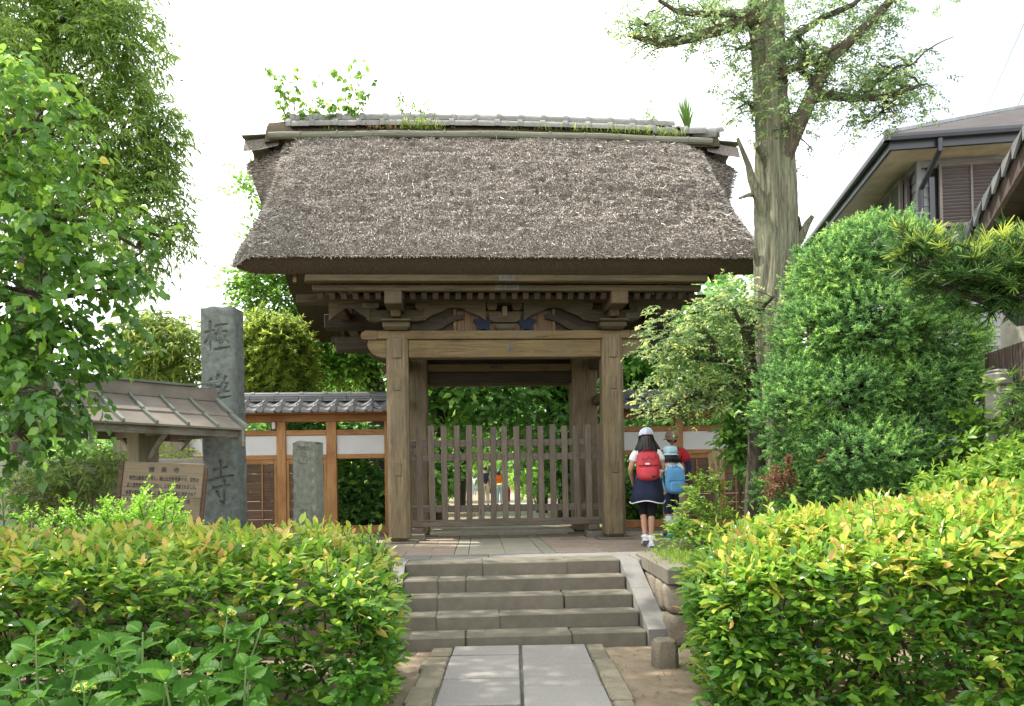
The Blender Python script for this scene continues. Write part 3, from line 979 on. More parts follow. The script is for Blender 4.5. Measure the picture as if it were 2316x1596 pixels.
def thatch_top(u, v, side, off=0.0):
    """u across (-1..1), v from ridge 0 to eave 1; side -1 front, +1 rear"""
    W = 3.74 - 0.10 * math.sin(v * 3.1) + 0.16 * v ** 4
    y = EY * (0.08 + 0.92 * v) + 0.08 * math.sin(math.pi * v)
    z = RZ - (RZ - EZ) * v ** 1.04
    if v > 0.93:                                                   # rolled-over eave
        k = (v - .93) / .07
        z -= 0.05 * k * k
        y -= 0.03 * k * k
    a = abs(u)
    x = W * u
    ny, nz = 0.71, 0.70
    d = lump(x, v, side) * (1 if a < .985 else .5) + off
    if a > .90:                                                    # rolled-over verge
        k = (a - .90) / .10
        d -= 0.20 * k ** 2.2
    z -= 0.07 * (1 - v) * u * u
    return Vector((x, side * (y + ny * d), z + nz * d))
def thatch_low(u, v, side):
    """the cut lower face, flaring out towards the ridge"""
    Wb = 3.62 + 0.80 * max(0.0, 1 - v / .62) ** 1.15 if side < 0 else 3.80 + .62 * (1 - v) ** .7
    y = (EY - 0.32) * v + 0.10 * (1 - v)
    z = (RZ - 0.62) - (RZ - 0.62 - 3.985) * v ** 1.03
    return Vector((Wb * u, side * y, z + 0.05 * (1 - v) * abs(u)))
for side in (-1, 1):
    nu, nv = (380, 130) if side < 0 else (90, 34)
    us = np.concatenate([np.linspace(-1, -.9, 9)[:-1], np.linspace(-.9, .9, nu - 16), np.linspace(.9, 1, 9)[1:]])
    vs_ = np.linspace(0, 1, nv)
    part('thatch', MB().grid([[thatch_top(u, v, side) for u in us] for v in vs_]), M_thatch, smooth=True)
    low = MB()
    us2 = np.linspace(-1, 1, 60)
    low.grid([[thatch_low(u, v, side) for u in us2] for v in np.linspace(0, 1, 24)])
    low.grid([[thatch_top(u, 1, side, -.004), thatch_top(u, 1, side).lerp(thatch_low(u, 1, side), .5) + Vector((0, side * .03, -.02)), thatch_low(u, 1, side)] for u in us])
    for s in (-1, 1):
        rows = []
        for v in np.linspace(0, 1, 40):
            a, b = thatch_top(s, v, side, -.004), thatch_low(s, v, side)
            row = []
            for k in np.linspace(0, 1, 7):
                p = a.lerp(b, k)
                p.x += s * (0.05 * math.sin(math.pi * k) + .018 * math.sin(v * 37 + k * 9) * math.sin(math.pi * k))
                row.append(p)
            rows.append(row)
        low.grid(rows)
    part('thatch_underside', low, M_thatch_in, smooth=True)

# reed ends standing out of the thatch
def straw():
    Ps, Ds, Ns, Sz, Tn = [], [], [], [], []
    n = 108000
    for side, cnt in ((-1, n), (1, 4000)):
        u = rng.uniform(-1.0, 1.0, cnt); v = rng.random(cnt) ** .9
        for a, b in zip(u, v):
            pass
        P = np.array([thatch_top(a, b, side, 0.004) for a, b in zip(u, v)])
        lay_dir = np.stack([0.55 * np.sign(u) * np.clip((np.abs(u) - .55) / .45, 0, 1) ** 1.2, np.full(cnt, side * .72), np.full(cnt, -.70)], 1)
        nrm = np.array([0, side * .70, .71])
        tilt = rng.uniform(0.1, 0.95, (cnt, 1))
        D = unit(lay_dir + nrm * tilt + rng.normal(0, .25, (cnt, 3)))
        Ps.append(P - D * 0.02); Ds.append(D); Ns.append(nrm + rng.normal(0, .5, (cnt, 3)))
        s = rng.uniform(.022, .058, cnt)
        longs = rng.random(cnt) < .006
        s[longs] *= rng.uniform(2, 4, longs.sum())
        Sz.append(s)
        t = np.clip(rng.beta(1.7, 2.2, cnt), 0, 1)
        t[longs] = .9
        Tn.append(t)
    # fringe along the eave and the verges
    cnt = 7000
    u = rng.uniform(-1, 1, cnt)
    P = np.array([thatch_top(a, 1.0, -1, -.01) for a in u])
    D = unit(np.stack([.25 * u, np.full(cnt, -.75), np.full(cnt, -.55)], 1) + rng.normal(0, .3, (cnt, 3)))
    Ps.append(P - D * .03); Ds.append(D); Ns.append(np.array([0, -.6, .8]) + rng.normal(0, .5, (cnt, 3))); Sz.append(rng.uniform(.035, .095, cnt)); Tn.append(rng.beta(2, 2, cnt))
    for s in (-1, 1):
        cnt = 6000
        v = rng.random(cnt)
        P = np.array([thatch_top(s * (1 - .03 * r), b, -1, 0.0) for r, b in zip(rng.random(cnt), v)])
        D = unit(np.stack([np.full(cnt, s * .8), np.full(cnt, -.35), np.full(cnt, -.25)], 1) + rng.normal(0, .28, (cnt, 3)))
        Ps.append(P - D * .03); Ds.append(D); Ns.append(np.array([0, -.6, .8]) + rng.normal(0, .5, (cnt, 3))); Sz.append(rng.uniform(.05, .11, cnt)); Tn.append(rng.beta(2, 2.4, cnt))
        # cut ends of the verge face
        cnt = 5000
        v = rng.random(cnt); k = rng.random(cnt)
        A = np.array([thatch_top(s, b, -1, 0) for b in v]); B = np.array([thatch_low(s, b, -1) for b in v])
        P = A + (B - A) * k[:, None]; P[:, 0] += s * .05
        D = unit(np.array([s * .9, -.25, -.2]) + rng.normal(0, .35, (cnt, 3)))
        Ps.append(P - D * .03); Ds.append(D); Ns.append(rng.normal(0, 1, (cnt, 3))); Sz.append(rng.uniform(.04, .09, cnt)); Tn.append(rng.beta(1.6, 4, cnt) * .7)
    P, D, N, S_, T_ = (np.concatenate(q) for q in (Ps, Ds, Ns, Sz, Tn))
    # strands: constant width about 11 mm
    y = unit(D); x = unit(np.cross(y, unit(N)))
    w = rng.uniform(.0035, .007, len(P))[:, None]
    V = np.stack([P - x * w, P + x * w, P + y * S_[:, None] + x * w * .7, P + y * S_[:, None] - x * w * .7], 1).reshape(-1, 3)
    F = np.arange(len(P) * 4).reshape(-1, 4)
    o = link('straw', np_mesh('straw', V, F, M_straw, np.repeat(T_, 4)), G)
    o['kind'] = 'stuff'
straw()

# ---------------- ridge: thatch core, bamboo, two rows of half-round tiles with collars
def rdrop(x): return -0.075 * (x / 3.85) ** 2
core = MB()
n = 60
P_ = []
for x in np.linspace(-4.02, 4.02, n):
    P_.append([Vector((x, y, z + rdrop(x) + .015 * math.sin(x * 9 + y * 20))) for (y, z) in ((-.46, 6.98), (-.40, 7.15), (-.30, 7.29), (-.15, 7.45), (0, 7.50), (.15, 7.45), (.30, 7.29), (.40, 7.15), (.46, 6.98))])
core.grid(P_)
for e in (0, -1):
    core.v += [tuple(p) for p in P_[e]]; k = len(core.v); core.f.append(tuple(range(k - 9, k)))
part('ridge_core', core, M_thatch_in, smooth=True)
half = []
def ridge_tile(L, r, collar):
    mb = MB()
    a = np.linspace(-.15, math.pi + .15, 9)
    rows = [[(x, -rr * math.cos(t), rr * math.sin(t)) for t in a] for (x, rr) in ((0, r), (L * .5, r * 1.02), (L, r))]
    mb.grid(rows)
    rows = [[(x, -rr * math.cos(t), rr * math.sin(t)) for t in a] for (x, rr) in ((-.01, r), (-.01, r * 1.20), (collar, r * 1.18), (collar, r))]
    mb.grid(rows)
    return mb.mesh('ridge_tile', M_ridge, 'auto')
tl = ridge_tile(.40, .118, .075)
for (y, z, x0, x1) in ((-.14, 7.44, -3.62, 2.9), (-.30, 7.265, -3.66, 2.6), (.15, 7.44, -3.6, 3.5), (.31, 7.275, -3.6, 3.5)):
    x = x0
    while x < x1:
        L = .40
        m = Matrix.Translation((x, y, z + rdrop(x + .2))) @ Matrix.Rotation(random.uniform(-.012, .012) + .0101 * (x + .2), 4, 'Y') @ Matrix.Rotation(R(-24 if y < 0 else 24) * (1 if abs(y) > .2 else .5) * -1 if False else 0, 4, 'X')
        link('ridge_tile', tl, G, m)
        x += .405
# some broken tiles slipped on the right part
for i in range(7):
    x = 2.75 + i * .17 + random.uniform(-.05, .05)
    m = Matrix.Translation((x, -.28 + random.uniform(-.05, .06), 7.25 + rdrop(x))) @ Euler((random.uniform(-.2, .5), random.uniform(-.15, .15), random.uniform(-.5, .5))).to_matrix().to_4x4()
    link('ridge_tile', tl, G, m)
for y in (-.47, .47):
    pts = [Vector((x, y, 7.07 + rdrop(x) - .03 * abs(math.sin(x * 1.7)) * 0.5)) for x in np.linspace(-3.95, 3.86, 40)]
    part('bamboo_pole', MB().tube(pts, .062, 10, cap=True), M_bamboo, smooth='auto')
    for x in np.arange(-3.4, 3.8, .62):
        part('bamboo_node', MB().tube([(x - .012, y, 7.07 + rdrop(x)), (x + .012, y, 7.07 + rdrop(x))], .0665, 10), M_bamboo, smooth='auto')
# thin boards capping the flared gable peaks
for s in (-1, 1):
    for k, (y, dz) in enumerate(((-.16, 0), (.0, .02), (.16, 0))):
        part('ridge_board', MB().box((-.30, -.07, -.009), (.30, .07, .009), .003), M_bamboo, m=Matrix.Translation((s * 4.15, y - .1, 7.07 + dz)) @ Matrix.Rotation(s * R(4), 4, 'Y'))
    pts = [[Vector((s * x, y, z)) for (y, z) in ((-.42, zz - .30), (-.30, zz - .06), (0, zz), (.30, zz - .06), (.42, zz - .30))] for (x, zz) in ((3.8, 7.14), (4.1, 7.07), (4.40, 7.03))]
    part('gable_peak', MB().grid(pts), M_thatch, smooth=True)

# paper slips pasted on the beams
def text_mesh(name, body, size, mat, ext=0.0, offset=0.0, spacing=1.0, line=1.0, align='CENTER', sx=1.0):
    cu = bpy.data.curves.new(name, 'FONT')
    cu.body = body
    cu.size = size
    cu.align_x = align
    cu.align_y = 'CENTER'
    cu.extrude = ext
    cu.offset = offset
    cu.space_character = spacing
    cu.space_line = line
    cu.resolution_u = 2
    o = bpy.data.objects.new(name, cu)
    COL.objects.link(o)
    dg = bpy.context.evaluated_depsgraph_get()
    me = bpy.data.meshes.new_from_object(o.evaluated_get(dg))
    bpy.data.objects.remove(o)
    bpy.data.curves.remove(cu)
    me.name = name
    me.materials.clear(); me.materials.append(mat)
    me.transform(Matrix.Rotation(R(90), 4, 'X') @ Matrix.Diagonal((sx, 1, 1, 1)))
    return me
def slip(x, y, z, w, h, body, vert=False):
    p = part('paper_slip', MB().box((-w / 2, -.003, -h / 2), (w / 2, .003, h / 2)), M_paper, m=Matrix.Translation((x, y, z)))
    s = h * .78 if not vert else w * .8
    link('lettering', text_mesh('lettering', body, s, M_ink, 0.0008, line=0.85), p, Matrix.Translation((0, -.0045, 0)))
for (x, y, z, w, h, b) in ((-.02, -2.744, 3.93, .23, .075, '木々野'), (-.13, -2.566, 3.835, .12, .07, 'いわ'), (.06, -2.566, 3.835, .22, .07, '鎌倉講'),
                           (.07, -1.864, 3.04, .10, .10, '上'), (-.05, -.204, 2.99, .25, .09, '神宮路'), (-1.72 - .38, -1.89, 3.72, .26, .075, '松村'),
                           (2.06, -1.844, 3.57, .24, .08, '河外')):
    slip(x, y, z, w, h, b)
slip(1.70, -1.957, 3.585, .13, .22, '羽', True)

# ---------------- low picket barrier standing in the gateway
B = thing('picket_gate', 'low grey brown picket barrier closing the gateway between the posts', 'picket gate', G.matrix_basis @ Vector((0, -1.22, 0)) if False else (Matrix.Translation(G_ORG) @ Matrix.Rotation(G_YAW, 4, 'Z')) @ Vector((0.0, -1.22, 0)), G_YAW)
for i in range(17):
    x = -1.60 + i * .2
    h = 1.875 + random.uniform(-.02, .016)
    MB().box((-.049, -.02, 0), (.049, .02, h - .30), .005).obj('slat', M_fence, B, False, Matrix.Translation((x, 0, .30)) @ Matrix.Rotation(random.uniform(-.011, .011), 4, 'Y'))
for (z0, z1) in ((1.53, 1.645), (1.30, 1.415), (.45, .565)):
    MB().box((-1.69, .022, z0), (1.69, .062, z1), .006).obj('rail', M_fence_x, B)
MB().box((-1.74, -.055, .215), (1.74, -.0215, .335), .008).obj('rail', M_fence_x, B)
MB().box((-1.70, .022, .22), (1.70, .07, .33), .008).obj('rail', M_fence_x, B)
for s in (-1, 1):
    MB().box((s * 1.45 - .085, -.10, .115), (s * 1.45 + .085, .10, .212), .012).obj('foot', M_fence_x, B)
    rough_block((s * 1.52 - .2, -.18, -.02), (s * 1.52 + .2, .2, .113), .006, c=.02).obj('base_stone', M_step, B)
nl = MB()
for i in range(17):
    x = -1.60 + i * .2
    z = 1.59 if i % 2 else 1.36
    nl.lathe([(.011, 0), (.008, .006)], 6, Matrix.Translation((x, -.0195, z)) @ Matrix.Rotation(R(90), 4, 'X'))
    if i % 2: nl.lathe([(.011, 0), (.008, .006)], 6, Matrix.Translation((x, -.0545, .275)) @ Matrix.Rotation(R(90), 4, 'X'))
o = nl.obj('nail', M_gutter, B); o['kind'] = 'stuff'
# sunken sill under the barrier
part('sill', rough_block((-1.28, -.35, -.02), (1.28, .35, .10), .01, c=.04), M_slab)
# ================================================================== roofed side walls either side of the gate
GM = Matrix.Translation(G_ORG) @ Matrix.Rotation(G_YAW, 4, 'Z')
def side_wall(label, s, x_in, x_out, posts, bays):
    """s -1 left, 1 right; bays: (x0, x1, kind) with kind door / board / open, x counted outwards from the gate"""
    mid = s * (x_in + x_out) / 2
    W = thing('roofed_wall', label, 'wall', GM @ Vector((mid, 0.25, 0)), G_YAW)
    def bx(name, a, b, y0, y1, z0, z1, mat, c=.006, par=W):
        lo, hi = sorted((s * a - mid, s * b - mid))
        cx = Vector(((lo + hi) / 2, (y0 + y1) / 2, (z0 + z1) / 2))
        return MB().box(Vector((lo, y0, z0)) - cx, Vector((hi, y1, z1)) - cx, c).obj(name, mat, par, False, Matrix.Translation(cx))
    bx('foundation_stone', x_in, x_out, -.13, .13, -.03, .055, M_step)
    bx('sill_rail', x_in, x_out, -.075, .075, .058, .17, M_amber_x)
    bx('eave_beam', x_in, x_out, -.08, .08, 2.09, 2.215, M_amber_x)
    ps = sorted(posts)
    for (a, b) in ps:
        bx('post', a, b, -.066, .066, .172, 2.088, M_amber_z)
    edges = [x_in] + [q for p in ps for q in p] + [x_out]
    spans = [(edges[i], edges[i + 1]) for i in range(0, len(edges), 2) if edges[i + 1] - edges[i] > .05]
    for (a, b) in spans:
        a, b = a + .002, b - .002
        bx('rail', a, b, -.05, .05, 1.845, 1.94, M_amber_x)
        bx('rail', a, b, -.05, .05, 1.415, 1.495, M_amber_x)
        bx('plaster_panel', a, b, -.02, .02, 1.497, 1.843, M_plaster, 0)
    for (a, b, kind) in bays:
        if kind == 'open':
            bx('threshold', a, b, -.055, .055, .172, .20, M_amber_x)
            continue
        y0 = -.045 if kind == 'door' else -.03
        fr = .055
        bx('stile', a + .002, a + fr, y0, y0 + .04, .174, 1.41, M_amber_z)
        bx('stile', b - fr, b - .002, y0, y0 + .04, .174, 1.41, M_amber_z)
        bx('panel_rail', a + fr + .002, b - fr - .002, y0, y0 + .04, 1.33, 1.408, M_amber_x)
        n = 7
        zz = np.linspace(.176, 1.328, n + 1)
        for k in range(n):
            bx('plank', a + fr + .002, b - fr - .002, y0 + .014 + .003 * (k % 2), y0 + .032, zz[k] + .002, zz[k + 1] - .002, M_board, .003)
        m_ = a + (b - a) * .34
        bx('batten', m_ - .012, m_ + .012, y0 - .004, y0 + .010, .176, 1.328, M_amber_z, .003)
    # roof: battened slopes, wave tiles, noshi courses and half-round ridge tiles
    L = x_out - x_in
    lo = min(s * x_in, s * x_out) - mid
    for sy in (-1, 1):
        MB().prism([(sy * .08, 2.217), (sy * .44, 2.217), (sy * .44, 2.245), (0, 2.42), (0, 2.36)], lo, lo + L, axes='yzx').obj('roof_board', M_amber_x, W)
    pitch = .315
    prof = []
    for t in np.linspace(0, 1, 13):
        z = .058 * math.exp(-((t - .80) / .13) ** 2) - .030 * math.sin(math.pi * min(1, t / .62)) ** 2 if True else 0
        prof.append((t * pitch, z))
    def wave(d0, d1, z0, z1, front):
        mb = MB()
        rows = []
        for (d, z, th) in ((d0, z0, 0), (d1, z1, 0), (d1, z1, -.028)):
            rows.append([Vector((x, -d, z + q + th)) for (x, q) in prof])
        mb.grid(rows)
        return mb
    te = wave(.19, .49, 2.385, 2.272, True)
    te.lathe([(.062, 0), (.066, .012), (.058, .022), (.0, .022)], 14, Matrix.Translation((.80 * pitch, -.485, 2.272 + .01)) @ Matrix.Rotation(R(90), 4, 'X'))
    te.prism([(0, 2.275), (.17, 2.252), (.17, 2.215), (0, 2.225)], -.497, -.475)
    tem = te.mesh('eave_tile', M_tile, 'auto')
    tum = wave(.04, .30, 2.475, 2.372, False).mesh('wave_tile', M_tile, 'auto')
    n = int(L / pitch)
    x0 = lo + (L - n * pitch) / 2
    for sy in (-1, 1):
        rot = Matrix() if sy < 0 else Matrix.Rotation(math.pi, 4, 'Z')
        for i in range(n):
            x = x0 + i * pitch if sy < 0 else -(x0 + i * pitch)
            m = rot @ Matrix.Translation((x if sy < 0 else x - pitch, 0, 0))
            link('eave_tile', tem, W, m)
            link('wave_tile', tum, W, m)
    for k, (hw, z0, z1) in enumerate(((.135, 2.452, 2.492), (.125, 2.495, 2.530), (.115, 2.533, 2.563))):
        nn = 9
        for i in range(nn):
            a, b = lo + L * i / nn, lo + L * (i + 1) / nn
            MB().box((a + .0015, -hw, z0), (b - .0015, hw, z1), .005).obj('ridge_course', M_tile, W)
    seg = ridge_tile(.42, .062, .05)
    seg2 = seg.copy(); seg2.materials.clear(); seg2.materials.append(M_tile)
    x = lo
    while x < lo + L - .2:
        link('ridge_tile', seg2, W, Matrix.Translation((x, 0, 2.566)))
        x += .43
    return W
side_wall('tile roofed white wall with amber timber beside the carved stones', -1, 1.90, 5.75, [(2.03, 2.10), (2.96, 3.14), (3.86, 4.02), (5.58, 5.70)],
          [(2.10, 2.96, 'open'), (3.14, 3.86, 'door'), (4.02, 4.80, 'door'), (4.80, 5.58, 'door')])
side_wall('tile roofed white wall with amber timber beside the walking visitors', 1, 1.90, 6.2, [(2.03, 2.10), (3.28, 3.42), (4.9, 5.04), (6.06, 6.18)],
          [(2.10, 3.28, 'open'), (3.42, 4.16, 'door'), (4.16, 4.90, 'door'), (5.04, 6.06, 'door')])
lamp = MB().box((-.03, -.03, -.06), (.03, .03, .06), .008).obj('wall_lamp', M_plaster, None, False, GM @ Matrix.Translation((-4.06, .15, 2.02)))
tag(lamp, 'tiny white box lamp under the eave by the amber post', 'lamp')

# grey board fence seen beyond the notice board
ff = thing('board_fence', 'weathered grey board fence beyond the notice board shelter', 'fence', (-6.35, 14.1, .70), R(4))
for i in range(9):
    MB().box((-.07, -.012, 0), (.07, .012, 1.95), .004).obj('plank', M_shelter_z, ff, False, Matrix.Translation((-.62 + i * .145, 0, 0)))
for z in (.4, 1.6):
    MB().box((-.7, .014, z), (.7, .05, z + .07), .004).obj('rail', M_shelter, ff)

# ================================================================== carved stones
def seg_dist(P, a, b):
    d = b - a
    L2 = float((d * d).sum()) + 1e-9
    t = np.clip(((P - a) @ d) / L2, 0, 1)
    return np.linalg.norm(P - (a + t[:, None] * d), axis=1), t
def carve(strokes, x0, z_top, w, h, P, width, depth):
    """groove depth at points P for strokes on a 100 x 100 character square"""
    out = np.zeros(len(P))
    near = (P[:, 0] > x0 - .02) & (P[:, 0] < x0 + w + .02) & (P[:, 1] < z_top + .02) & (P[:, 1] > z_top - h - .02)
    Q = P[near]
    if not len(Q): return out
    acc = np.zeros(len(Q))
    for st in strokes:
        pts = [np.array((x0 + a / 100 * w, z_top - b / 100 * h)) for a, b in st]
        for i in range(len(pts) - 1):
            dist, t = seg_dist(Q, pts[i], pts[i + 1])
            ww = width * (1.12 - .5 * (t + i) / max(1, len(pts) - 1))
            acc = np.maximum(acc, np.clip(1 - dist / ww, 0, 1) ** .65)
    out[near] = acc * depth
    return out
KYOKU = [[(8, 31), (42, 25)], [(26, 4), (27, 40), (25, 78)], [(25, 33), (16, 48), (5, 58)], [(28, 40), (38, 50)], [(48, 15), (70, 12), (92, 11)], [(66, 12), (56, 28), (60, 44)], [(46, 36), (60, 35), (58, 52), (47, 53), (46, 36)], [(70, 31), (90, 30), (84, 44), (70, 60)], [(72, 38), (82, 50), (95, 58)], [(42, 76), (70, 73), (98, 70)], [(66, 14), (67, 40), (66, 62), (60, 58)]]
RAKU = [[(50, 0), (45, 11)], [(38, 14), (62, 13), (60, 40), (40, 41), (38, 14)], [(40, 27), (60, 26)], [(24, 8), (10, 22), (26, 22), (10, 40), (30, 37)], [(80, 4), (68, 19), (88, 18), (70, 38), (92, 36)], [(4, 55), (50, 52), (96, 48)], [(50, 42), (51, 70), (50, 98)], [(48, 58), (34, 74), (10, 86)], [(53, 58), (70, 74), (94, 82)]]
JI = [[(24, 18), (74, 12)], [(48, 0), (49, 36)], [(4, 44), (50, 36), (98, 32)], [(22, 60), (84, 54)], [(62, 44), (63, 70), (60, 98), (48, 90)], [(34, 68), (44, 80)]]
TOU = [[(50, 0), (50, 14)], [(32, 3), (38, 13)], [(70, 1), (62, 12)], [(12, 32), (17, 18), (86, 17), (82, 31)], [(36, 28), (64, 28), (62, 44), (38, 44), (36, 28)], [(24, 54), (76, 54), (74, 96), (26, 96), (24, 54)], [(50, 54), (50, 96)], [(25, 75), (75, 75)]]
YAMA = [[(50, 4), (50, 80)], [(13, 34), (16, 80), (85, 80), (88, 32)]]
BO = [[(8, 13), (92, 11)], [(34, 3), (36, 22)], [(65, 3), (62, 22)], [(32, 28), (68, 28), (66, 50), (34, 50), (32, 28)], [(33, 39), (67, 39)], [(5, 59), (95, 56)], [(44, 52), (30, 68), (8, 80)], [(56, 56), (72, 70), (94, 78)], [(32, 84), (68, 82)], [(50, 70), (50, 97)], [(18, 98), (82, 96)]]

def stele(name, label, px, Y, zb, w, d, h, chars, mat, recess=None, grid=.007, lean=0.0, rough=.008, seed=1, rz=0.0, rim=.07):
    b = at_ground(px, Y, zb)
    ST = thing(name, label, 'stone pillar', (b.x, Y, zb), rz)
    nx, nz = int(w / grid), int(h / grid)
    xs, zs = np.linspace(-w / 2, w / 2, nx), np.linspace(0, h, nz)
    Xg, Zg = np.meshgrid(xs, zs)
    Pq = np.stack([Xg.ravel(), Zg.ravel()], 1)
    g = np.zeros(len(Pq))
    for (st, x0, zt, cw, ch, width, depth) in chars:
        g = np.maximum(g, carve(st, x0, zt, cw, ch, Pq, width, depth))
    rs = np.random.default_rng(seed)
    nz_ = np.zeros(len(Pq))
    for k in range(26):
        f = rs.uniform(4, 60, 2); ph = rs.uniform(0, 6, 2)
        nz_ += np.sin(Pq[:, 0] * f[0] + ph[0] + Pq[:, 1] * rs.uniform(-9, 9)) * np.sin(Pq[:, 1] * f[1] + ph[1]) / (1 + f.mean() / 14)
    nz_ *= rough / 3
    edge = np.minimum(np.minimum(w / 2 - np.abs(Pq[:, 0]), h - Pq[:, 1]) / rim, 1)
    rnd = (1 - np.sqrt(np.clip(1 - (1 - np.clip(edge, 0, 1)) ** 2, 0, 1))) * rim * .8
    if recess:
        x0, x1, z0, z1, dep = recess
        inside = (Pq[:, 0] > x0) & (Pq[:, 0] < x1) & (Pq[:, 1] > z0) & (Pq[:, 1] < z1)
        cor = (np.abs(Pq[:, 0] - (x0 + x1) / 2) > (x1 - x0) / 2 - .03) & (Pq[:, 1] > z1 - .03)
        inside &= ~cor
        nz_[inside] *= .4
        nz_[~inside] *= 2.0
        g = g + np.where(inside, dep, 0)
    yf = -d / 2 + g + nz_ + rnd
    V = np.stack([Pq[:, 0] * (1 - .035 * Pq[:, 1] / h) + .004 * np.sin(Pq[:, 1] * 9), yf, Pq[:, 1]], 1)
    V[:, 2] -= np.where(Pq[:, 1] > h - .02, .03 * (2 * np.abs(Pq[:, 0]) / w) ** 4 + .008 * np.sin(Pq[:, 0] * 25), 0)
    i, j = np.meshgrid(np.arange(nz - 1), np.arange(nx - 1), indexing='ij')
    a = (i * nx + j).ravel()
    F = np.stack([a, a + 1, a + nx + 1, a + nx], 1)
    # sides, top and back
    n0 = len(V)
    ring = list(range(0, nz * nx, nx))[::-1] and ([k * nx for k in range(nz)] + [(nz - 1) * nx + k for k in range(1, nx)] + [k * nx + nx - 1 for k in range(nz - 2, -1, -1)])
    layers = [ring]
    Vall = [V]
    for q in (.33, .66, 1.0):
        Vb = V[ring].copy()
        Vb[:, 1] = V[ring][:, 1] + (d / 2 - .0 - V[ring][:, 1]) * q
        wob = .012 * np.sin(Vb[:, 2] * 13 + q * 7) * np.sin(Vb[:, 2] * 29)
        Vb[:, 0] += np.sign(Vb[:, 0]) * wob * (q < 1)
        idx = list(range(n0, n0 + len(ring))); n0 += len(ring)
        layers.append(idx); Vall.append(Vb)
    Fs = [F]
    for A, Bq in zip(layers[:-1], layers[1:]):
        A, Bq = np.array(A), np.array(Bq)
        Fs.append(np.stack([A[:-1], A[1:], Bq[1:], Bq[:-1]], 1))
    me = np_mesh('pillar', np.concatenate(Vall), np.concatenate(Fs), mat, None, True)
    bm = bmesh.new(); bm.from_mesh(me)
    bmesh.ops.recalc_face_normals(bm, faces=bm.faces); bm.to_mesh(me); bm.free()
    link('pillar', me, ST, Matrix.Rotation(lean, 4, 'Y'))
    return ST
zs1 = 1.02
big = stele('stone_pillar', 'tall lichened stone pillar carved with three large characters', 510, 10.8, zs1, .49, .33, 3.06,
    [(KYOKU, -.185, 2.86, .37, .52, .022, .034), (RAKU, -.175, 2.12, .36, .60, .022, .034), (JI, -.165, .96, .36, .58, .024, .036)], M_stele, None, .0075, R(-.55), .007, 3, R(-3))
rough_block((-.72, -.42, -.34), (.85, .45, -.002), .03, c=.05).obj('plinth', M_plinth, big)
small = stele('stone_pillar', 'short pale stone pillar with a sunken panel and small carved characters', 700, 11.0, .66, .34, .26, 1.60,
    [(TOU, -.085, 1.50, .15, .13, .0105, .016), (YAMA, -.085, 1.36, .15, .10, .0105, .016), (BO, -.085, .66, .16, .19, .0105, .016)], M_stele2, (-.115, .115, .02, 1.52, .012), .0045, R(-.3), .007, 8, R(-14), .02)

# ================================================================== roofed shelter and notice board
SH = thing('roofed_shelter', 'small copper roofed wooden shelter in front of the tall carved pillar', 'shelter', (-4.408, 9.476, TERR), R(53))
def sh(name, mb, mat, m=None, smooth=False): return mb.obj(name, mat, SH, smooth, m)
LW, DW, zE, zR = 0.95, 0.70, 1.66, 2.13
def roofz(t):                        # t 0 ridge .. 1 eave: slightly sagging slope
    return zR - 0.03 - (zR - zE - .03) * (t ** .82)
ts = np.linspace(0, 1, 9)
for sy in (-1, 1):
    for half_, (t0, t1, lift) in enumerate(((0.0, 0.58, .018), (0.52, 1.0, 0.0))):
        tt = np.linspace(t0, t1, 6)
        n = 5
        for i in range(n):                                   # copper sheets between the battens
            a, b = -LW + 2 * LW * i / n, -LW + 2 * LW * (i + 1) / n
            mb = MB()
            mb.grid([[Vector((x, sy * DW * t, roofz(t) + lift)) for x in (a, b)] for t in tt])
            mb.grid([[Vector((x, sy * DW * t1, roofz(t1) + lift - q)) for x in (a, b)] for q in (0, .022)])
            sh('roof_sheet', mb, M_copper, smooth='auto')
        for i in range(n + 1):
            x = -LW + 2 * LW * i / n
            big_ = i in (0, n)
            w = .032 if big_ else .016
            pts = [(sy * DW * t * 1.01, roofz(t) + lift + .004) for t in tt]
            poly = pts + [(p, q + (.045 if big_ else .034)) for p, q in reversed(pts)]
            sh('batten', MB().prism(poly, x - w, x + w, axes='yzx'), M_verdi)
    # eave fascia and rafters
    sh('fascia', MB().box((-LW + .05, -.022, -.055), (LW - .05, .022, .055), .006), M_shelter, Matrix.Translation((0, sy * (DW - .09), zE - .055)))
    sh('eave_strip', MB().box((-LW, -.02, -.012), (LW, .02, .012), .004), M_verdi, Matrix.Translation((0, sy * (DW - .03), zE - .004)))
    sh('soffit', MB().prism([(sy * .02, zR - .10), (sy * .02, zR - .08), (sy * (DW - .06), zE + .005), (sy * (DW - .06), zE - .012)], -LW + .05, LW - .05, axes='yzx'), M_board)
sh('ridge_cap', MB().prism([(-.10, zR - .09), (.10, zR - .09), (.075, zR + .07), (-.075, zR + .07)], -LW - .02, LW + .02, axes='yzx'), M_copper)
rc = MB()
rc.grid([[Vector((x, y, zR + .072 + .05 * max(0, (abs(x) - .45) / .4) ** 2)) for x in np.linspace(-LW - .09, LW + .09, 14)] for y in (-.105, 0, .105)])
rc.grid([[Vector((x, y, zR + .098 + .05 * max(0, (abs(x) - .45) / .4) ** 2)) for x in np.linspace(-LW - .09, LW + .09, 14)] for y in (-.105, 0, .105)])
for y in (-.105, .105):
    rc.grid([[Vector((x, y, zR + q + .05 * max(0, (abs(x) - .45) / .4) ** 2)) for x in np.linspace(-LW - .09, LW + .09, 14)] for q in (.072, .098)])
sh('ridge_board', rc, M_verdi)
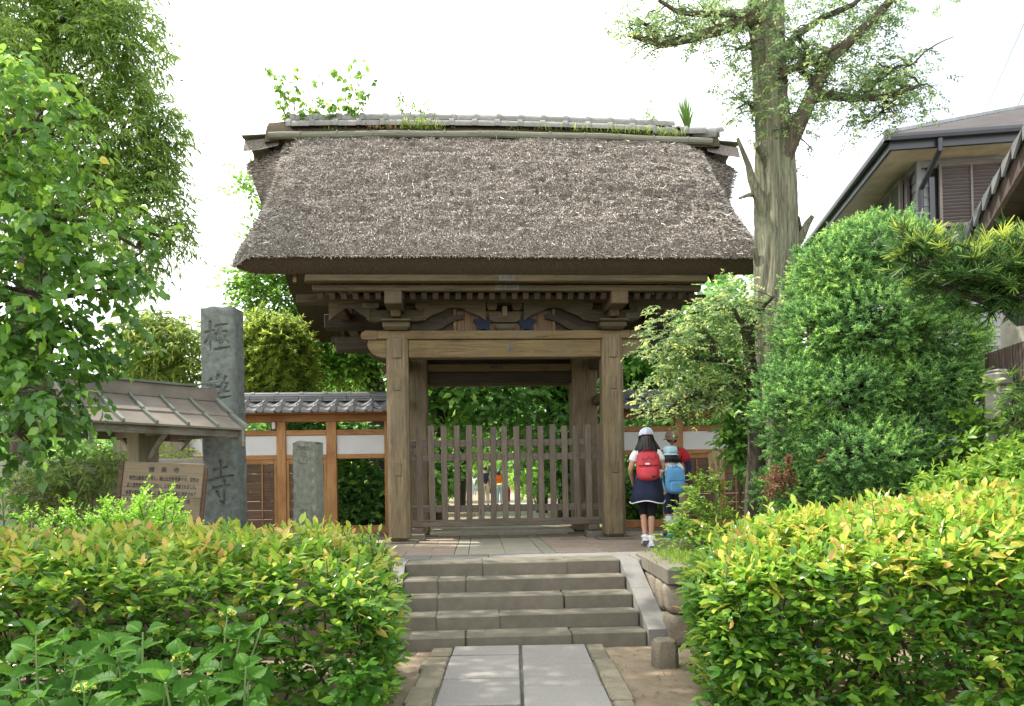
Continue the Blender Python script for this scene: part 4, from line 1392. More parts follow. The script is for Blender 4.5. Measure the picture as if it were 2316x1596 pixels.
for s in (-1, 1):                                            # curved barge boards
    up = [(y, roofz(abs(y) / DW) - .012) for y in np.linspace(-DW, DW, 17)]
    lo_ = [(y, roofz(abs(y) / DW) - .17 - .05 * abs(y / DW)) for y in np.linspace(DW, -DW, 17)]
    mb = MB()
    for k in range(16):
        q = [up[k], up[k + 1], lo_[15 - k], lo_[16 - k]]
        mb.prism(q, s * (LW - .055), s * (LW - .015), axes='yzx')
    sh('barge_board', mb, M_shelter)
sh('ridge_beam', MB().box((-LW + .06, -.05, zR - .24), (LW - .06, .05, zR - .13), .008), M_shelter)
sh('post', MB().box((-.13, -.13, 0), (.13, .13, zR - .242), .012), M_shelter_z, Matrix.Translation((.02, 0, 0)))
for y in (-1, 1):
    sh('brace', MB().tube([(.02, y * .13, 1.28), (.02, y * .40, 1.50), (.02, y * .60, zE - .04)], .03, 6), M_shelter)
sh('cross_beam', MB().box((-.05, -.60, zE - .10), (.05, .60, zE - .02), .008), M_shelter, Matrix.Translation((.02, 0, 0)))
sh('cross_beam', MB().box((-.05, -.60, zE - .10), (.05, .60, zE - .02), .008), M_shelter, Matrix.Translation((.73, 0, 0)))

nb = at(363, 1112, 8.75)
NB = thing('notice_board', 'tan wooden notice board written in black beside the tall carved pillar', 'notice board', (nb.x, 8.75, TERR), R(-4))
bm_ = Matrix.Translation((0, 0, 0.75)) @ Matrix.Rotation(R(-7), 4, 'X') @ Matrix.Rotation(R(3), 4, 'Y')
hh = [-.42, -.17, .09, .47]
for a, b in zip(hh[:-1], hh[1:]):
    MB().box((-.455, -.022, a + .001), (.455, .022, b - .001), .004).obj('plank', M_notice, NB, False, bm_)
MB().box((-.50, -.03, -.44), (-.457, .03, .47), .004).obj('batten', M_board, NB, False, bm_)
MB().box((.457, -.005, -.44), (.49, .03, .44), .004).obj('batten', M_board, NB, False, bm_)
for s in (-1, 1):
    MB().box((-.035, .024, -.80), (.035, .085, .40), .005).obj('leg', M_shelter_z, NB, False, bm_ @ Matrix.Translation((s * .38, 0, 0)))
def line(body, x, z, size, sx=1.0, sp=1.0):
    link('lettering', text_mesh('lettering', body, size, M_ink, 0.0006, .0006, sp, sx=sx), NB, bm_ @ Matrix.Translation((x, -.0235, z)))
line('極　楽　寺', .01, .385, .070, 1.0, 1.02)
line('霊鷲山極楽寺と号し、開山は忍性菩薩です。忍性は', .02, .285, .056, .62)
line('広く療養救済事業を行ない、人々から尊崇されました。', .01, .205, .056, .58)
line('本尊の釈迦如来立像は、国の重要文化財に指定されて', .0, .125, .056, .60)
line('います。', -.36, .045, .056, .62)
line('真言律宗', .26, .045, .056, .72)
line('GOKURAKUJI', -.10, -.04, .058, .8)
line('TEMPLE', .20, -.04, .058, .8)

# wooden plaque on a post by the right-hand wall
TG = thing('wooden_plaque', 'small peaked wooden plaque with faded writing on a post by the dark boards', 'sign', at_ground(1622, 12.9, TERR), R(-6))
MB().box((-.035, -.03, 0), (.035, .03, 1.02), .004).obj('post', M_shelter_z, TG)
pm = Matrix.Translation((0, -.045, 1.18)) @ Matrix.Rotation(R(-3), 4, 'Y')
MB().prism([(-.115, -.24), (.115, -.24), (.115, .20), (0, .25), (-.115, .20)], -.014, .014).obj('board', m_wood('yellowed_plaque_wood', (.30, .22, .11), (.46, .36, .20), 'z', (.27, .19, .09)), TG, False, pm)
MB().prism([(-.135, .195), (0, .255), (.135, .195), (.135, .215), (0, .278), (-.135, .215)], -.03, .03).obj('cap', M_shelter_z, TG, False, pm)
for x, b in ((-.05, '一\n人\n受\n付'), (.035, '参\n拝\n者\n入\n口')):
    link('lettering', text_mesh('lettering', b, .065, m_flat('brown_faded_ink', (.13, .08, .035), .9, .1, 0), .0006, line=.78), TG, pm @ Matrix.Translation((x, -.0155, 0)))

# stepped concrete wall beyond the shelter
cw = thing('concrete_wall', 'weathered grey concrete wall behind the shelter and the bamboo', 'wall', (-6.1, 11.3, .70), R(6))
for i in range(3):
    rough_block((-1.9 + i * 1.25, -.1, 0), (-.66 + i * 1.25, .1, 1.36), .004, c=.01).obj('panel', M_concrete, cw)

# ================================================================== two-storey grey house
HS = thing('grey_house', 'two storey grey sided house with brown louvred shutters and a hip roof', 'house', (7.25, 14.0, 0.7), R(-8))
def hb(name, lo, hi, mat, c=0.0, par=HS):
    lo, hi = Vector(lo), Vector(hi); cx = (lo + hi) / 2
    return MB().box(lo - cx, hi - cx, c).obj(name, mat, par, False, Matrix.Translation(cx))
HW, HD, HT = 7.5, 8.0, 6.52
hb('wall', (.06, .06, 0), (HW, HD, HT), M_siding)
nbd = 36
for i in range(nbd):                                          # lap boards, front and flank
    z0 = HT - .13 - (i + 1) * .168
    if z0 < -.1: break
    poly = [(0, z0 + .003), (-.026, z0 + .003), (-.010, z0 + .166), (0, z0 + .166)]
    MB().prism([(.06 + p, q) for p, q in poly], 0.04, HW, axes='yzx').obj('siding_board', M_siding, HS)
    MB().prism([(.06 + p, q) for p, q in poly], 0.04, HD, axes='xzy').obj('siding_board', M_siding, HS)
hb('corner_trim', (.0, .0, 0), (.075, .075, HT - .12), M_siding)
hb('frieze', (-.0, -.0, HT - .12), (HW, .058, HT), M_siding)
hb('frieze', (-.0, .06, HT - .12), (.058, HD, HT), M_siding)
hb('soffit', (-.62, -.66, HT + .002), (HW, HD, HT + .04), M_soffit)
for (lo, hi) in (((-.68, -.72, HT - .05), (HW, -.662, HT + .20)), ((-.68, -.66, HT - .05), (-.622, HD, HT + .20))):
    hb('fascia', lo, hi, M_gutter, .006)
g = MB()
prof = [(0, 0), (-.10, 0), (-.115, .05), (-.10, .10), (0, .10)]
g.prism([(-.722 + p, HT + .08 + q) for p, q in prof], -.79, HW, axes='yzx'); g.obj('gutter', M_gutter, HS)
g = MB(); g.prism([(-.682 + p, HT + .08 + q) for p, q in prof], -.83, HD, axes='xzy'); g.obj('gutter', M_gutter, HS)
dp = MB(); dp.tube([(.10, -.78, HT + .06), (.10, -.78, HT - .12), (.03, -.10, HT - .52), (.03, -.075, HT - .60), (.03, -.075, .2)], .045, 10); dp.obj('downpipe', M_gutter, HS, 'auto')
for z in (5.55, 3.4):
    MB().tube([(.03, -.075, z), (.03, -.075, z + .03)], .055, 10).obj('pipe_clip', M_siding, HS, 'auto')
# hip roof with courses
ez, slope = HT + .20, .50
def hip(t, side):
    a = 4.0 * t
    return a
rc = 26
for i in range(rc):
    t0, t1 = i / rc, (i + 1) / rc
    a0, a1 = 4.2 * t0, 4.2 * t1
    z0, z1 = ez + a0 * slope, ez + a1 * slope
    mb = MB()
    mb.add([(-.72 + a0, -.76 + a0, z0 + .02), (HW + .6 - a0, -.76 + a0, z0 + .02), (HW + .6 - a1, -.76 + a1, z1), (-.72 + a1, -.76 + a1, z1), (-.72 + a0, -.76 + a0, z0), (HW + .6 - a0, -.76 + a0, z0)],
           [(0, 1, 2, 3), (4, 5, 1, 0)])
    mb.obj('roof_course', M_slate, HS)
    mb = MB()
    mb.add([(-.72 + a0, -.76 + a0, z0 + .02), (-.72 + a0, HD + .6 - a0, z0 + .02), (-.72 + a1, HD + .6 - a1, z1), (-.72 + a1, -.76 + a1, z1), (-.72 + a0, -.76 + a0, z0), (-.72 + a0, HD + .6 - a0, z0)],
           [(0, 3, 2, 1), (4, 0, 1, 5)])
    mb.obj('roof_course', M_slate, HS)
MB().tube([(-.74, -.78, ez + .03), (3.48, 3.44, ez + 4.2 * slope + .03)], .055, 6).obj('hip_cap', M_siding, HS)
# windows with louvred shutters
def shutter(par, w, h, m):
    f = link('shutter', MB().box((-w / 2, -.02, -h / 2), (w / 2, .0, h / 2)).mesh('shutter', M_shutter), par, m)
    for (lo, hi) in (((-w / 2 - .02, -.06, -h / 2 - .03), (w / 2 + .02, .0, -h / 2 + .03)), ((-w / 2 - .02, -.06, h / 2 - .03), (w / 2 + .02, 0, h / 2 + .03)),
                     ((-w / 2 - .025, -.062, -h / 2), (-w / 2 + .025, .002, h / 2)), ((w / 2 - .025, -.062, -h / 2), (w / 2 + .025, .002, h / 2)), ((-.02, -.058, -h / 2 + .03), (.02, -.002, h / 2 - .03))):
        MB().box(lo, hi, .004).obj('frame', M_shutter_fr, f)
    n = int(h / .062)
    sl = MB().box((-w / 4 + .012, -.004, -.021), (w / 4 - .012, .004, .021)).mesh('louvre', M_shutter)
    for s in (-1, 1):
        for i in range(n):
            z = -h / 2 + .045 + i * (h - .09) / (n - 1)
            link('louvre', sl, f, Matrix.Translation((s * w / 4, -.036, z)) @ Matrix.Rotation(R(38), 4, 'X'))
    return f
fr_ = hb('window', (.20, -.01, 5.46), (2.6, .055, 6.36), M_glass)
for (lo, hi) in (((.16, -.05, 6.36), (2.64, .05, 6.40)), ((.16, -.05, 5.42), (2.64, .05, 5.46)), ((1.36, -.05, 5.46), (1.42, .05, 6.36))):
    MB().box(Vector(lo) - Vector((1.4, .0225, 5.91)), Vector(hi) - Vector((1.4, .0225, 5.91))).obj('frame', M_shutter_fr, fr_)
shutter(HS, 1.02, 1.06, Matrix.Translation((.86, -.055, 5.86)))
fr_ = hb('window', (-.01, .45, 5.46), (.055, 2.9, 6.36), M_glass)
for (lo, hi) in (((-.05, .40, 6.36), (.05, 2.95, 6.40)), ((-.05, .40, 5.42), (.05, 2.95, 5.46))):
    MB().box(Vector(lo) - Vector((.0225, 1.675, 5.91)), Vector(hi) - Vector((.0225, 1.675, 5.91))).obj('frame', M_shutter_fr, fr_)
shutter(HS, 1.05, 1.06, Matrix.Translation((-.055, 1.10, 5.86)) @ Matrix.Rotation(R(-90), 4, 'Z'))
hb('corner_post', (-.05, .36, 5.3), (.0, .52, 6.38), M_shutter)

# ================================================================== white walled building with tiled gable, near
WH = thing('white_building', 'cream walled building with a tiled gable edge and dark timber eave', 'building', (5.90, 9.55, 0.7), R(0))
MB().prism([(-6.0, 0), (0, 0), (0, 3.5), (-2.1, 4.88), (-6.0, 2.6)], 0.0, 3.5, axes='yzx').obj('wall', M_white, WH)
RK = [(.13, 3.55), (-2.1, 5.02)]
def rake_box(name, x0, x1, dz0, dz1, mat):
    poly = [(RK[0][0], RK[0][1] + dz0), (RK[1][0], RK[1][1] + dz0), (RK[1][0], RK[1][1] + dz1), (RK[0][0], RK[0][1] + dz1)]
    return MB().prism(poly, x0, x1, axes='yzx').obj(name, mat, WH)
rake_box('barge_board', -.36, -.30, -.10, .12, M_slat)
rake_box('soffit', -.298, 3.5, .0, .05, M_gate_dk)
rake_box('roof_deck', -.36, 3.5, .122, .15, M_gutter)
nt = 12
for i in range(nt):
    a, b = i / nt, (i + 1) / nt
    y0, z0 = RK[0][0] + (RK[1][0] - RK[0][0]) * a, RK[0][1] + (RK[1][1] - RK[0][1]) * a
    y1, z1 = RK[0][0] + (RK[1][0] - RK[0][0]) * b, RK[0][1] + (RK[1][1] - RK[0][1]) * b
    MB().prism([(y0, z0 + .175), (y1 - .01, z1 + .155), (y1 - .01, z1 + .20), (y0, z0 + .235)], -.42, -.20, axes='yzx').obj('verge_tile', M_tile, WH)
    MB().prism([(y0, z0 + .06), (y0 - .012, z0 + .06), (y1, z1 + .19), (y0, z0 + .20)], -.435, -.405, axes='yzx').obj('verge_tile', M_tile, WH)
for (yy, zz) in ((-.30, 3.70), (-1.4, 4.42)):
    MB().box((-.30, -.10, -.15), (.2, .10, .05), .008).obj('purlin', M_gate_dk, WH, False, Matrix.Translation((0, yy, zz)))
MB().box((-.24, -.16, -.12), (.0, .16, .14), .008).obj('window_hood', M_gutter, WH, False, Matrix.Translation((0, -.62, 2.78)) @ Matrix.Rotation(R(38), 4, 'X'))

SF = thing('slat_fence', 'dark brown vertical slat screen behind the round topped concrete post', 'fence', (5.0, 8.35, 0.70), 0)
n = 60
smesh = MB().box((-.014, -.017, 0), (.014, .017, 2.2), .003).mesh('slat', M_slat)
for i in range(n):
    link('slat', smesh, SF, Matrix.Translation((0, -.02 - i * .047, 0)) @ Matrix.Diagonal((1, 1, 1 + .0008 * i, 1)))
MB().box((.016, -2.9, 0), (.05, 0, 2.12)).obj('backing', M_slat, SF)
cp = at_ground(2268, 7.85, TERR)
CPp = thing('concrete_post', 'old concrete gatepost with a rounded cap beside the slat screen', 'post', (cp.x, 7.85, TERR), R(18))
MB().box((-.085, -.085, 0), (.085, .085, 1.80), .012).obj('shaft', M_concrete, CPp)
mb = MB().box((-.10, -.10, 1.803), (.10, .10, 1.93), .02)
mb.box((-.075, -.075, 1.931), (.075, .075, 1.965), .016)
mb.obj('cap', M_concrete, CPp)

# overhead wires
for i, (p0, p1) in enumerate((((2316, 210, 16.), (2060, 700, 60)), ((2330, 20, 16.), (2080, 560, 60)))):
    a, b = at(*p0), at(*p1)
    pts = [a.lerp(b, t) - Vector((0, 0, 1.2 * t * (1 - t))) for t in np.linspace(-.2, 1, 20)]
    o = MB().tube(pts, .006, 5).obj('overhead_wire', M_gutter, None)
    tag(o, ['lower thin overhead wire crossing the sky above the house roof', 'upper thin overhead wire crossing the sky above the house roof'][i], 'wire', 'overhead wires')
# ================================================================== plants
L_hedge = m_leaf('glossy_hedge_leaf', [(0, (0.02, 0.06017, 0.0132)), (.38, (0.06249, 0.1805, 0.02375)), (.66, (0.2, 0.361, 0.03431)), (.84, (0.4125, 0.4011, 0.05938)), (1, (0.4959, 0.3262, 0.09691))], .22, 0.44, .55)
L_hyd = m_leaf('hydrangea_leaf', [(0, (0.0191, 0.07012, 0.006806)), (.5, (0.03819, 0.1258, 0.01175)), (1, (0.08184, 0.1988, 0.01856))], .5, 0.44, .14)
L_broad = m_leaf('broad_tree_leaf', [(0, (0.02699, 0.07839, 0.01663)), (.45, (0.07712, 0.1959, 0.03089)), (.8, (0.2026, 0.3837, 0.03564)), (.95, (0.4241, 0.5552, 0.05346)), (1, (0.8098, 0.4573, 0.1069))], .32, 0.42, .5)
L_willow = m_leaf('long_hanging_leaf', [(0, (0.06076, 0.123, 0.02548)), (.5, (0.1763, 0.2955, 0.0546)), (1, (0.4556, 0.5911, 0.1001))], .45, 0.44, .35)
L_juniper = m_leaf('juniper_scale_leaf', [(0, (0.05389, 0.1208, 0.04755)), (.5, (0.1572, 0.3309, 0.09728)), (1, (0.4714, 0.6902, 0.1621))], .6, 0.28, .25)
L_yew = m_leaf('flat_spray_leaf', [(0, (0.0315, 0.0735, 0.0315)), (.5, (0.09975, 0.1837, 0.06825)), (.8, (0.294, 0.378, 0.126)), (1, (0.5775, 0.609, 0.168))], .45, 0.44, .4)
L_podo = m_leaf('long_needle_leaf', [(0, (.016, .048, .014)), (.5, (.055, .13, .028)), (.8, (.20, .30, .045)), (1, (.42, .48, .06))], .35, 0.36, .45)
L_maple = m_leaf('bright_maple_leaf', [(0, (0.0486, 0.1188, 0.0216)), (.5, (0.1134, 0.2592, 0.0324)), (1, (0.2592, 0.432, 0.054))], .5, 0.52, .3)
L_forest = m_leaf('forest_leaf', [(0, (0.04376, 0.1163, 0.03364)), (.5, (0.1276, 0.2907, 0.07207)), (.85, (0.3464, 0.6117, 0.1081)), (1, (0.7293, 0.9, 0.1441))], .35, 0.48, .45)
L_bamboo = m_leaf('bamboo_leaf', [(0, (0.06875, 0.125, 0.025)), (.5, (0.175, 0.2687, 0.04375)), (1, (0.3625, 0.45, 0.075))], .5, 0.48, .3)
L_grass = m_leaf('grass_blade', [(0, (.05, .12, .02)), (.5, (.12, .24, .03)), (1, (.32, .38, .07))], .5, 0.43, .3)
L_box = m_leaf('small_round_leaf', [(0, (.028, .10, .016)), (.5, (.085, .26, .022)), (1, (.23, .45, .035))], .4, 0.40, .4)
L_azalea = m_leaf('azalea_leaf', [(0, (.035, .10, .014)), (.5, (.115, .245, .024)), (1, (.28, .40, .05))], .4, 0.40, .4)
L_brown = m_leaf('withered_leaf', [(0, (0.12, 0.06375, 0.03325)), (1, (0.27, 0.1615, 0.09025))], .8, 0.28, .2)
L_flower = m_leaf('green_flower_bud', [(0, (.30, .38, .06)), (1, (.58, .62, .16))], .6, 0.38, .3)

def limb_mesh(paths, mat, name='branch', n=7):
    mb = MB()
    for pts, r0, r1 in paths:
        k = len(pts)
        mb.tube(pts, [r0 + (r1 - r0) * i / max(1, k - 1) for i in range(k)], n, jitter=.06)
    return mb.mesh(name, mat, 'auto')
def curve(a, b, sag=0.0, n=6, wob=0.0):
    a, b = Vector(a), Vector(b)
    out = []
    L = (b - a).length
    for i in range(n):
        t = i / (n - 1)
        p = a.lerp(b, t)
        p.z += sag * 4 * t * (1 - t)
        if 0 < i < n - 1 and wob:
            p += Vector([random.uniform(-1, 1) * wob * L for _ in range(3)])
        out.append(p)
    return out

def foliage(E, n, L, k, kind, size, mat, name='crown', droop=.3, outward=.7, up=.25, shell=.5, tint=None, front=.3, spread=.9, flat=.6, hang=0.0, lump=.10, svar=.3, weights=None, tscale=None, smooth=False):
    P, O = in_clumps(E, n, shell, weights, front, lump)
    D = unit(O * outward + np.array([0, 0, up]) + rng.normal(0, .45, (n, 3)))
    Ln = L * rng.uniform(.6, 1.35, n)
    pos, d, nr, sz, t = twig_leaves(P, D, Ln, k, droop, spread, flat, .35, size, svar, hang)
    tw = np.repeat(rng.normal(0, .13, n), k)
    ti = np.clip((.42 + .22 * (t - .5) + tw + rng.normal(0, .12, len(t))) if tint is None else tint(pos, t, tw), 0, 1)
    return leaf_mesh(name, kind, pos, d, nr, sz, ti, mat, smooth)

def simple_plant(name, label, cat, E, n, L, k, kind, size, mat, base=None, group=None, stems=5, stem_r=.012, stem_mat=None, leaf_name='foliage', **kw):
    c0 = sum((Vector(c) for c, r in E), Vector()) / len(E)
    if base is None:
        base = Vector((c0.x, c0.y, gz(c0.x, c0.y)))
    base = Vector(base)
    T = thing(name, label, cat, base, 0, group)
    inv = Matrix.Translation(-base)
    me = foliage(E, n, L, k, kind, size, mat, leaf_name, **kw)
    me.transform(inv)
    link(leaf_name, me, T)
    if stems:
        ps = []
        for i in range(stems):
            c, r = E[i % len(E)]
            u = np.array([random.uniform(-.6, .6) for _ in range(3)])
            ps.append((curve(base + Vector((random.uniform(-.06, .06), random.uniform(-.06, .06), -.02)), Vector(c + r * u), .03, 6, .04), stem_r, stem_r * .35))
        sm = limb_mesh(ps, stem_mat or M_twig, 'stem', 6)
        sm.transform(inv)
        link('stem', sm, T)
    return T

def bark_trunk(path, radii, seed=0, sides=44, per=9, ridge=.07):
    rs = random.Random(seed)
    pts, rad = [], []
    for i in range(len(path) - 1):
        for k in range(per):
            t = k / per
            a, b = Vector(path[i]), Vector(path[i + 1])
            pts.append(a.lerp(b, t)); rad.append(radii[i] + (radii[i + 1] - radii[i]) * t)
    pts.append(Vector(path[-1])); rad.append(radii[-1])
    ph = [rs.uniform(0, 6) for _ in range(8)]
    rows = []
    for i, (p, r) in enumerate(zip(pts, rad)):
        row = []
        for k in range(sides + 1):
            a = 2 * math.pi * (k % sides) / sides
            z = p.z
            q = 1 + ridge * math.sin(5 * a + 1.1 * math.sin(z * 1.9 + ph[0]) + ph[1]) + ridge * .7 * math.sin(11 * a + 1.6 * math.sin(z * 2.6 + ph[2])) + ridge * .45 * math.sin(19 * a + 2 * math.sin(z * 3.7 + ph[3]))
            q += ridge * .5 * math.sin(z * 2.1 + ph[4] + 2 * a) + rs.uniform(-.012, .012)
            row.append(p + Vector((math.cos(a), math.sin(a), 0)) * r * q)
        rows.append(row)
    return MB().grid(rows)

# ------------------------------------------------------------------ clipped hedges of glossy leaves with orange shoots
def hedge(name, label, corners, ztop, n, seed, rise=0.0, zlow=.02, ends=(1, 1), taper=.06, pick=300, shoots=260):
    """corners: front-left, front-right, back-right, back-left on the ground"""
    fl, fr, br, bl = (np.array(c, float) for c in corners)
    cen = (fl + fr + br + bl) / 4
    T = thing(name, label, 'hedge', (cen[0], cen[1], 0))
    def bil(s, t): return (fl * (1 - s)[:, None] + fr * s[:, None]) * (1 - t)[:, None] + (bl * (1 - s)[:, None] + br * s[:, None]) * t[:, None]
    LF, LD = np.linalg.norm(fr - fl), np.linalg.norm(bl - fl)
    areas = np.array([LF * ztop * 1.35, LF * LD * 1.2, LD * ztop * ends[0], LD * ztop * ends[1], LF * ztop * .25])
    cnt = (areas / areas.sum() * n).astype(int)
    Ps, Ns = [], []
    fdir = unit(fr - fl); out_f = np.array([fdir[1], -fdir[0]])
    for f, c in enumerate(cnt):
        a, b = rng.random(c), rng.random(c)
        dep = .20 * rng.random(c) ** 1.5
        if f in (0, 4):
            z = zlow + (ztop - zlow) * a
            s = b
            t = np.zeros(c) if f == 0 else np.ones(c)
            xy = bil(s, t); o = out_f if f == 0 else -out_f
            nrm = np.concatenate([np.tile(o, (c, 1)), np.full((c, 1), .35)], 1)
            inw = -nrm * dep[:, None]
            P = np.concatenate([xy, z[:, None]], 1) + inw
        elif f == 1:
            xy = bil(a, b); P = np.concatenate([xy, (ztop - dep)[:, None]], 1)
            nrm = np.tile(np.array([0, 0, 1.0]), (c, 1))
        else:
            s = np.zeros(c) if f == 2 else np.ones(c)
            xy = bil(s, a); z = zlow + (ztop - zlow) * b
            o = -fdir if f == 2 else fdir
            nrm = np.concatenate([np.tile(o, (c, 1)), np.full((c, 1), .35)], 1)
            P = np.concatenate([xy, z[:, None]], 1) - nrm * dep[:, None]
        Ps.append(P); Ns.append(nrm)
    P, N_ = np.concatenate(Ps), np.concatenate(Ns)
    # rounded shoulders and billows
    c3 = np.array([cen[0], cen[1], ztop * .5])
    hx = np.abs((P[:, :2] - cen) @ fdir) / (LF / 2); hy = np.abs((P[:, :2] - cen) @ out_f) / (LD / 2); hz = np.clip((P[:, 2] - ztop * .45) / (ztop * .55), 0, 1)
    rnd = np.clip(hy, 0, 1) ** 5 * hz ** 3
    rnd2 = np.clip(hx, 0, 1) ** 16 * hz ** 2
    P[:, 2] -= .16 * rnd + .26 * rnd2
    P[:, :2] += (cen - P[:, :2]) * (.05 * hz ** 3)[:, None]
    low = np.clip(1 - P[:, 2] / (ztop * .5), 0, 1)
    q = P * 2.6
    bil_ = np.sin(q[:, 0] * 1.3 + seed) * np.sin(q[:, 1] * 1.7 + seed * 2) * np.sin(q[:, 2] * 2.1 + seed) + .6 * np.sin(q[:, 0] * 3.1 + q[:, 2] * 2.2 + seed)
    P += N_ * (.065 * bil_)[:, None]
    sx = np.clip((P[:, :2] - fl) @ fdir / LF, 0, 1)
    P[:, 2] *= 1 + rise * sx
    thin = rng.random(len(P)) < low * .12                     # sparser towards the ground
    P, N_ = P[~thin], N_[~thin]
    n = len(P)
    D = unit(N_ * .8 + np.array([0, 0, .55]) + rng.normal(0, .45, (n, 3)))
    L = rng.uniform(.09, .20, n)
    k = 7
    pos, d, nr, sz, t = twig_leaves(P, D, L, k, .12, .95, .75, .35, .078, .45)
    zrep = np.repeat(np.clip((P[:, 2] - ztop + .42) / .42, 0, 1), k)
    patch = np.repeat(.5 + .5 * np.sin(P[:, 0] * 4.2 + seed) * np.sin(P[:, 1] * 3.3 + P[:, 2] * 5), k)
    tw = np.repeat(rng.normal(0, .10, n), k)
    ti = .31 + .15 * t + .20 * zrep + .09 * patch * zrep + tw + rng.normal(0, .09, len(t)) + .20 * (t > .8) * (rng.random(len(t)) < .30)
    # young shoots standing above the top
    m = shoots
    a, b = rng.random(m), rng.random(m) ** .8
    xy = bil(a, b)
    SP = np.concatenate([xy, (ztop * (1 + rise * a) - .10 - .16 * np.abs(2 * b - 1) ** 5)[:, None]], 1)
    SD = unit(np.array([0, 0, 1.0]) + rng.normal(0, .28, (m, 3)))
    SL = rng.uniform(.12, .30, m) + .10 * (rng.random(m) < .08)
    p2, d2, n2, s2, t2 = twig_leaves(SP, SD, SL, 8, .05, .9, .7, .65, .072, .25)
    ti2 = .48 + .32 * t2 ** 1.8 + np.repeat(rng.normal(0, .10, m), 8) + rng.normal(0, .05, len(t2))
    pos, d, nr, sz, ti = np.concatenate([pos, p2]), np.concatenate([d, d2]), np.concatenate([nr, n2]), np.concatenate([sz, s2]), np.clip(np.concatenate([ti, ti2]), 0, 1)
    # the 300 leaves that show largest are leaves of their own
    C = np.array([0, 0, CAM_Z])
    dist = np.linalg.norm(pos - C, axis=1)
    view = unit(C - pos)
    facing = np.abs((unit(nr) * view).sum(1))
    px = PX0 + FPX * pos[:, 0] / pos[:, 1]
    py = 1098 - FPX * (pos[:, 2] - CAM_Z) / pos[:, 1]
    depth_in = ((pos[:, :2] - fl) @ out_f)
    score = sz / dist * (.4 + .6 * facing) * (1 + .5 * np.clip(depth_in, -.6, .2))
    ok = (px > 10) & (px < 2306) & (py < 1590)
    score[~ok] = 0
    order = np.argsort(-score)[:pick]
    rest = np.ones(len(pos), bool); rest[order] = False
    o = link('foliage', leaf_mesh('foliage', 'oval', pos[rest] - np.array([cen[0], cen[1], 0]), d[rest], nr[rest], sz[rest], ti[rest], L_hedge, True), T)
    o['kind'] = 'stuff'
    V0, F0 = TEMPL['oval']
    bank = [np_mesh('leaf', V0, F0, L_hedge, np.full(len(V0), x), True) for x in np.linspace(.2, 1, 9)]
    M = frames(d[order], nr[order])
    for i, oi in enumerate(order):
        me = bank[int(np.clip(round((ti[oi] - .2) / .1), 0, 8))]
        mm = Matrix(M[i].tolist()).to_4x4() @ Matrix.Scale(float(sz[oi]), 4)
        mm.translation = Vector(pos[oi] - np.array([cen[0], cen[1], 0]))
        link('leaf', me, T, mm)
    # woody inside
    ps = []
    for i in range(70):
        s, t_ = random.random(), random.random()
        b0 = bil(np.array([s]), np.array([.25 + .5 * t_]))[0]
        b1 = bil(np.array([min(1, max(0, s + random.uniform(-.08, .08)))]), np.array([random.random()]))[0]
        ps.append((curve((b0[0], b0[1], -.03), (b1[0], b1[1], ztop * random.uniform(.6, .95)), 0, 6, .05), random.uniform(.010, .022), .004))
    for i in range(m):
        ps.append(([Vector(SP[i]), Vector(SP[i] + SD[i] * SL[i] * .9)], .0035, .002))
    sm = limb_mesh(ps, M_twig, 'stem', 5)
    sm.transform(Matrix.Translation((-cen[0], -cen[1], 0)))
    o = link('stem', sm, T); o['kind'] = 'stuff'
    return T
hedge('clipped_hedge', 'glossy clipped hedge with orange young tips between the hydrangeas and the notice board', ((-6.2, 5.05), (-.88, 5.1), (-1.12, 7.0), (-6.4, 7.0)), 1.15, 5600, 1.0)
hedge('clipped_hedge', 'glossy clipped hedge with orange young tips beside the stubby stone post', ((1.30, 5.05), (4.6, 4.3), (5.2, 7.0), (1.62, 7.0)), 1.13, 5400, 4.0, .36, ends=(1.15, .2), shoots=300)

# ------------------------------------------------------------------ hydrangeas at the very front
def hyd_leaf(seed):
    rs = random.Random(seed)
    rows = []
    tv = np.linspace(0, 1, 23)
    for t in tv:
        w = .37 * math.sin(math.pi * min(1, t ** .74)) ** .9 if 0 < t < 1 else 0.004
        row = []
        for s in (-1, -.75, -.5, -.22, 0, .22, .5, .75, 1):
            ser = 1 + (.045 if abs(s) == 1 else 0) * (1 if int(round(t * 22)) % 2 else -1)
            z = .16 * abs(s) * w * 2 - .26 * t ** 2 + .022 * math.sin(t * 40 - abs(s) * 7) * (abs(s) ** .5) - (.03 if s == 0 else 0) + .05 * math.sin(t * 5 + seed) * s
            row.append(Vector((s * w * ser, t, z)))
        rows.append(row)
    return MB().grid(rows)
HB = []
for i in range(6):
    me = hyd_leaf(i).mesh('leaf', L_hyd, True)
    a = me.attributes.new('tint', 'FLOAT', 'POINT')
    tv = np.clip(.18 + .13 * i + np.array([.32 if abs(v.co.x) < .012 else .12 * max(0, math.sin(v.co.y * 40 - abs(v.co.x) * 20)) ** 4 for v in me.vertices]), 0, 1)
    a.data.foreach_set('value', tv.astype(np.float32))
    HB.append(me)
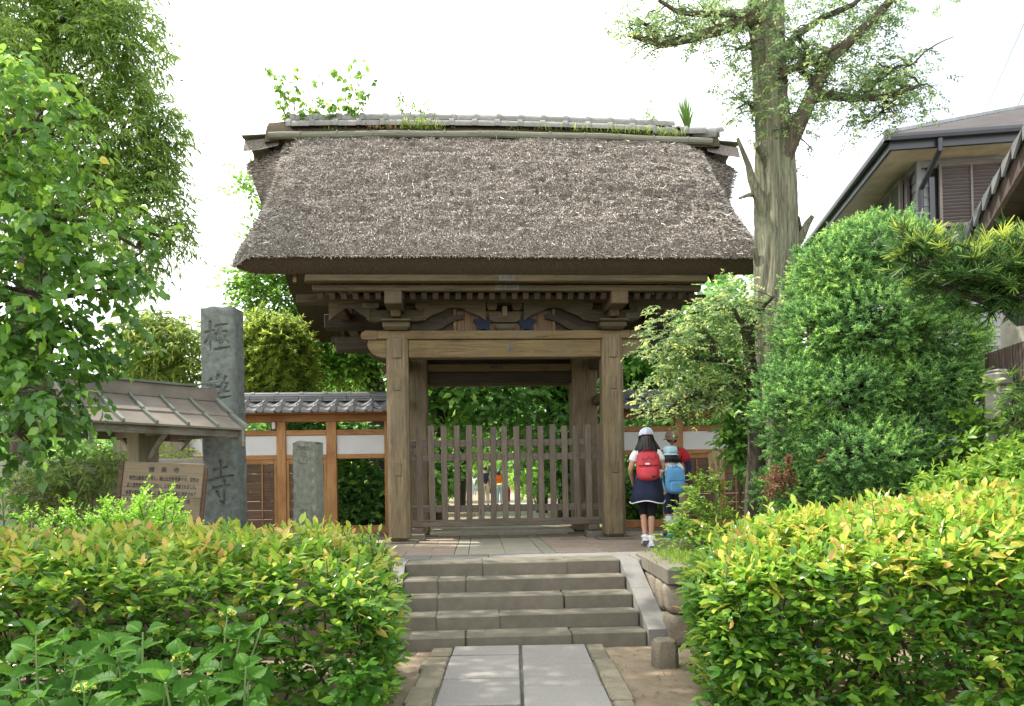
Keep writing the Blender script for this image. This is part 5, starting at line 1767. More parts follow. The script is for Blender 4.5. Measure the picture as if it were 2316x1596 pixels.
def hydrangea(label, px, Y, h, pairs, size, lean=(0, 0), bud=0, branches=1, seed=0):
    rs = random.Random(seed)
    b = at_ground(px, Y, 0.0)
    T = thing('hydrangea', label, 'hydrangea', (b.x, Y, 0), 0, 'hydrangeas in front of the hedge')
    for br in range(branches):
        off = Vector((rs.uniform(-.05, .05), rs.uniform(-.05, .05), 0)) if br else Vector()
        tipl = Vector((lean[0] + (rs.uniform(-.24, .24) if br else 0), lean[1] + (rs.uniform(-.2, .12) if br else 0), h * (1 if br == 0 else rs.uniform(.72, .97))))
        path_ = [off, off.lerp(tipl, .35) + Vector((rs.uniform(-.03, .03), 0, 0)), off.lerp(tipl, .7), tipl]
        MB().tube(path_, [.011, .009, .007, .005], 7).obj('stem', M_hstem, T, 'auto')
        rot0 = rs.uniform(0, 3)
        for i in range(pairs):
            t = .30 + .69 * (i / (pairs - 1)) ** .8
            k = t * 3; s = int(min(2, k)); p = path_[s].lerp(path_[s + 1], k - s)
            sz = size * (1.0 - .45 * max(0, t - .62) / .38) * rs.uniform(.85, 1.12)
            for j in (0, 1):
                az = rot0 + i * math.pi / 2 + j * math.pi + rs.uniform(-.35, .35)
                el = rs.uniform(-.25, .30) + .75 * max(0, t - .7) / .3
                d = np.array([math.cos(az) * math.cos(el), math.sin(az) * math.cos(el), math.sin(el)])
                nr = np.array([0, 0, 1.0]) + np.array([rs.uniform(-.35, .25), rs.uniform(-1.1, -.1), 0])
                M = frames(d[None], nr[None])[0]
                mm = Matrix(M.tolist()).to_4x4() @ Matrix.Scale(sz, 4)
                mm.translation = p + Vector(d * .025)
                link('leaf', HB[min(5, int(rs.random() * 3 + 3.2 * max(0, t - .35)))], T, mm)
        if br < bud:
            n = 60
            u = unit(rng.normal(0, 1, (n, 3))); u[:, 2] = np.abs(u[:, 2])
            pos = np.array(tipl) + u * np.array([.042, .042, .026]) + np.array([0, 0, .012])
            link('flower_head', leaf_mesh('flower_head', 'tuft', pos, u + rng.normal(0, .4, (n, 3)), rng.normal(0, 1, (n, 3)), rng.uniform(.010, .018, n), rng.random(n), L_flower), T)
    return T
M_hstem = m_flat('green_hydrangea_stem', (.12, .20, .06), .6, .3, 0)
hydrangea('hydrangea with tall stem and bare woody base at the frame edge', 92, 4.3, 0.84, 6, .20, (-.02, 0), 0, 3, 2)
hydrangea('leafy hydrangea with a yellowish bud low between two taller ones', 205, 3.9, 0.64, 5, .19, (0, -.05), 1, 3, 5)
hydrangea('upright hydrangea with pale new leaves on top, between the two budded ones', 318, 4.2, 0.86, 6, .20, (.02, 0), 0, 3, 9)
hydrangea('hydrangea carrying the largest yellow green flower head', 420, 4.05, 0.74, 5, .19, (.0, -.03), 1, 2, 12)
hydrangea('tall hydrangea with a cupped leaf and small bud in front of the hedge', 478, 4.5, 0.88, 6, .19, (.08, .05), 1, 3, 15)
hydrangea('spreading low hydrangea at the end nearest the path', 545, 4.3, 0.66, 5, .19, (.05, -.05), 0, 3, 19)
hydrangea('low hydrangea almost cut off by the bottom of the view', 30, 3.6, 0.60, 5, .19, (0, 0), 0, 3, 23)
hydrangea('middling hydrangea against the hedge behind the low budded one', 250, 4.6, 0.74, 5, .19, (0, 0), 0, 3, 41)
hydrangea('hydrangea with wide flat leaves against the hedge behind the frame edge one', 150, 4.7, 0.72, 5, .20, (0, 0), 0, 3, 43)
hydrangea('big leaved hydrangea beyond the hedge near the shelter', 18, 7.9, 1.62, 6, .20, (.02, -.1), 0, 3, 31)

# small pale-green seedling by the path end of the left hedge
E = [ell(815, 1555, 4.75, 50, 40, .10)]
simple_plant('ivy_seedling', 'small lobed leaf seedling at the path end of the hedge', 'seedling', E, 16, .10, 4, 'broad', .085, L_hyd, stems=4, stem_r=.005, front=.8)

# ------------------------------------------------------------------ bright shrub of small round leaves in front of the notice board
def spray_shrub():
    base = at_ground(300, 7.95, TERR)
    T = thing('small_leaved_shrub', 'bright green shrub of upright sprays with tiny round leaves before the notice board', 'shrub', base)
    P0, D, L = [], [], []
    stems = []
    tips = [(60, 1150), (110, 1180), (160, 1135), (200, 1160), (240, 1120), (275, 1115), (300, 1150), (330, 1100), (352, 1125), (378, 1108), (400, 1140), (425, 1160), (440, 1185), (180, 1190), (260, 1170), (340, 1165), (395, 1180), (90, 1200), (30, 1200), (130, 1160), (225, 1145), (310, 1125), (365, 1150)]
    for i, (x, y) in enumerate(tips * 2):
        tip = at(x + random.uniform(-12, 12), y + random.uniform(-4, 22) + (12 if i >= len(tips) else 0), 7.95 + random.uniform(-.35, .45))
        foot = base + Vector(((tip.x - base.x) * .55, random.uniform(-.1, .1), -.02))
        stems.append((curve(foot, tip, .05, 6, .02), .007, .003))
        pts = stems[-1][0]
        for a, b in zip(pts[:-1], pts[1:]):
            for r in range(5):
                p = a.lerp(b, random.random())
                P0.append(p); D.append((b - a).normalized() * .8 + Vector((random.uniform(-1, 1), random.uniform(-1, 1), random.uniform(-.1, .5))) * .9); L.append(random.uniform(.08, .17))
        P0.append(tip - (pts[-1] - pts[-2]).normalized() * .10); D.append((pts[-1] - pts[-2]).normalized()); L.append(.13)
    P0, D, L = np.array(P0), np.array(D), np.array(L)
    pos, d, nr, sz, t = twig_leaves(P0, D, L, 13, .02, 1.0, .5, .35, .036, .3)
    ti = np.clip(.30 + .55 * (pos[:, 2] - base.z - .15) / .55 + .15 * t + rng.normal(0, .10, len(t)), 0, 1)
    me = leaf_mesh('foliage', 'diamond', pos, d, nr, sz, ti, L_box); me.transform(Matrix.Translation(-base)); link('foliage', me, T)
    sm = limb_mesh(stems, M_twig, 'stem', 5); sm.transform(Matrix.Translation(-base)); link('stem', sm, T)
spray_shrub()

# ------------------------------------------------------------------ trees on the left
def big_tree(name, label, base, trunk, radii, E, n, L, k, kind, size, mat, group=None, trunk_mat=None, limb_r=.05, limbs=None, cat='tree', seed=0, crown_name='crown', **kw):
    base = Vector(base)
    T = thing(name, label, cat, base, 0, group)
    inv = Matrix.Translation(-base)
    me = foliage(E, n, L, k, kind, size, mat, crown_name, **kw)
    me.transform(inv); link(crown_name, me, T)
    mb = bark_trunk(trunk, radii, seed, 24, 5, .05)
    me = mb.mesh('trunk', trunk_mat or M_bark2, True); me.transform(inv); link('trunk', me, T)
    ps = []
    for i, (c, r) in enumerate(E if limbs is None else []):
        c = Vector(c)
        t0 = min(range(len(trunk)), key=lambda j: (Vector(trunk[j]) - c).length + .6 * max(0, trunk[j][2] - c.z))
        ps.append((curve(trunk[t0], c, .10, 6, .03), limb_r, limb_r * .3))
        for j in range(5):
            u = unit(rng.normal(0, 1, 3))
            ps.append((curve(c, c + Vector(u * r * .85), .03, 5, .05), limb_r * .3, limb_r * .08))
    for pts, r0, r1 in (limbs or []):
        ps.append((pts, r0, r1))
    if ps:
        me = limb_mesh(ps, trunk_mat or M_bark2, 'branch', 7); me.transform(inv); link('branch', me, T)
    return T
M_bark2 = m_wood('dark_tree_bark', (.030, .024, .018), (.095, .078, .058), 'z', (.06, .06, .042), scale=.6, rough=.95, bump=.8, vary=.06)

Z = 6.6
E = [ell(75, 285, Z, 110, 120, .55), ell(40, 470, Z, 190, 130, .6), ell(180, 545, Z, 140, 75, .5), ell(95, 680, Z, 195, 110, .6), ell(250, 650, Z, 55, 40, .35), ell(45, 850, Z, 165, 125, .6),
     ell(40, 980, Z - .3, 75, 65, .4), ell(120, 775, Z, 95, 70, .5), ell(-200, 500, Z, 200, 260, .9), ell(-180, 850, Z, 180, 180, .8), ell(-150, 180, Z, 180, 160, .8), ell(95, 885, Z - .6, 50, 50, .25), ell(310, 560, Z, 45, 28, .25),
     (np.array((-5.5, 8.7, 9.2)), np.array((1.7, 1.5, 1.3))), (np.array((-4.3, 8.4, 8.9)), np.array((1.1, 1.2, 1.1))), (np.array((-5.5, 10.3, 9.5)), np.array((1.2, 1.2, .9)))]  # closing clumps: unseen upper crown, added to shade the path and steps
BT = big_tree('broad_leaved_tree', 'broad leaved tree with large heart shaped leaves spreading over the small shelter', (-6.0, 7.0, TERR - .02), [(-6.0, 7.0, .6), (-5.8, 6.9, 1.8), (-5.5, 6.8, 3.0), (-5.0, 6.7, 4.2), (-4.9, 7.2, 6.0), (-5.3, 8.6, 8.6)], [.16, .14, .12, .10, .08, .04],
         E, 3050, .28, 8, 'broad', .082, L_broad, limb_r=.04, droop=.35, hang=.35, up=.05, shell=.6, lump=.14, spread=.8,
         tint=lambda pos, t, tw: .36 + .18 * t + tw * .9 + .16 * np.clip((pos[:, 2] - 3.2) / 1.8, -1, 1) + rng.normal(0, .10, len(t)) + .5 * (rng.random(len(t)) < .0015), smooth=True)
# the leaves that show largest are leaves of their own
P_, O_ = in_clumps(E[:8], 38, .10, None, .97, .1)
pos, d, nr, sz, t = twig_leaves(P_ - np.array([0, .12, 0]), unit(O_ * .7 + rng.normal(0, .45, (38, 3))), .28 * rng.uniform(.7, 1.3, 38), 8, .35, .8, .6, .35, .092, .25, .35)
V0, F0 = TEMPL['broad']
bank = [np_mesh('leaf', V0, F0, L_broad, np.full(len(V0), x), True) for x in np.linspace(.25, .9, 7)]
Mf = frames(d, nr)
off = BT.location
for i in range(300):
    mm = Matrix(Mf[i].tolist()).to_4x4() @ Matrix.Scale(float(sz[i]), 4)
    mm.translation = Vector(pos[i]) - off
    link('leaf', bank[int(np.clip(rng.normal(3 + 1.5 * (pos[i][2] - 3.2) / 1.8, 1.2), 0, 6))], BT, mm)
for c in BT.children:
    if c.name.startswith('crown'): c['kind'] = 'stuff'
Z = 13.0
E = [ell(70, 40, Z, 150, 140, 1.0), ell(215, 130, Z, 150, 130, 1.0), ell(270, 310, Z, 120, 130, .9), ell(320, 470, Z, 100, 80, .7), ell(140, 380, Z, 150, 170, 1.0), ell(385, 540, Z, 45, 40, .3), ell(360, 300, Z, 45, 70, .4),
     ell(230, -60, Z, 90, 90, .9), ell(290, 90, Z, 80, 90, .7), ell(30, 150, Z - 1.2, 75, 90, .5), ell(300, 590, Z, 70, 60, .5), ell(-150, 250, Z, 200, 300, 1.4), ell(-100, -150, Z, 250, 200, 1.4), ell(330, 400, Z, 80, 60, .5)]
big_tree('hanging_leaved_tree', 'tall dense tree with long hanging leaves against the white sky', (-8.2, 13.4, TERR), [(-8.2, 13.4, .6), (-8.1, 13.3, 3), (-7.9, 13.2, 6), (-7.6, 13.1, 9), (-7.4, 13, 11)], [.30, .27, .22, .15, .08],
         E, 8200, .30, 9, 'lance', .135, L_willow, limb_r=.08, droop=.40, hang=.45, up=.3, shell=.5, lump=.20, spread=.75,
         tint=lambda pos, t, tw: .42 + tw * 1.1 + .12 * (t - .5) + rng.normal(0, .10, len(t)), front=.45)

# ------------------------------------------------------------------ behind the wall on the left
Z = 15.5
E = [ell(350, 800, Z, 80, 75, .7), ell(425, 810, Z, 60, 80, .6), ell(290, 850, Z, 60, 50, .5), ell(330, 750, Z, 50, 35, .4)]
simple_plant('bamboo_clump', 'yellow green bamboo clump between the heart leaved tree and the tall carved pillar', 'bamboo', E, 900, .5, 9, 'lance', .17, L_bamboo, stems=14, stem_r=.018, droop=.5, hang=.4, up=.5, shell=.8)
E = [ell(150, 1090, 11.0, 110, 90, .45), ell(230, 1060, 10.9, 50, 70, .3), ell(60, 1120, 10.6, 60, 60, .4)]
simple_plant('bamboo_clump', 'dark thin stemmed dwarf bamboo underneath the small shelter roof', 'bamboo', E, 420, .32, 9, 'lance', .11, L_bamboo, stems=18, stem_r=.006, droop=.4, hang=.25, up=.5, shell=.9, tint=lambda pos, t, tw: .20 + tw + rng.normal(0, .10, len(t)))
E = [ell(385, 1015, 12.5, 40, 40, .3), ell(430, 1060, 12.3, 30, 40, .3)]
simple_plant('bamboo_clump', 'small leafy bamboo sprig between the shelter post and the grey board fence', 'bamboo', E, 70, .3, 8, 'lance', .11, L_bamboo, stems=6, stem_r=.005, droop=.4, up=.5)
Z = 16.0
E = [ell(605, 790, Z, 60, 70, .6), ell(655, 800, Z, 45, 60, .5), ell(580, 850, Z, 40, 40, .4), ell(640, 850, Z, 60, 40, .5)]
big_tree('feathery_conifer', 'yellowish feathery conifer right behind the tall carved pillar', (-4.7, 16.0, TERR), [(-4.7, 16, .6), (-4.7, 16, 2.2), (-4.8, 16, 3.6), (-4.9, 16, 4.6)], [.12, .10, .07, .03], E, 1500, .34, 8, 'tuft', .10, L_bamboo, up=.2, shell=.7, limb_r=.03, lump=.15,
         tint=lambda pos, t, tw: .30 + .45 * t * (pos[:, 2] > 3.6) + tw + rng.normal(0, .08, len(t)))
Z = 19.0
E = [ell(640, 680, Z, 95, 75, 1.0), ell(745, 770, Z, 120, 80, 1.0), ell(590, 625, Z, 60, 32, .6), ell(572, 425, Z, 30, 38, .4), ell(560, 640, Z, 50, 25, .5), ell(690, 840, Z, 140, 50, .9), ell(810, 820, Z, 75, 60, .7), ell(640, 540, Z, 60, 90, .8), ell(760, 650, Z, 120, 100, 1.0)]
tb = at(852, 880, Z)
big_tree('maple_tree', 'bright green maple behind the left roofed wall with dark spreading branches', (tb.x, Z, TERR), [(tb.x, Z, .6), (tb.x, Z, tb.z), tuple(at(838, 830, Z)), tuple(at(800, 770, Z)), tuple(at(760, 690, Z))], [.24, .22, .19, .13, .07], E, 2300, .5, 7, 'diamond', .15, L_maple,
         limb_r=.07, up=.0, shell=.75, lump=.12, droop=.15, flat=1.2, limbs=[(curve(at(838, 835, Z), at(690, 862, Z), .35, 8, .02), .07, .03), (curve(at(820, 800, Z), at(720, 790, Z), .2, 7, .02), .05, .02), (curve(at(845, 850, Z), at(760, 868, Z), .1, 6, .02), .045, .02), (curve(at(700, 860, Z), at(655, 905, Z), .0, 5, .02), .03, .012)])
# ------------------------------------------------------------------ trees seen through and beside the gateway
FG = 'trees in the temple grounds'
def grove(specs, labels):
    for i, (px, Y, top, w, n, br) in enumerate(specs):
        g = gz(0, Y)
        c = at(px, 1100, Y)
        topz = at(px, top, Y).z
        E = []
        for q in range(7):
            E.append((np.array((c.x + random.uniform(-.6, .6) * w, Y + random.uniform(-.5, .5) * w, g + (topz - g) * (.40 + .54 * q / 6) + random.uniform(-.2, .2))), np.array((w * random.uniform(.45, .8), w * .6, (topz - g) * .17))))
        big_tree('grove_tree', labels[i], (c.x, Y, g), [(c.x, Y, g - .1), (c.x + .1, Y, g + (topz - g) * .3), (c.x - .05, Y, g + (topz - g) * .6), (c.x, Y, g + (topz - g) * .92)], [.05 * w + .10, .045 * w + .08, .03 * w + .05, .03],
                 E, n, .6, 7, 'diamond', .17 + .0035 * Y, L_forest, FG, limb_r=.05, shell=.75, lump=.15, up=.05, droop=.3,
                 tint=lambda pos, t, tw, br=br: br + tw * 1.2 + rng.normal(0, .12, len(t)))  # leaf tint stands in for sun: lighter on trees meant as sunlit
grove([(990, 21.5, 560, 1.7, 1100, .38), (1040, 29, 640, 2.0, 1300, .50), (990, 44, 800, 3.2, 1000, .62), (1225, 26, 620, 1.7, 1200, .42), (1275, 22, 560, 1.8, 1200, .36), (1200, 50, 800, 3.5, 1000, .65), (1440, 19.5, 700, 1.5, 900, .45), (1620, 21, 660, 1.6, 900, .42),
       (1340, 33, 700, 2.6, 1000, .45), (900, 26, 700, 2.2, 1000, .50), (1110, 74, 850, 4.5, 1000, .75), (760, 36, 760, 3.5, 900, .5), (600, 42, 790, 4.0, 900, .45), (1700, 30, 800, 3, 800, .45)],
      ['dark leafy tree nearest beyond the left main post of the gate', 'leafy tree left of the middle of the gateway', 'sunlit tree far down the left side of the garden path', 'drooping dark tree right of centre beyond the picket gate',
       'dark dense tree nearest beyond the right main post of the gate', 'far sunlit tree closing the garden path on its right side', 'leafy tree showing between the right gatepost and the flat spray branches', 'tree rising behind the right roofed wall near the pale trunk', 'dark tree far behind the right main post', 'tree showing above the left roofed wall beside the gatepost',
       'brightest and farthest tree closing the end of the garden path', 'distant tree crown behind the maple', 'distant tree crown behind the feathery conifer', 'distant tree crown behind the pale trunk'])
SG = 'shrubs behind the roofed walls'
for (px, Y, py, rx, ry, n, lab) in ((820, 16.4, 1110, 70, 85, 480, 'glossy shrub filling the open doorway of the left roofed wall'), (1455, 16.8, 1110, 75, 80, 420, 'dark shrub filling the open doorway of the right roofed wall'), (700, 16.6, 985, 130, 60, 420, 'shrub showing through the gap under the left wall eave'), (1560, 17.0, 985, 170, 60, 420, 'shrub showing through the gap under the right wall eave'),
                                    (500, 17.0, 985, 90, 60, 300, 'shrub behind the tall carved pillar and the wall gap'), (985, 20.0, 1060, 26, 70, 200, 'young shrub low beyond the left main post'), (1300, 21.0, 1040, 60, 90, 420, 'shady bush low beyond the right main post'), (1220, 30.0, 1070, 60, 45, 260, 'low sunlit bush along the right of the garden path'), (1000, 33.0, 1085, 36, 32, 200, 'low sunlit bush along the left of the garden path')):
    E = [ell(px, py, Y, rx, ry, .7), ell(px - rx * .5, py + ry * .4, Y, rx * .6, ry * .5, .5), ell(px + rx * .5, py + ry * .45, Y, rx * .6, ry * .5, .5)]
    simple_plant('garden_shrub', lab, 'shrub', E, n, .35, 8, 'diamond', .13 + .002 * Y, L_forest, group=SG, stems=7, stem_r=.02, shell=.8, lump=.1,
                 tint=lambda pos, t, tw, Y=Y: (.34 if Y < 25 else .62) + tw + .12 * t + rng.normal(0, .12, len(t)))  # farther bushes get a lighter leaf tint in place of sunlight

# wooded hill closing the far view
def wood():
    n = 26000
    ang = rng.uniform(-1.05, 1.05, n); rad = rng.uniform(85, 150, n)
    x, y = np.sin(ang) * rad, np.cos(ang) * rad
    z = 2 + (rad - 85) * .05 + rng.random(n) ** .8 * (7 + 3 * np.sin(ang * 23) + 3 * np.sin(ang * 9 + 1))
    pos = np.stack([x, y, z], 1)
    d = unit(rng.normal(0, 1, (n, 3)) + np.array([0, 0, -.3])); nr = rng.normal(0, 1, (n, 3)) + np.array([0, -.4, .9])
    o = link('wooded_hill', leaf_mesh('wooded_hill', 'diamond', pos, d, nr, rng.uniform(1.2, 2.6, n), np.clip(rng.normal(.5, .2, n), 0, 1), L_forest))
    tag(o, 'distant wooded slope closing the view beyond the temple grounds', None, None, 'stuff')
wood()
# garden path beyond the gate
gp = MB()
gp.grid([[Vector((x + .0, y, (gz(0, y) + .012) if y < 38 else gz(0, y) + .012)) for x in (-1.1 - .0 * y, 1.0)] for y in (16.6, 20, 25, 30, 34, 38, 45, 52, 60, 66, 80)])
o = gp.obj('garden_path', M_slab); tag(o, 'pale garden path running away beyond the gate', None, None, 'structure')

# ------------------------------------------------------------------ big tree by the roof, trunk with peeling bark
Z = 10.75
def pt(x, y, dz=0.0): return at(x, y, Z + dz)
tr = [(1760, 1190, 52), (1757, 900, 51), (1756, 700, 50), (1758, 560, 47), (1756, 430, 46), (1750, 340, 42), (1744, 260, 39), (1738, 170, 37), (1734, 90, 36), (1732, 10, 37), (1728, -120, 33), (1720, -300, 24)]
base = at(1760, 1190, Z); base.z = TERR
TT = thing('tall_conifer', 'tall pale barked conifer with bare stubs and flat airy sprays beside the thatched roof', 'tree', base)
inv = Matrix.Translation(-base)
me = bark_trunk([tuple(pt(x, y)) for x, y, r in tr], [.93 * r * Z / FPX for x, y, r in tr], 5, 72, 14, .085).mesh('trunk', M_bark, True); me.transform(inv); link('trunk', me, TT)
def poly(ps, dz=None): return [pt(x, y, 0 if dz is None else dz * i / (len(ps) - 1)) for i, (x, y) in enumerate(ps)]
px1 = Z / FPX
limbs = [
    ([(1735, 60), (1690, 42), (1640, 62), (1570, 84), (1500, 100), (1470, 92), (1420, 78)], 20, 5, -.5), ([(1500, 98), (1470, 62), (1440, 40)], 7, 3, -.3), ([(1725, 40), (1690, 30), (1650, 30), (1590, 32), (1535, 28), (1490, 0)], 13, 4, -.7),
    ([(1700, 20), (1705, -30), (1690, -80)], 12, 6, -.2),
    ([(1744, 450), (1760, 395), (1780, 340), (1802, 290), (1825, 240), (1845, 195), (1880, 130), (1930, 85), (1985, 35), (2030, -20)], 26, 9, -.6), ([(1840, 222), (1880, 215), (1930, 222), (1990, 220), (2050, 205), (2085, 190)], 14, 4, -.5),
    ([(1990, 220), (2010, 232), (1985, 262), (1960, 280)], 5, 2, -.2), ([(1860, 165), (1830, 120), (1800, 70)], 10, 4, -.5), ([(1800, 150), (1830, 175), (1850, 200)], 9, 5, 0), ([(1745, 190), (1780, 160), (1840, 135), (1900, 100)], 13, 5, -.7),
    ([(1760, 130), (1800, 80), (1860, 40), (1930, 10), (1960, -20)], 12, 5, -.3), ([(1955, 210), (1990, 175), (2030, 150), (2075, 140)], 7, 2, -.6), ([(1930, 220), (1960, 190), (2000, 180)], 6, 2, .3),
    ([(1712, 120), (1690, 105), (1665, 112)], 5, 2, 0), ([(1714, 255), (1690, 232), (1665, 246)], 5, 2, -.1), ([(1752, 410), (1728, 350), (1712, 325)], 13, 10, -.35),
    ([(1735, 500), (1716, 445), (1700, 405), (1692, 372), (1668, 312)], 17, 4, -.25), ([(1712, 440), (1694, 440), (1672, 448)], 8, 3, -.2), ([(1796, 560), (1812, 535), (1826, 505), (1838, 488)], 14, 6, -.2), ([(1812, 530), (1808, 505), (1806, 490)], 6, 3, -.2),
    ([(1730, 620), (1712, 590), (1706, 560)], 10, 6, -.1)]
ps = [(poly(p, dz), .86 * a * px1, .86 * b * px1) for p, a, b, dz in limbs]
# twigs off the leafy limbs
sprays = []
for p, a, b, dz in limbs[:15]:
    pts = poly(p, dz)
    if a * px1 < 0: continue
    for i in range(len(pts) - 1):
        if pts[i].z < 5.6: continue
        for r in range(4):
            s0 = pts[i].lerp(pts[i + 1], random.random())
            d = Vector((random.uniform(-1, 1), random.uniform(-.9, .9), random.uniform(-.35, .5))) * .42
            e = s0 + d
            ps.append((curve(s0, e, .04, 5, .06), .012, .004))
            sprays.append((s0, e))
stub = [q for q, (p, a, b, dz) in zip(ps, limbs) if p[0][1] > 405 and p[0] != (1744, 450) or (p[0], p[-1]) == ((1752, 410), (1712, 325))]
for q in stub:
    me = limb_mesh([q], M_bark, 'branch_stub', 12); me.transform(inv); link('branch_stub', me, TT)
for q in [q for q in ps if q not in stub and q[1] > 11 * .86 * px1]:
    me = limb_mesh([q], M_limb, 'limb', 14); me.transform(inv); link('limb', me, TT)
me = limb_mesh([q for q in ps if q not in stub and q[1] <= 11 * .86 * px1], M_bark2, 'branch', 8); me.transform(inv); link('branch', me, TT)
def flat_sprays(segs, per, L, k, size, tint0, droop=.22, jit=.12, extra=None):
    P, D = [], []
    for a, b in segs:
        for i in range(per):
            t = random.random() ** .7
            P.append(a.lerp(b, t) + Vector([random.gauss(0, jit) for _ in range(3)]) * .6)
            dd = (b - a).normalized() * .6 + Vector((random.uniform(-1, 1), random.uniform(-1, 1), random.uniform(-.25, .25)))
            D.append(dd)
    P, D = np.array(P), np.array(D)
    Ln = L * rng.uniform(.6, 1.3, len(P))
    pos, d, nr, sz, t = twig_leaves(P, D, Ln, k, droop, 1.0, 1.3, .35, size, .25)
    ti = np.clip(tint0 + .40 * (t - .55) * (rng.random(len(t)) < .8) + np.repeat(rng.normal(0, .10, len(P)), k) + rng.normal(0, .07, len(t)), 0, 1)
    return pos, d, nr, sz, ti
segs = list(sprays)
for (x, y, rx, ry, n) in ((1880, 60, 90, 60, 26), (1800, 110, 60, 60, 20), (1740, 200, 50, 70, 24), (1745, 60, 50, 80, 18), (2000, 170, 90, 50, 40), (2050, 215, 50, 50, 18), (1970, 275, 40, 28, 12), (1900, 165, 60, 40, 12), (1480, 55, 80, 40, 22), (1560, 30, 80, 40, 16), (1690, 215, 28, 60, 12), (1955, 20, 90, 40, 22), (2080, 10, 40, 25, 6), (1640, 80, 60, 30, 6), (1870, 230, 70, 30, 6), (1760, 265, 40, 25, 10), (1640, 20, 60, 30, 10)):
    for i in range(n):
        a = pt(x + random.uniform(-1, 1) * rx, y + random.uniform(-1, 1) * ry, random.uniform(-.9, .5))
        segs.append((a, a + Vector((random.uniform(-.3, .3), random.uniform(-.3, .3), random.uniform(-.12, .08)))))
pos, d, nr, sz, ti = flat_sprays(segs, 5, .20, 13, .043, .55)
me = leaf_mesh('crown', 'diamond', pos, d, nr, sz, ti, L_yew); me.transform(inv); link('crown', me, TT)

# ------------------------------------------------------------------ lower spreading branches with bright tips (its own small tree)
Z = 9.9
base = at(1700, 1150, Z); base.z = TERR
YW = thing('spreading_yew', 'small yew like tree with bright tipped flat sprays in front of the right roofed wall', 'tree', base)
inv = Matrix.Translation(-base)
tr = [(1706, 1180, 22), (1712, 1000, 20), (1705, 900, 17), (1700, 840, 14), (1690, 770, 11), (1680, 720, 7)]
me = bark_trunk([tuple(at(x, y, Z)) for x, y, r in tr], [r * Z / FPX for x, y, r in tr], 9, 24, 6, .06).mesh('trunk', M_bark2, True); me.transform(inv); link('trunk', me, YW)
lb = [([(1702, 860), (1660, 835), (1620, 800), (1610, 770), (1590, 745)], 9, 3), ([(1700, 830), (1690, 760), (1660, 700), (1620, 690)], 8, 3), ([(1704, 880), (1650, 870), (1600, 880), (1550, 900), (1500, 930)], 8, 3), ([(1640, 815), (1580, 810), (1520, 790), (1470, 790)], 6, 2),
      ([(1690, 760), (1720, 700), (1750, 670)], 7, 3), ([(1600, 880), (1560, 920), (1540, 950)], 4, 2), ([(1660, 700), (1600, 700), (1560, 710)], 4, 2), ([(1620, 800), (1560, 770), (1500, 745)], 4, 2), ([(1650, 870), (1640, 900), (1600, 930)], 4, 2)]
ps, segs = [], []
for p, a, b in lb:
    pts = [at(x, y, Z - .5 * i / len(p)) for i, (x, y) in enumerate(p)]
    ps.append((pts, a * Z / FPX, b * Z / FPX))
    for i in range(len(pts) - 1):
        for r in range(5):
            s0 = pts[i].lerp(pts[i + 1], random.random())
            e = s0 + Vector((random.uniform(-1, .5), random.uniform(-.9, .5), random.uniform(-.35, .45))) * .33
            ps.append((curve(s0, e, .03, 4, .05), .008, .003)); segs.append((s0, e))
for (x, y, rx, ry, n) in ((1580, 735, 90, 45, 34), (1490, 790, 45, 30, 16), (1650, 690, 60, 40, 18), (1560, 880, 90, 40, 30), (1500, 905, 36, 28, 10), (1700, 690, 50, 50, 14), (1640, 880, 50, 35, 14), (1530, 830, 60, 35, 16), (1640, 780, 50, 40, 8)):
    for i in range(n):
        a = at(x + random.uniform(-1, 1) * rx, y + random.uniform(-1, 1) * ry, Z + random.uniform(-.75, .25))
        segs.append((a, a + Vector((random.uniform(-.3, .2), random.uniform(-.3, .2), random.uniform(-.16, .08)))))
pos, d, nr, sz, ti = flat_sprays(segs, 4, .17, 11, .050, .62, .22, .09)
tipm = rng.random(len(ti)) < .15
me = leaf_mesh('crown', 'diamond', pos, d, nr, sz, ti, L_yew); me.transform(inv); link('crown', me, YW)
me = limb_mesh(ps, M_bark2, 'branch', 7); me.transform(inv); link('branch', me, YW)
E = [ell(1690, 850, 11.4, 50, 90, .3), ell(1675, 925, 11.3, 50, 55, .3), ell(1672, 985, 11.3, 30, 35, .22), ell(1700, 1010, 11.3, 50, 60, .3), ell(1690, 760, 11.4, 40, 60, .25)]
simple_plant('dark_shrub', 'dark green leafy shrub behind the bright tipped sprays and the wooden plaque', 'shrub', E, 620, .24, 9, 'diamond', .12, L_forest, stems=6, stem_r=.02, shell=.8, flat=1.0, tint=lambda pos, t, tw: .46 + tw + .2 * (t - .5) + rng.normal(0, .08, len(t)))

# ------------------------------------------------------------------ big clipped juniper
Z = 9.0
E = [ell(1960, 590, Z, 125, 80, .85), ell(1880, 640, Z, 90, 95, .7), ell(2040, 660, Z, 105, 110, .8), ell(1830, 760, Z, 75, 95, .55), ell(1950, 740, Z - .1, 140, 95, .9), ell(2090, 790, Z, 110, 95, .75),
     ell(1785, 930, Z - .2, 80, 115, .5), ell(1900, 890, Z - .1, 110, 75, .8), ell(2050, 880, Z, 140, 75, .85), ell(2160, 900, Z + .1, 75, 85, .5), ell(1930, 1030, Z - .3, 150, 85, .85), ell(2080, 1000, Z - .1, 120, 85, .8), ell(1800, 1110, Z - .1, 95, 55, .5), ell(1950, 1120, Z - .3, 120, 60, .6), ell(2070, 1100, Z, 80, 60, .5)]
jb = at_ground(1960, Z, TERR)
JN = thing('clipped_juniper', 'huge rounded green juniper before the grey house, brown patch near its foot', 'tree', (jb.x, Z, TERR))
inv = Matrix.Translation(-Vector((jb.x, Z, TERR)))
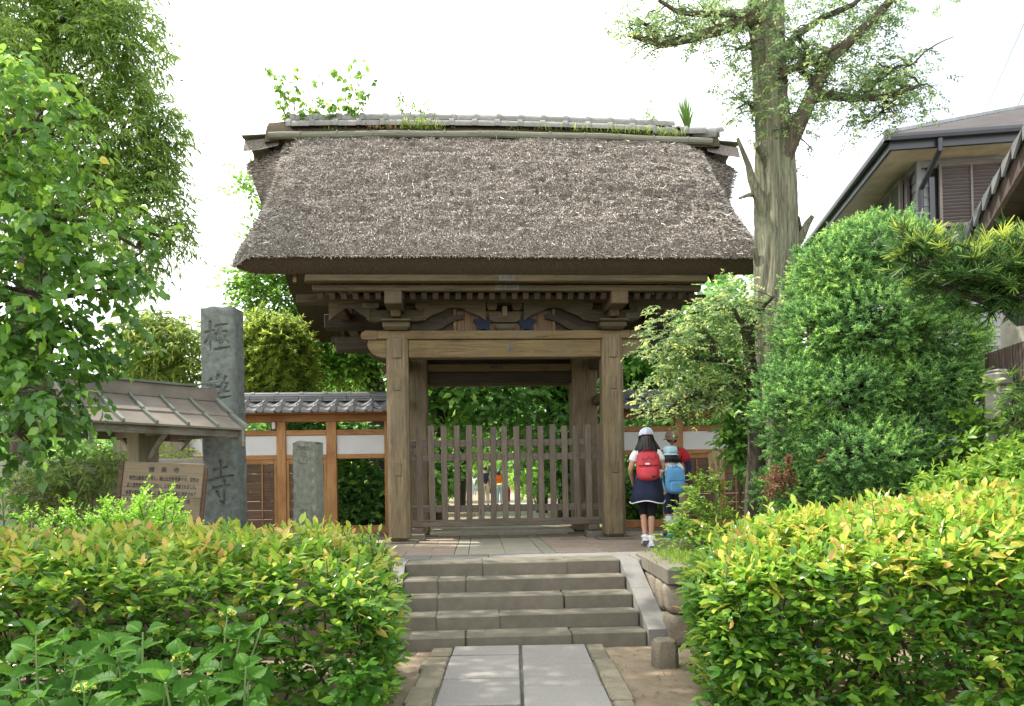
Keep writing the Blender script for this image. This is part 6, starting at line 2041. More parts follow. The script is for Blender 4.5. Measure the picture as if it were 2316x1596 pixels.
me = foliage(E, 14500, .11, 9, 'tuft', .038, L_juniper, 'crown', droop=.0, outward=1.0, up=.45, shell=.30, front=.6, lump=.13, spread=.75,
             tint=lambda pos, t, tw: .36 + .40 * (t - .4) + tw * .9 + .14 * np.sin(pos[:, 0] * 5.1 + pos[:, 2] * 3.3) * np.sin(pos[:, 2] * 4.7 - pos[:, 0] * 2) + rng.normal(0, .08, len(t)))
me.transform(inv); link('crown', me, JN)
ps = []
trunkp = [(jb.x + .05, Z + .15, TERR - .05), (jb.x, Z + .1, 2.0), (jb.x + .05, Z, 3.2), (jb.x, Z, 4.3)]
me = bark_trunk(trunkp, [.17, .14, .10, .05], 3, 20, 6, .08).mesh('trunk', M_bark2, True); me.transform(inv); link('trunk', me, JN)
for c, r in E:
    c = Vector(c)
    ps.append((curve((jb.x, Z + .1, max(1.0, c.z - .7)), c, .05, 6, .04), .05, .02))
    for j in range(16):
        u = unit(rng.normal(0, 1, 3))
        ps.append((curve(c, c + Vector(u * r * .92), .04, 5, .06), .018, .004))
me = limb_mesh(ps, M_bark2, 'branch', 6); me.transform(inv); link('branch', me, JN)
me = foliage([ell(1758, 1085, Z - .62, 20, 18, .10), ell(1778, 1060, Z - .62, 15, 16, .10)], 30, .14, 8, 'tuft', .06, L_brown, 'withered_patch', shell=.9); me.transform(inv); link('withered_patch', me, JN)

# ------------------------------------------------------------------ podocarpus branch reaching in from the right
Z = 6.3
base = Vector((5.1, 6.5, 0))
PD = thing('podocarpus', 'pine like podocarpus branch with yellow tips reaching across in front of the juniper', 'tree', base)
inv = Matrix.Translation(-base)
tr = [(5.1, 6.5, -.05), (5.05, 6.5, 1.5), (5.0, 6.4, 2.6), (4.95, 6.35, 3.6), (4.9, 6.3, 4.2)]
me = bark_trunk(tr, [.13, .12, .10, .06, .03], 4, 20, 6, .08).mesh('trunk', M_bark2, True); me.transform(inv); link('trunk', me, PD)
E = [ell(2090, 590, Z, 50, 40, .25), ell(2150, 640, Z, 60, 45, .3), ell(2210, 600, Z, 55, 50, .3), ell(2280, 620, Z, 60, 65, .35), ell(2250, 670, Z, 70, 35, .3), ell(2330, 640, Z, 60, 70, .4), ell(2060, 560, Z, 25, 25, .15), ell(2400, 620, Z, 70, 80, .4), ell(2300, 560, Z + .3, 40, 30, .2)]
P_, O_ = in_clumps(E, 620, .7, None, .4, .1)
D_ = unit(O_ * .6 + np.array([-.25, -.1, .55]) + rng.normal(0, .35, (len(P_), 3)))
pos, d, nr, sz, t = twig_leaves(P_, D_, rng.uniform(.08, .17, len(P_)), 22, .05, .85, .4, .75, .085, .25)
tipz = np.repeat(rng.random(len(P_)) < .45, 22)
ti = np.clip(.32 + .50 * (t > .45) * tipz * np.clip((pos[:, 2] - 2.95) / .4, .1, 1) + np.repeat(rng.normal(0, .10, len(P_)), 22) + rng.normal(0, .06, len(t)), 0, 1)
me = leaf_mesh('crown', 'needle', pos, d, nr, sz * 1.1, ti, L_podo); me.transform(inv); link('crown', me, PD)
ps = [([at(x, y, Z) for x, y in ((2480, 640), (2380, 670), (2290, 690), (2255, 690), (2190, 670), (2110, 640), (2075, 600))], .05, .012), ([at(x, y, Z) for x, y in ((2290, 690), (2240, 650), (2215, 610))], .025, .008), ([at(x, y, Z) for x, y in ((2380, 670), (2310, 640), (2285, 600))], .03, .008), (curve((4.98, 6.4, 2.9), at(2480, 640, Z), .05, 6, .02), .06, .05)]
for p, o in zip(P_[:160], O_[:160]):
    q = Vector(p - o * .18)
    ps.append(([q, Vector(p)], .007, .004))
me = limb_mesh(ps, M_bark2, 'branch', 7); me.transform(inv); link('branch', me, PD)

# ------------------------------------------------------------------ shrubs on the right
E = [ell(2200, 1125, 6.9, 130, 60, .5), ell(2290, 1085, 7.0, 75, 65, .5), ell(2120, 1150, 6.8, 50, 40, .35), ell(2330, 1065, 7.1, 85, 70, .6), ell(2230, 1120, 6.9, 90, 50, .5), ell(2330, 1120, 6.7, 120, 90, .6)]
simple_plant('azalea', 'bright yellow green azalea rising behind the end of the glossy hedge', 'azalea', E, 1500, .14, 9, 'oval', .062, L_azalea, stems=10, up=.7, shell=.45, spread=.8, lump=.05, tint=lambda pos, t, tw: .56 + .35 * (t - .5) + tw + rng.normal(0, .09, len(t)))
E = [ell(1570, 1170, 9.75, 52, 60, .28), ell(1590, 1110, 9.75, 32, 30, .16), ell(1640, 1185, 9.8, 42, 45, .22), ell(1550, 1220, 9.7, 50, 40, .25), ell(1620, 1230, 9.6, 60, 40, .25), ell(1607, 1085, 9.75, 8, 14, .06)]
simple_plant('variegated_shrub', 'young shrub with pale edged leaves on the platform corner beside the visitors', 'shrub', E, 330, .16, 8, 'oval', .062, L_azalea, stems=12, stem_r=.006, up=.6, shell=.7, spread=.9, tint=lambda pos, t, tw: .52 + .42 * (t - .45) + tw + rng.normal(0, .12, len(t)))
E = [ell(2225, 930, 7.9, 40, 60, .3), ell(2200, 1000, 7.9, 50, 50, .3)]
simple_plant('garden_shrub', 'sparse light leaved shrub between the juniper and the concrete gatepost', 'shrub', E, 90, .2, 7, 'oval', .085, L_azalea, stems=6, stem_r=.008)
E = [ell(2300, 890, 7.3, 22, 45, .15), ell(2320, 950, 7.2, 40, 50, .2)]
simple_plant('young_pine', 'dark spiky young pine right of the concrete gatepost', 'pine', E, 70, .13, 18, 'needle', .085, L_podo, stems=5, stem_r=.008, spread=.7)

# grass at the platform corner, weeds and leaf litter
def tuft_field(pts, h, n_each, mat, name, label, spread=.05, tlo=.3, thi=.9, kind='stuff', cat=None):
    P, D = [], []
    for p in pts:
        for i in range(n_each):
            P.append(np.array(p) + np.array([random.gauss(0, spread), random.gauss(0, spread), 0])); D.append((random.gauss(0, .45), random.gauss(0, .45), 1))
    P, D = np.array(P), unit(np.array(D))
    me = leaf_mesh(name, 'needle', P, D, rng.normal(0, 1, P.shape), h * rng.uniform(.5, 1.2, len(P)), rng.uniform(tlo, thi, len(P)), mat)
    return tag(link(name, me), label, cat, None, kind)
pts = []
for i in range(150):
    x, y = random.uniform(1.62, 2.7), random.uniform(8.1, 9.9)
    pts.append((x, y, .715))
tuft_field(pts, .11, 16, L_grass, 'grass', 'tufts of grass on the terrace corner beside the steps')
n = 260
lx = np.concatenate([rng.uniform(-2.3, -.85, n), rng.uniform(.9, 2.6, n)]); ly = rng.uniform(4.8, 7.7, 2 * n)
pos = np.stack([lx, ly, np.full(2 * n, .016)], 1)
me = leaf_mesh('leaf_litter', 'diamond', pos, np.concatenate([rng.normal(0, 1, (2 * n, 2)), np.zeros((2 * n, 1))], 1), np.tile([0, 0, 1.0], (2 * n, 1)) + rng.normal(0, .15, (2 * n, 3)), rng.uniform(.015, .045, 2 * n), rng.random(2 * n), L_brown)
n2 = 120
kk = rng.integers(0, 4, n2)
lx2 = rng.uniform(-1.15, 1.2, n2); ly2 = 9.16 - 0.34 * (kk + 1) + rng.uniform(.10, .33, n2)
pos2 = np.stack([lx2, ly2 + lx2 * .052, .725 - 0.145 * (kk + 1) + .006], 1)
me2 = leaf_mesh('leaf_litter', 'diamond', np.concatenate([pos, pos2]), np.concatenate([rng.normal(0, 1, (2 * n + n2, 2)), np.zeros((2 * n + n2, 1))], 1), np.tile([0, 0, 1.0], (2 * n + n2, 1)) + rng.normal(0, .15, (2 * n + n2, 3)), rng.uniform(.012, .04, 2 * n + n2), rng.random(2 * n + n2), L_brown)
me = me2
tag(link('leaf_litter', me), 'scattered dry leaves on the sand and on the steps', None, None, 'stuff')

# ------------------------------------------------------------------ plants growing on the roof ridge
def ridge_pt(px, y=-.15, z=7.32):
    X0 = (px - 1158) / FPX
    # local x on the ridge whose bearing is px
    best = min(np.linspace(-4.2, 4.2, 841), key=lambda x: abs((lambda w: w.x / w.y - X0)(GM @ Vector((x, y, z)))))
    return GM @ Vector((best, y, z - .12 * (best / 3.85) ** 2))
RG = 'plants rooted in the roof ridge'
def sapling(label, px, h, spread, n, leaf, kind, seed, mat=None, nb=7):
    rs = random.Random(seed)
    b = ridge_pt(px)
    T = thing('ridge_sapling', label, 'sapling', b, 0, RG)
    ps, P, D, L = [], [], [], []
    for i in range(nb):
        tip = Vector((rs.uniform(-1, 1) * spread, rs.uniform(-.4, .4) * spread, h * rs.uniform(.35, 1.0)))
        if i == 0: tip = Vector((spread * .1, 0, h))
        c = curve((0, 0, -.05), tip, .05, 6, .04)
        ps.append((c, .010, .003))
        for k in range(n):
            t = rs.uniform(.35, 1.0)
            j = t * 5; s = int(min(4, j)); p = c[s].lerp(c[s + 1], j - s)
            P.append(p); D.append((rs.uniform(-1, 1), rs.uniform(-1, 1), rs.uniform(-.3, .3))); L.append(rs.uniform(.06, .14))
    pos, d, nr, sz, t = twig_leaves(np.array(P), np.array(D), np.array(L), 3, .2, .8, .8, .4, leaf, .3, .35)
    ti = np.clip(.62 + rng.normal(0, .18, len(t)), 0, 1)
    link('foliage', leaf_mesh('foliage', kind, pos, d, nr, sz, ti, mat or L_broad), T)
    link('stem', limb_mesh(ps, M_twig, 'stem', 5), T)
sapling('wide branching sapling on the ridge, nearest the left gable peak', 672, 1.15, .66, 7, .095, 'broad', 3, nb=9)
sapling('tall slender sapling on the ridge with drooping heart leaves', 800, 1.36, .56, 8, .095, 'broad', 6, nb=7)
sapling('bushy low sapling between the two taller ridge saplings', 735, .62, .42, 8, .09, 'broad', 9, nb=7)
sapling('thin sprig on the ridge right of the tall sapling', 925, .78, .26, 8, .06, 'diamond', 12, L_maple, 5)
sapling('pair of small sprigs on the ridge beside the yellow weeds', 975, .55, .30, 8, .06, 'diamond', 14, L_maple, 4)
sapling('arching vine on the ridge before the tall grass tuft', 1478, .84, .22, 12, .055, 'diamond', 17, L_maple, 4)
sapling('single small upright weed on the ridge near the middle', 1303, .15, .05, 5, .045, 'diamond', 21, L_maple, 3)
b = ridge_pt(1570)
T = thing('grass_tuft', 'tall fountain of grass on the ridge by its right end', 'grass tuft', b, 0, RG)
mb = MB()
P, D = [], []
for i in range(120):
    az, sp = random.uniform(0, 6.28), random.uniform(.02, .55)
    L = random.uniform(.40, 1.05)
    pts = []
    for t in np.linspace(0, 1, 6):
        r = sp * L * t ** 1.4 * .7
        pts.append((math.cos(az) * r, math.sin(az) * r * .6, L * t * (1 - .32 * sp * t)))
    mb.grid([[Vector(p) + Vector((-.0075 * (1 - k / 6), 0, 0)), Vector(p) + Vector((.0075 * (1 - k / 6), 0, 0))] for k, p in enumerate(pts)])
me = mb.mesh('blade', L_grass); a = me.attributes.new('tint', 'FLOAT', 'POINT'); a.data.foreach_set('value', rng.uniform(.0, .5, len(me.vertices)).astype(np.float32))
o = link('blade', me, T); o['kind'] = 'stuff'
for i, (px, w, h, n, lab) in enumerate(((862, .13, .10, 60, 'rusty yellow stonecrop patch left of the brightest ridge weeds'), (955, .24, .17, 260, 'brightest yellow green weed patch on the ridge tiles'), (1180, .10, .08, 50, 'small weed patch at the middle of the ridge tiles'), (1250, .16, .10, 80, 'weed patch right of the middle of the ridge'),
                                       (1330, .14, .12, 90, 'weed patch where the tidy ridge tiles end'), (1400, .16, .13, 120, 'weed patch among the slipped ridge tiles'), (1480, .22, .14, 170, 'dense weed patch below the arching ridge vine'), (1545, .2, .12, 130, 'weed patch around the foot of the ridge grass tuft'), (760, .10, .07, 50, 'small weed patch under the tall ridge sapling'))):
    b = ridge_pt(px, -.36, 7.20)
    T = thing('ridge_weed', lab, 'weed', b, G_YAW, RG)
    P = np.stack([rng.normal(0, w, n), rng.normal(0, .05, n), rng.uniform(-.02, .03, n)], 1)
    D = np.stack([rng.normal(0, .4, n), rng.normal(-.2, .4, n), np.ones(n)], 1)
    link('foliage', leaf_mesh('foliage', 'needle' if i else 'diamond', P, D, rng.normal(0, 1, (n, 3)), h * rng.uniform(.4, 1.2, n), rng.uniform(.5, 1, n), L_grass if i else L_brown), T)
# ================================================================== people
M_skin = m_flat('skin', (.48, .27, .18), .55, .35, 0.02, 30)
M_hair = m_flat('black_hair', (.016, .013, .012), .45, .5, .5, 120)
M_navy = m_flat('navy_cloth', (.022, .028, .060), .85, .2, .3, 60)
M_black = m_flat('black_knit', (.014, .014, .018), .9, .2, .2, 80)
M_whitecloth = m_flat('white_cloth', (.78, .79, .82), .85, .2, .2, 50)
M_capblue = m_flat('pale_blue_cap_mesh', (.50, .58, .72), .85, .2, .3, 120)
M_redpack = m_flat('red_backpack_nylon', (.56, .045, .065), .55, .4, .25, 70)
M_redpack2 = m_flat('dark_red_trim', (.20, .015, .025), .6, .3, .1)
M_bluepack = m_flat('sky_blue_backpack_nylon', (.13, .37, .66), .6, .35, .25, 70)
M_skyhat = m_flat('pale_blue_hat', (.50, .72, .82), .85, .2, .2, 60)
M_redshirt = m_flat('red_shirt', (.36, .022, .030), .85, .2, .25, 50)
M_orange = m_flat('orange_shirt', (.62, .12, .018), .85, .2, .25, 50)
M_maroon = m_flat('maroon_cloth', (.20, .016, .018), .85, .2, .25, 50)
M_beige = m_flat('beige_trousers', (.38, .33, .25), .85, .2, .25, 50)
M_jeans = m_flat('pale_jeans', (.26, .33, .37), .85, .2, .25, 50)
M_tan = m_flat('brown_cap_cloth', (.21, .16, .115), .85, .2, .2, 60)
M_shoe = m_flat('white_trainer', (.70, .72, .76), .6, .4, .1)
M_shoeg = m_flat('green_trainer', (.03, .26, .09), .6, .4, .1)
M_shoek = m_flat('dark_trainer', (.05, .055, .075), .6, .4, .1)
M_yellow = m_flat('faded_yellow_print', (.65, .48, .16), .8, .2, .0)
M_dark = m_flat('dark_strap', (.02, .02, .022), .7, .3, .1)

def plaid():
    t = NT('plaid_cloth')
    v = t.coord((1, 1, 1), vary=False)
    w1 = t.n('ShaderNodeTexWave'); w1.inputs['Scale'].default_value = 9; w1.bands_direction = 'X'; t.l(v, w1.inputs['Vector'])
    w2 = t.n('ShaderNodeTexWave'); w2.inputs['Scale'].default_value = 9; w2.bands_direction = 'Z'; t.l(v, w2.inputs['Vector'])
    c = t.mix(t.rng(w1.outputs['Fac'], .45, .55), (.12, .22, .25), (.60, .66, .66))
    c = t.mix(t.rng(w2.outputs['Fac'], .45, .55, 0, .6), c, (.06, .13, .16))
    return t.done(t.pbr(c, .85))
M_plaid = plaid()

FL = 0.78
SUB = 2
def skin_mesh(name, V, Ed, mat, sub=None, flat=FL):
    sub = SUB if sub is None else sub
    return _skin_mesh(name, V, Ed, mat, sub, flat)
def _skin_mesh(name, V, Ed, mat, sub, flat):
    """one continuous surface grown over joints: V = [((x,y,z), r)]"""
    me = bpy.data.meshes.new(name + '_sk')
    me.from_pydata([(p[0], p[1] / flat, p[2]) for p, r in V], Ed, [])
    o = bpy.data.objects.new(name + '_sk', me)
    COL.objects.link(o)
    sk = o.modifiers.new('skin', 'SKIN'); sk.branch_smoothing = .6
    for i, (p, r) in enumerate(V):
        d = me.skin_vertices[0].data[i]
        d.radius = (r, r); d.use_root = (i == 0)
    ss = o.modifiers.new('sub', 'SUBSURF'); ss.levels = sub; ss.render_levels = sub
    dg = bpy.context.evaluated_depsgraph_get()
    out = bpy.data.meshes.new_from_object(o.evaluated_get(dg))
    bpy.data.objects.remove(o); bpy.data.meshes.remove(me)
    out.transform(Matrix.Diagonal((1, flat, 1, 1)))
    out.name = name
    out.materials.clear(); out.materials.append(mat)
    out.polygons.foreach_set('use_smooth', [True] * len(out.polygons))
    return out

def ellipsoid(c, r, n=14, m=10, m4=None):
    mb = MB()
    rows = []
    for i in range(m + 1):
        a = math.pi * i / m
        rows.append([Vector((c[0] + r[0] * math.sin(a) * math.cos(2 * math.pi * k / n), c[1] + r[1] * math.sin(a) * math.sin(2 * math.pi * k / n), c[2] + r[2] * math.cos(a))) for k in range(n + 1)])
    mb.grid(rows)
    if m4 is not None:
        mb.v = [tuple(m4 @ Vector(p)) for p in mb.v]
    return mb

def soft_box(lo, hi, e=3.2, n=8, bulge=None):
    """rounded stuffed box"""
    lo, hi = Vector(lo), Vector(hi)
    c, h = (lo + hi) / 2, (hi - lo) / 2
    mb = MB(); pts = {}; vs = []; fs = []
    def vid(p):
        k = tuple(round(q, 5) for q in p)
        if k not in pts:
            q = Vector(p); L = (abs(q.x) ** e + abs(q.y) ** e + abs(q.z) ** e) ** (1 / e); q = q / L
            pts[k] = len(vs); vs.append(c + Vector((q.x * h.x, q.y * h.y, q.z * h.z)))
        return pts[k]
    for ax in range(3):
        o1, o2 = [k for k in range(3) if k != ax]
        for s in (-1, 1):
            for i in range(n):
                for j in range(n):
                    q = []
                    for (a, b) in ((i, j), (i + 1, j), (i + 1, j + 1), (i, j + 1)):
                        t = [0, 0, 0]; t[ax] = s; t[o1] = -1 + 2 * a / n; t[o2] = -1 + 2 * b / n
                        q.append(vid(t))
                    fs.append(tuple(q))
    return mb.add(vs, fs)

class Fig:
    """joints of a figure 1.70 m tall facing +y; scaled by k"""
    def __init__(self, name, label, loc, rz, height, J=None, group=None, build=1.0):
        self.k = height / 1.70
        self.T = thing(name, label, 'person', loc, rz, group)
        self.T.scale = (self.k,) * 3
        self.b = build
        self.J = dict(pelvis=(0, 0, .94), waist=(0, 0, 1.08), chest=(0, 0.01, 1.27), neck0=(0, 0, 1.42), neck1=(0, .01, 1.49), head=(0, .03, 1.585), crown=(0, .02, 1.645),
                      shL=(-.155, 0, 1.375), shR=(.155, 0, 1.375), elL=(-.215, -.02, 1.12), elR=(.215, -.02, 1.12), wrL=(-.23, .07, .90), wrR=(.23, .07, .90),
                      hipL=(-.085, 0, .90), hipR=(.085, 0, .90), knL=(-.092, .02, .50), knR=(.092, .02, .50), anL=(-.095, -.02, .085), anR=(.095, -.02, .085))
        if J: self.J.update(J)
    def body(self, mat=None, hands=True):
        J, b = self.J, self.b
        V, E, ix = [], [], {}
        def v(n, r, p=None):
            ix[n] = len(V); V.append((J[n] if p is None else p, r)); return ix[n]
        v('pelvis', .115 * b); v('waist', .105 * b); v('chest', .118 * b); v('neck0', .062); v('neck1', .050); v('head', .083); v('crown', .076)
        E += [(0, 1), (1, 2), (2, 3), (3, 4), (4, 5), (5, 6)]
        for s in 'LR':
            a = v('sh' + s, .055 * b); e = v('el' + s, .040 * b); w = v('wr' + s, .027)
            E += [(2, a), (a, e), (e, w)]
            d = (Vector(J['wr' + s]) - Vector(J['el' + s])).normalized()
            side = Vector((0, 1, 0)) - d * d.y
            side = side.normalized()
            nrm = d.cross(side)
            pw = Vector(J['wr' + s]) + d * .055
            pm = v('palm' + s, .030, tuple(pw)); E.append((w, pm))
            if hands:
                inward = nrm * (1 if nrm.x * (1 if s == 'L' else -1) > 0 else -1)
                for q, (off, L) in enumerate(((-.027, .055), (-.009, .068), (.009, .072), (.026, .064))):
                    k0 = v(f'f{s}{q}a', .0100, tuple(pw + d * .042 + side * off))
                    k1 = v(f'f{s}{q}b', .0090, tuple(pw + d * (.042 + L * .55) + side * off * 1.05 + inward * .012))
                    k2 = v(f'f{s}{q}c', .0078, tuple(pw + d * (.042 + L * .9) + side * off * 1.05 + inward * .034))
                    E += [(pm, k0), (k0, k1), (k1, k2)]
                k0 = v(f't{s}a', .0115, tuple(pw - d * .015 + side * .036 + inward * .008)); k1 = v(f't{s}b', .0095, tuple(pw + d * .028 + side * .052 + inward * .018))
                E += [(pm, k0), (k0, k1)]
            h = v('hip' + s, .088 * b); kn = v('kn' + s, .056 * b); cf = v('cf' + s, .052 * b, tuple(Vector(J['kn' + s]).lerp(Vector(J['an' + s]), .32) + Vector((0, -.012, 0)))); an = v('an' + s, .034)
            E += [(0, h), (h, kn), (kn, cf), (cf, an)]
        face = v('face', .066, (J['head'][0], J['head'][1] + .034, J['head'][2] - .018)); E.append((5, face))
        nose = v('nose', .015, (J['head'][0], J['head'][1] + .097, J['head'][2] - .012))
        E.append((face, nose))
        link('body', skin_mesh('body', V, E, mat or M_skin), self.T)
        c = Vector(J['head'])
        for s in (-1, 1):
            ellipsoid((c.x + s * .084, c.y - .005, c.z - .005), (.012, .022, .032)).obj('ear', M_skin, self.T, True)
            ellipsoid((c.x + s * .032, c.y + .079, c.z + .012), (.013, .008, .007)).obj('eye', M_dark, self.T, True)
        ellipsoid((c.x, c.y + .078, c.z - .045), (.024, .008, .006)).obj('mouth', M_maroon, self.T, True)
    def shirt(self, mat, sleeve=.5, low=.86, r=.022, name='shirt', long=False):
        J, b = self.J, self.b
        V = [((J['pelvis'][0], J['pelvis'][1], low), .112 * b + r), (J['waist'], .106 * b + r), (J['chest'], .120 * b + r), ((J['neck0'][0], J['neck0'][1], J['neck0'][2] - .015), .066)]
        E = [(0, 1), (1, 2), (2, 3)]
        for s in 'LR':
            a = len(V); V.append((J['sh' + s], .058 * b + r * .9))
            E.append((2, a))
            if long:
                V.append((J['el' + s], .044 * b + r * .7)); V.append((tuple(Vector(J['el' + s]).lerp(Vector(J['wr' + s]), sleeve)), .036 + r * .5)); E += [(a, a + 1), (a + 1, a + 2)]
            else:
                V.append((tuple(Vector(J['sh' + s]).lerp(Vector(J['el' + s]), sleeve)), .052 * b + r)); E.append((a, a + 1))
        return link(name, skin_mesh(name, V, E, mat), self.T)
    def trousers(self, mat, to=.95, r=.018, name='trousers', waist=1.0):
        J, b = self.J, self.b
        V = [((J['pelvis'][0], J['pelvis'][1], waist), .108 * b + r * .6), (J['pelvis'], .116 * b + r)]
        E = [(0, 1)]
        for s in 'LR':
            h = len(V); V.append((J['hip' + s], .090 * b + r))
            kn = Vector(J['kn' + s]); an = Vector(J['an' + s])
            if to > .5:
                V.append((tuple(kn), .060 * b + r)); V.append((tuple(kn.lerp(an, (to - .5) * 2)), .048 * b + r)); E += [(1, h), (h, h + 1), (h + 1, h + 2)]
            else:
                V.append((tuple(Vector(J['hip' + s]).lerp(kn, to * 2)), .066 * b + r)); E += [(1, h), (h, h + 1)]
        return link(name, skin_mesh(name, V, E, mat), self.T)
    def shoes(self, mat, sole=None, yaw=0.0, lift=(0, 0)):
        for i, s in enumerate('LR'):
            a = Vector(self.J['an' + s])
            m = Matrix.Translation((a.x, a.y, a.z - .085)) @ Matrix.Rotation(yaw, 4, 'Z') @ Matrix.Rotation(lift[i], 4, 'X')
            mb = MB()
            prof = [(-.075, .032, .075), (-.055, .040, .098), (.0, .041, .098), (.05, .044, .080), (.11, .049, .058), (.155, .044, .048), (.182, .024, .034)]
            rows = []
            for (y, w, h) in prof:
                rows.append([m @ Vector((w * math.cos(t) * (1 if abs(math.cos(t)) < .95 else .96), y, .022 + (h - .022) * max(0, math.sin(t)) ** .8)) for t in np.linspace(0, math.pi, 9)])
            mb.grid(rows)
            mb.v += [tuple(p) for p in rows[0]]; k = len(mb.v); mb.f.append(tuple(range(k - 9, k)))
            sh_ = mb.obj('shoe', mat, self.T, True)
            so = MB(); rows = []
            for (y, w, h) in prof:
                rows.append([m @ Vector((x, y, z)) for (x, z) in ((-w - .004, .0), (-w - .005, .026), (w + .005, .026), (w + .004, .0))])
            so.grid(rows)
            so.grid([[r[0], r[3]] for r in rows])
            so.obj('sole', sole or M_shoe, sh_, 'auto')
    def socks(self, mat, top=.36):
        for s in 'LR':
            kn, an = Vector(self.J['kn' + s]), Vector(self.J['an' + s])
            t = (kn.z - top) / (kn.z - an.z)
            a = kn.lerp(an, t)
            MB().tube([a + Vector((0, -.01, 0)), a.lerp(an, .35) + Vector((0, -.012, 0)), a.lerp(an, .7), an], [.061, .058, .046, .042], 14).obj('sock', mat, self.T, True)
    def cap(self, mat, mat2, brim_yaw=0.0, strap=None, tilt=0.0):
        c = Vector(self.J['head']) + Vector((0, -.008, .035))
        n = 24
        C = link('cap', None, self.T); C.location = c; C.rotation_euler = (tilt, 0, brim_yaw)
        for g in range(6):
            mb = MB(); rows = []
            for i in range(8):
                a = math.pi / 2 * i / 7
                rows.append([Vector((.106 * math.sin(a) * math.sin(t), .116 * math.sin(a) * math.cos(t), .100 * math.cos(a) - (.012 if i == 7 else 0))) for t in np.linspace(g * math.pi / 3, (g + 1) * math.pi / 3, 5)])
            mb.grid(rows)
            mb.obj('panel', mat if g % 3 == 1 or mat2 is None else mat2, C, True)
        for g in range(6):
            t = g * math.pi / 3
            MB().tube([(.108 * math.sin(a) * math.sin(t), .118 * math.sin(a) * math.cos(t), .102 * math.cos(a)) for a in np.linspace(.05, math.pi / 2, 7)], .0035, 5).obj('seam', mat, C, True)
        ellipsoid((0, 0, .102), (.010, .010, .006)).obj('button', mat, C, True)
        rows = []
        for r_ in (.0, .5, 1.0):
            rows.append([Vector((math.sin(t) * (.106 + .012 * r_), .05 + math.cos(t) * .062 + r_ * .085 * math.cos(t) ** .6, -.008 - .018 * r_ ** 2 - .02 * abs(math.sin(t)) ** 2)) for t in np.linspace(-1.5, 1.5, 13)])
        rows += [[p - Vector((0, 0, .006)) for p in r] for r in reversed(rows)]
        MB().grid(rows).obj('brim', mat, C, 'auto')
        if strap:
            MB().tube([(.108 * math.sin(t), .118 * math.cos(t), -.006) for t in np.linspace(math.pi - .75, math.pi + .75, 9)], .012, 6, flat=.4).obj('strap', strap, C, True)
    def hair(self, length=0.0, mat=None):
        c = Vector(self.J['head'])
        mb = ellipsoid((c.x, c.y - .014, c.z + .018), (.098, .104, .100), 20, 12)
        # open the face
        mb.v = [(p[0], min(p[1], c.y + .012) if p[2] < c.z + .055 else p[1], max(p[2], c.z - .07)) for p in mb.v]
        h = mb.obj('hair', mat or M_hair, self.T, True)
        if length:
            lk = MB()
            rs = random.Random(5)
            for i in range(46):
                a = rs.uniform(math.pi * .62, math.pi * 1.38) if i < 34 else rs.choice((-1, 1)) * rs.uniform(1.3, 1.8)
                x0, y0 = c.x + .092 * math.sin(a), c.y - .01 + .100 * math.cos(a)
                L = length * rs.uniform(.8, 1.1)
                sx = 1.0 + rs.uniform(.2, .95)
                lk.tube([(x0 * .8, y0 * .95, c.z + .03), (x0 * 1.05, y0 * 1.05, c.z - .05), (c.x + (x0 - c.x) * sx, y0 * 1.0 - .015, c.z - .05 - L * .5), (c.x + (x0 - c.x) * sx * 1.12 + rs.uniform(-.02, .02), y0 * .9 - .02, c.z - .05 - L)], [.022, .024, .018, .004], 6)
            k = lk.obj('hair_strand', mat or M_hair, self.T, True); k['kind'] = 'stuff'
    def pack(self, mat, trim, w, h, d, zc, pocket=True, e=3.6):
        y = self.J['chest'][1] - .105
        Bk = soft_box((-w / 2, y - d, zc - h / 2), (w / 2, y + .02, zc + h / 2), e).obj('backpack', mat, self.T, True)
        if pocket:
            soft_box((-w * .40, y - d - .045, zc - h * .46), (w * .40, y - d + .06, zc - h * .02), 3.2).obj('pocket', mat, Bk, True)
            MB().tube([(x, y - d - .030 + .05 * (abs(x) / w * 2) ** 3, zc + .005) for x in np.linspace(-w * .42, w * .42, 9)], .0075, 6).obj('zip', trim, Bk, True)
        MB().tube([(w * .44 * math.cos(a), y - d * .80, zc + h * .10 + h * .40 * math.sin(a) ** .8) for a in np.linspace(.05, math.pi - .05, 13)], .006, 5).obj('zip', trim, Bk, True)
        MB().tube([(-.03, y - .03, zc + h / 2 - .01), (-.02, y - .045, zc + h / 2 + .035), (.02, y - .045, zc + h / 2 + .035), (.03, y - .03, zc + h / 2 - .01)], .009, 6).obj('grab_loop', trim, Bk, True)
        for s in (-1, 1):
            MB().tube([(s * .07, y + .0, zc + h * .44), (s * .095, y + .06, zc + h * .5 + .03), (s * .10, .02, 1.445), (s * .11, .11, 1.38), (s * .12, .135, 1.2), (s * .135, .08, 1.06), (s * w * .47, y + .01, zc - h * .38)], .017, 6, flat=.45).obj('shoulder_strap', mat, Bk, True)
        return Bk
    def tunic(self, mat, lv, trim=None, name='tunic'):
        rows = []
        n = 32
        for i, (z, rx, ry, cy) in enumerate(lv):
            f = (i / (len(lv) - 1)) ** 2
            rows.append([Vector((rx * math.cos(t) * (1 + .05 * f * math.sin(7 * t)), cy + ry * math.sin(t) * (1 + .07 * f * math.sin(5 * t + 1)), z + .02 * f * math.sin(3 * t + .6))) for t in np.linspace(0, 2 * math.pi, n + 1)])
        rows2 = [[Vector((p.x * .97, p.y * .97, p.z)) for p in r] for r in reversed(rows)]
        o = MB().grid(rows + rows2).obj(name, mat, self.T, True)
        if trim:
            r = [Vector((p.x * 1.012, p.y * 1.012, p.z + .006)) for p in rows[-1]]
            MB().tube(r, .008, 6, cap=False).obj('hem', trim, o, True)
        return o

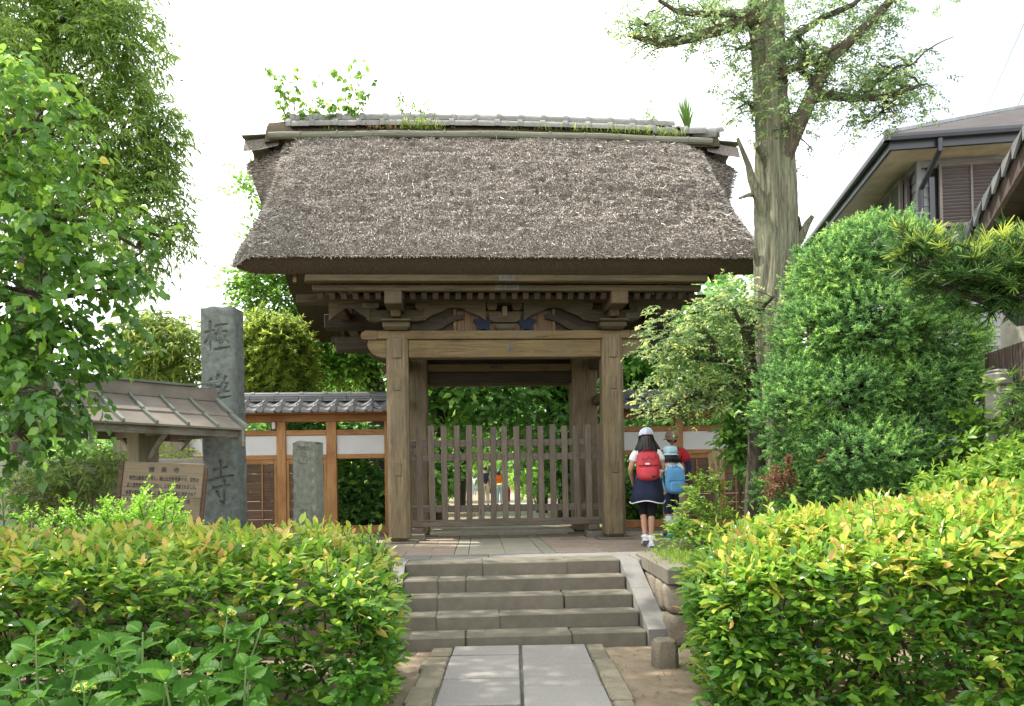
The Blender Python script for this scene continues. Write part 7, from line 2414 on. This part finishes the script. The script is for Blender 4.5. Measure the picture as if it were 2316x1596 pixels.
gp_ = at_ground(1467, 10.95, .727)
F = Fig('person', 'girl walking away in a white cap and navy tunic with a red backpack', (gp_.x, 10.95, .727), R(-4), 1.63,
        dict(shL=(-.16, -.01, 1.365), shR=(.16, -.01, 1.365), elL=(-.245, -.05, 1.12), wrL=(-.20, .14, .95), elR=(.235, -.06, 1.115), wrR=(.13, .16, 1.19), knL=(-.06, .10, .52), anL=(-.045, .02, .14), knR=(.055, .04, .50), anR=(.035, -.06, .085), head=(0, .04, 1.58), crown=(0, .03, 1.64)), build=.95)
F.body(); F.shirt(M_whitecloth, .62, 1.0, .020)
F.trousers(M_black, .64, .014, 'leggings')
F.tunic(M_navy, [(1.37, .135, .095, .0), (1.30, .165, .118, .0), (1.18, .158, .126, .0), (1.05, .165, .135, -.005), (.92, .195, .160, -.01), (.78, .215, .175, -.01), (.64, .242, .195, -.01)], M_whitecloth)
F.hair(.28); F.cap(M_whitecloth, M_capblue, 0.0, M_redpack)
F.shoes(M_shoe, M_shoe, 0, (-.25, 0)); F.socks(M_whitecloth, .16)
pk = F.pack(M_redpack, M_redpack2, .33, .42, .13, 1.16)
for (x, z, w, h, m) in ((.07, 1.005, .07, .026, M_dark), (-.02, 1.185, .06, .024, M_whitecloth)):
    MB().box((x - w / 2, -.296, z - h / 2), (x + w / 2, -.288, z + h / 2), .002).obj('patch', m, pk, False, Matrix.Translation((0, .02 if z > 1.1 else -.005, 0)))
MB().tube([(-.10, -.245, 1.27), (-.05, -.258, 1.235), (0, -.255, 1.285), (.06, -.258, 1.24), (.11, -.245, 1.30)], .005, 5).obj('cord', M_redpack2, pk, True)

gp_ = at_ground(1521, 12.45, .727)
F = Fig('person', 'child in a pale blue hat with a sky blue backpack, white socks and green shoes', (gp_.x, 12.45, .727), R(12), 1.44,
        dict(elL=(-.23, .02, 1.13), wrL=(-.18, .2, 1.05), elR=(.235, .0, 1.12), wrR=(.20, .17, .98), knL=(-.09, -.02, .50), anL=(-.085, -.10, .085), knR=(.09, .13, .52), anR=(.10, .05, .10)))
F.body(); F.shirt(M_whitecloth, .6); F.trousers(M_navy, .58, .02); F.socks(M_whitecloth, .42); F.shoes(M_shoeg, M_shoe, 0, (0, -.15))
F.hair(.12)
c = Vector(F.J['head'])
H_ = soft_box((c.x - .125, c.y - .14, c.z - .035), (c.x + .125, c.y + .12, c.z + .135), 2.6).obj('hat', M_skyhat, F.T, True)
rows = [[Vector((c.x + r_ * math.cos(t), c.y - .01 + r_ * 1.08 * math.sin(t), c.z + zz)) for t in np.linspace(0, 2 * math.pi, 25)] for r_, zz in ((.10, .0), (.150, -.035), (.148, -.042), (.10, -.008))]
MB().grid(rows).obj('brim', M_skyhat, H_, True)
F.pack(M_bluepack, M_bluepack, .36, .50, .17, 1.08, True, 3.2)
MB().tube([(.14, -.18, .92), (.24, -.20, .84), (.34, -.16, .76)], .010, 6, flat=.4).obj('loose_strap', M_bluepack, F.T, True)

gp_ = at_ground(1528, 13.25, .727)
F = Fig('person', 'man in a brown cap and red printed shirt coming out past the visitors', (gp_.x, 13.25, .727), R(148), 1.74,
        dict(head=(.01, .06, 1.575), crown=(.01, .05, 1.64), elL=(-.235, -.03, 1.11), wrL=(-.225, .06, .87), elR=(.23, 0, 1.11), wrR=(.20, .16, .95), knR=(.09, .10, .52), anR=(.09, .06, .085)), build=1.08)
F.body(); F.shirt(M_navy, .96, .88, .010, 'undershirt', True); F.shirt(M_redshirt, .75, .84, .028); F.trousers(M_beige, .97, .022); F.shoes(M_shoek)
F.hair(0); F.cap(M_tan, None, 0.0, None, -.15)
c = F.J['chest']
for x in (-.055, -.018, .018, .055):
    MB().box((x - .015, .118, 1.225), (x + .015, .126, 1.262), .002).obj('print', M_yellow, F.T)
MB().tube([(-.10, -.08, 1.43), (-.09, .06, 1.42), (-.06, .135, 1.28), (-.05, .135, 1.1)], .012, 6, flat=.4).obj('bag_strap', M_dark, F.T, True)
MB().lathe([(.034, -.016), (.037, -.010), (.037, .010), (.034, .016)], 14, Matrix.Translation(Vector(F.J['wrL']) + Vector((0, 0, .0)))).obj('watch', M_dark, F.T, True)

gp_ = at_ground(1398, 13.75, .727)
F = Fig('person', 'person in a plaid shirt mostly hidden behind the right gatepost', (gp_.x, 13.75, .727), R(100), 1.62)
F.body(); F.shirt(M_plaid, .9, .84, .022, 'shirt', True); F.trousers(M_maroon, .6, .02); F.shoes(M_shoek); F.hair(0)

SUB = 1
VG = 'visitors on the garden path'
def visitor(label, px, Y, z, h, rz, shirt, pants, bag=None, capm=None, shoe=None, hairlen=0, J=None):
    p = at_ground(px, Y, z)
    f = Fig('person', label, (p.x, Y, z), rz, h, J, VG)
    f.body(hands=True); f.shirt(shirt, .6, .84, .025); f.trousers(pants, .96, .022); f.shoes(shoe or M_shoek); f.hair(hairlen)
    if capm: f.cap(capm, None)
    return f
zg = gz(0, 36) + .013
visitor('visitor in a dark shirt and beige trousers seen through the pickets', 1099, 36, zg, 1.80, R(10), M_navy, M_beige)
visitor('visitor in an orange shirt and pale jeans seen through the pickets', 1130, 36.3, zg, 1.68, R(-10), M_orange, M_jeans, hairlen=.12)
visitor('visitor in maroon clothes walking beside the orange shirt', 1147, 37.0, zg, 1.60, R(-15), M_maroon, M_maroon, hairlen=.1)
visitor('farthest visitor in white shirt and dark trousers on the garden path', 1073, 62, gz(0, 62) + .013, 1.66, R(175), M_whitecloth, M_jeans, capm=M_tan)
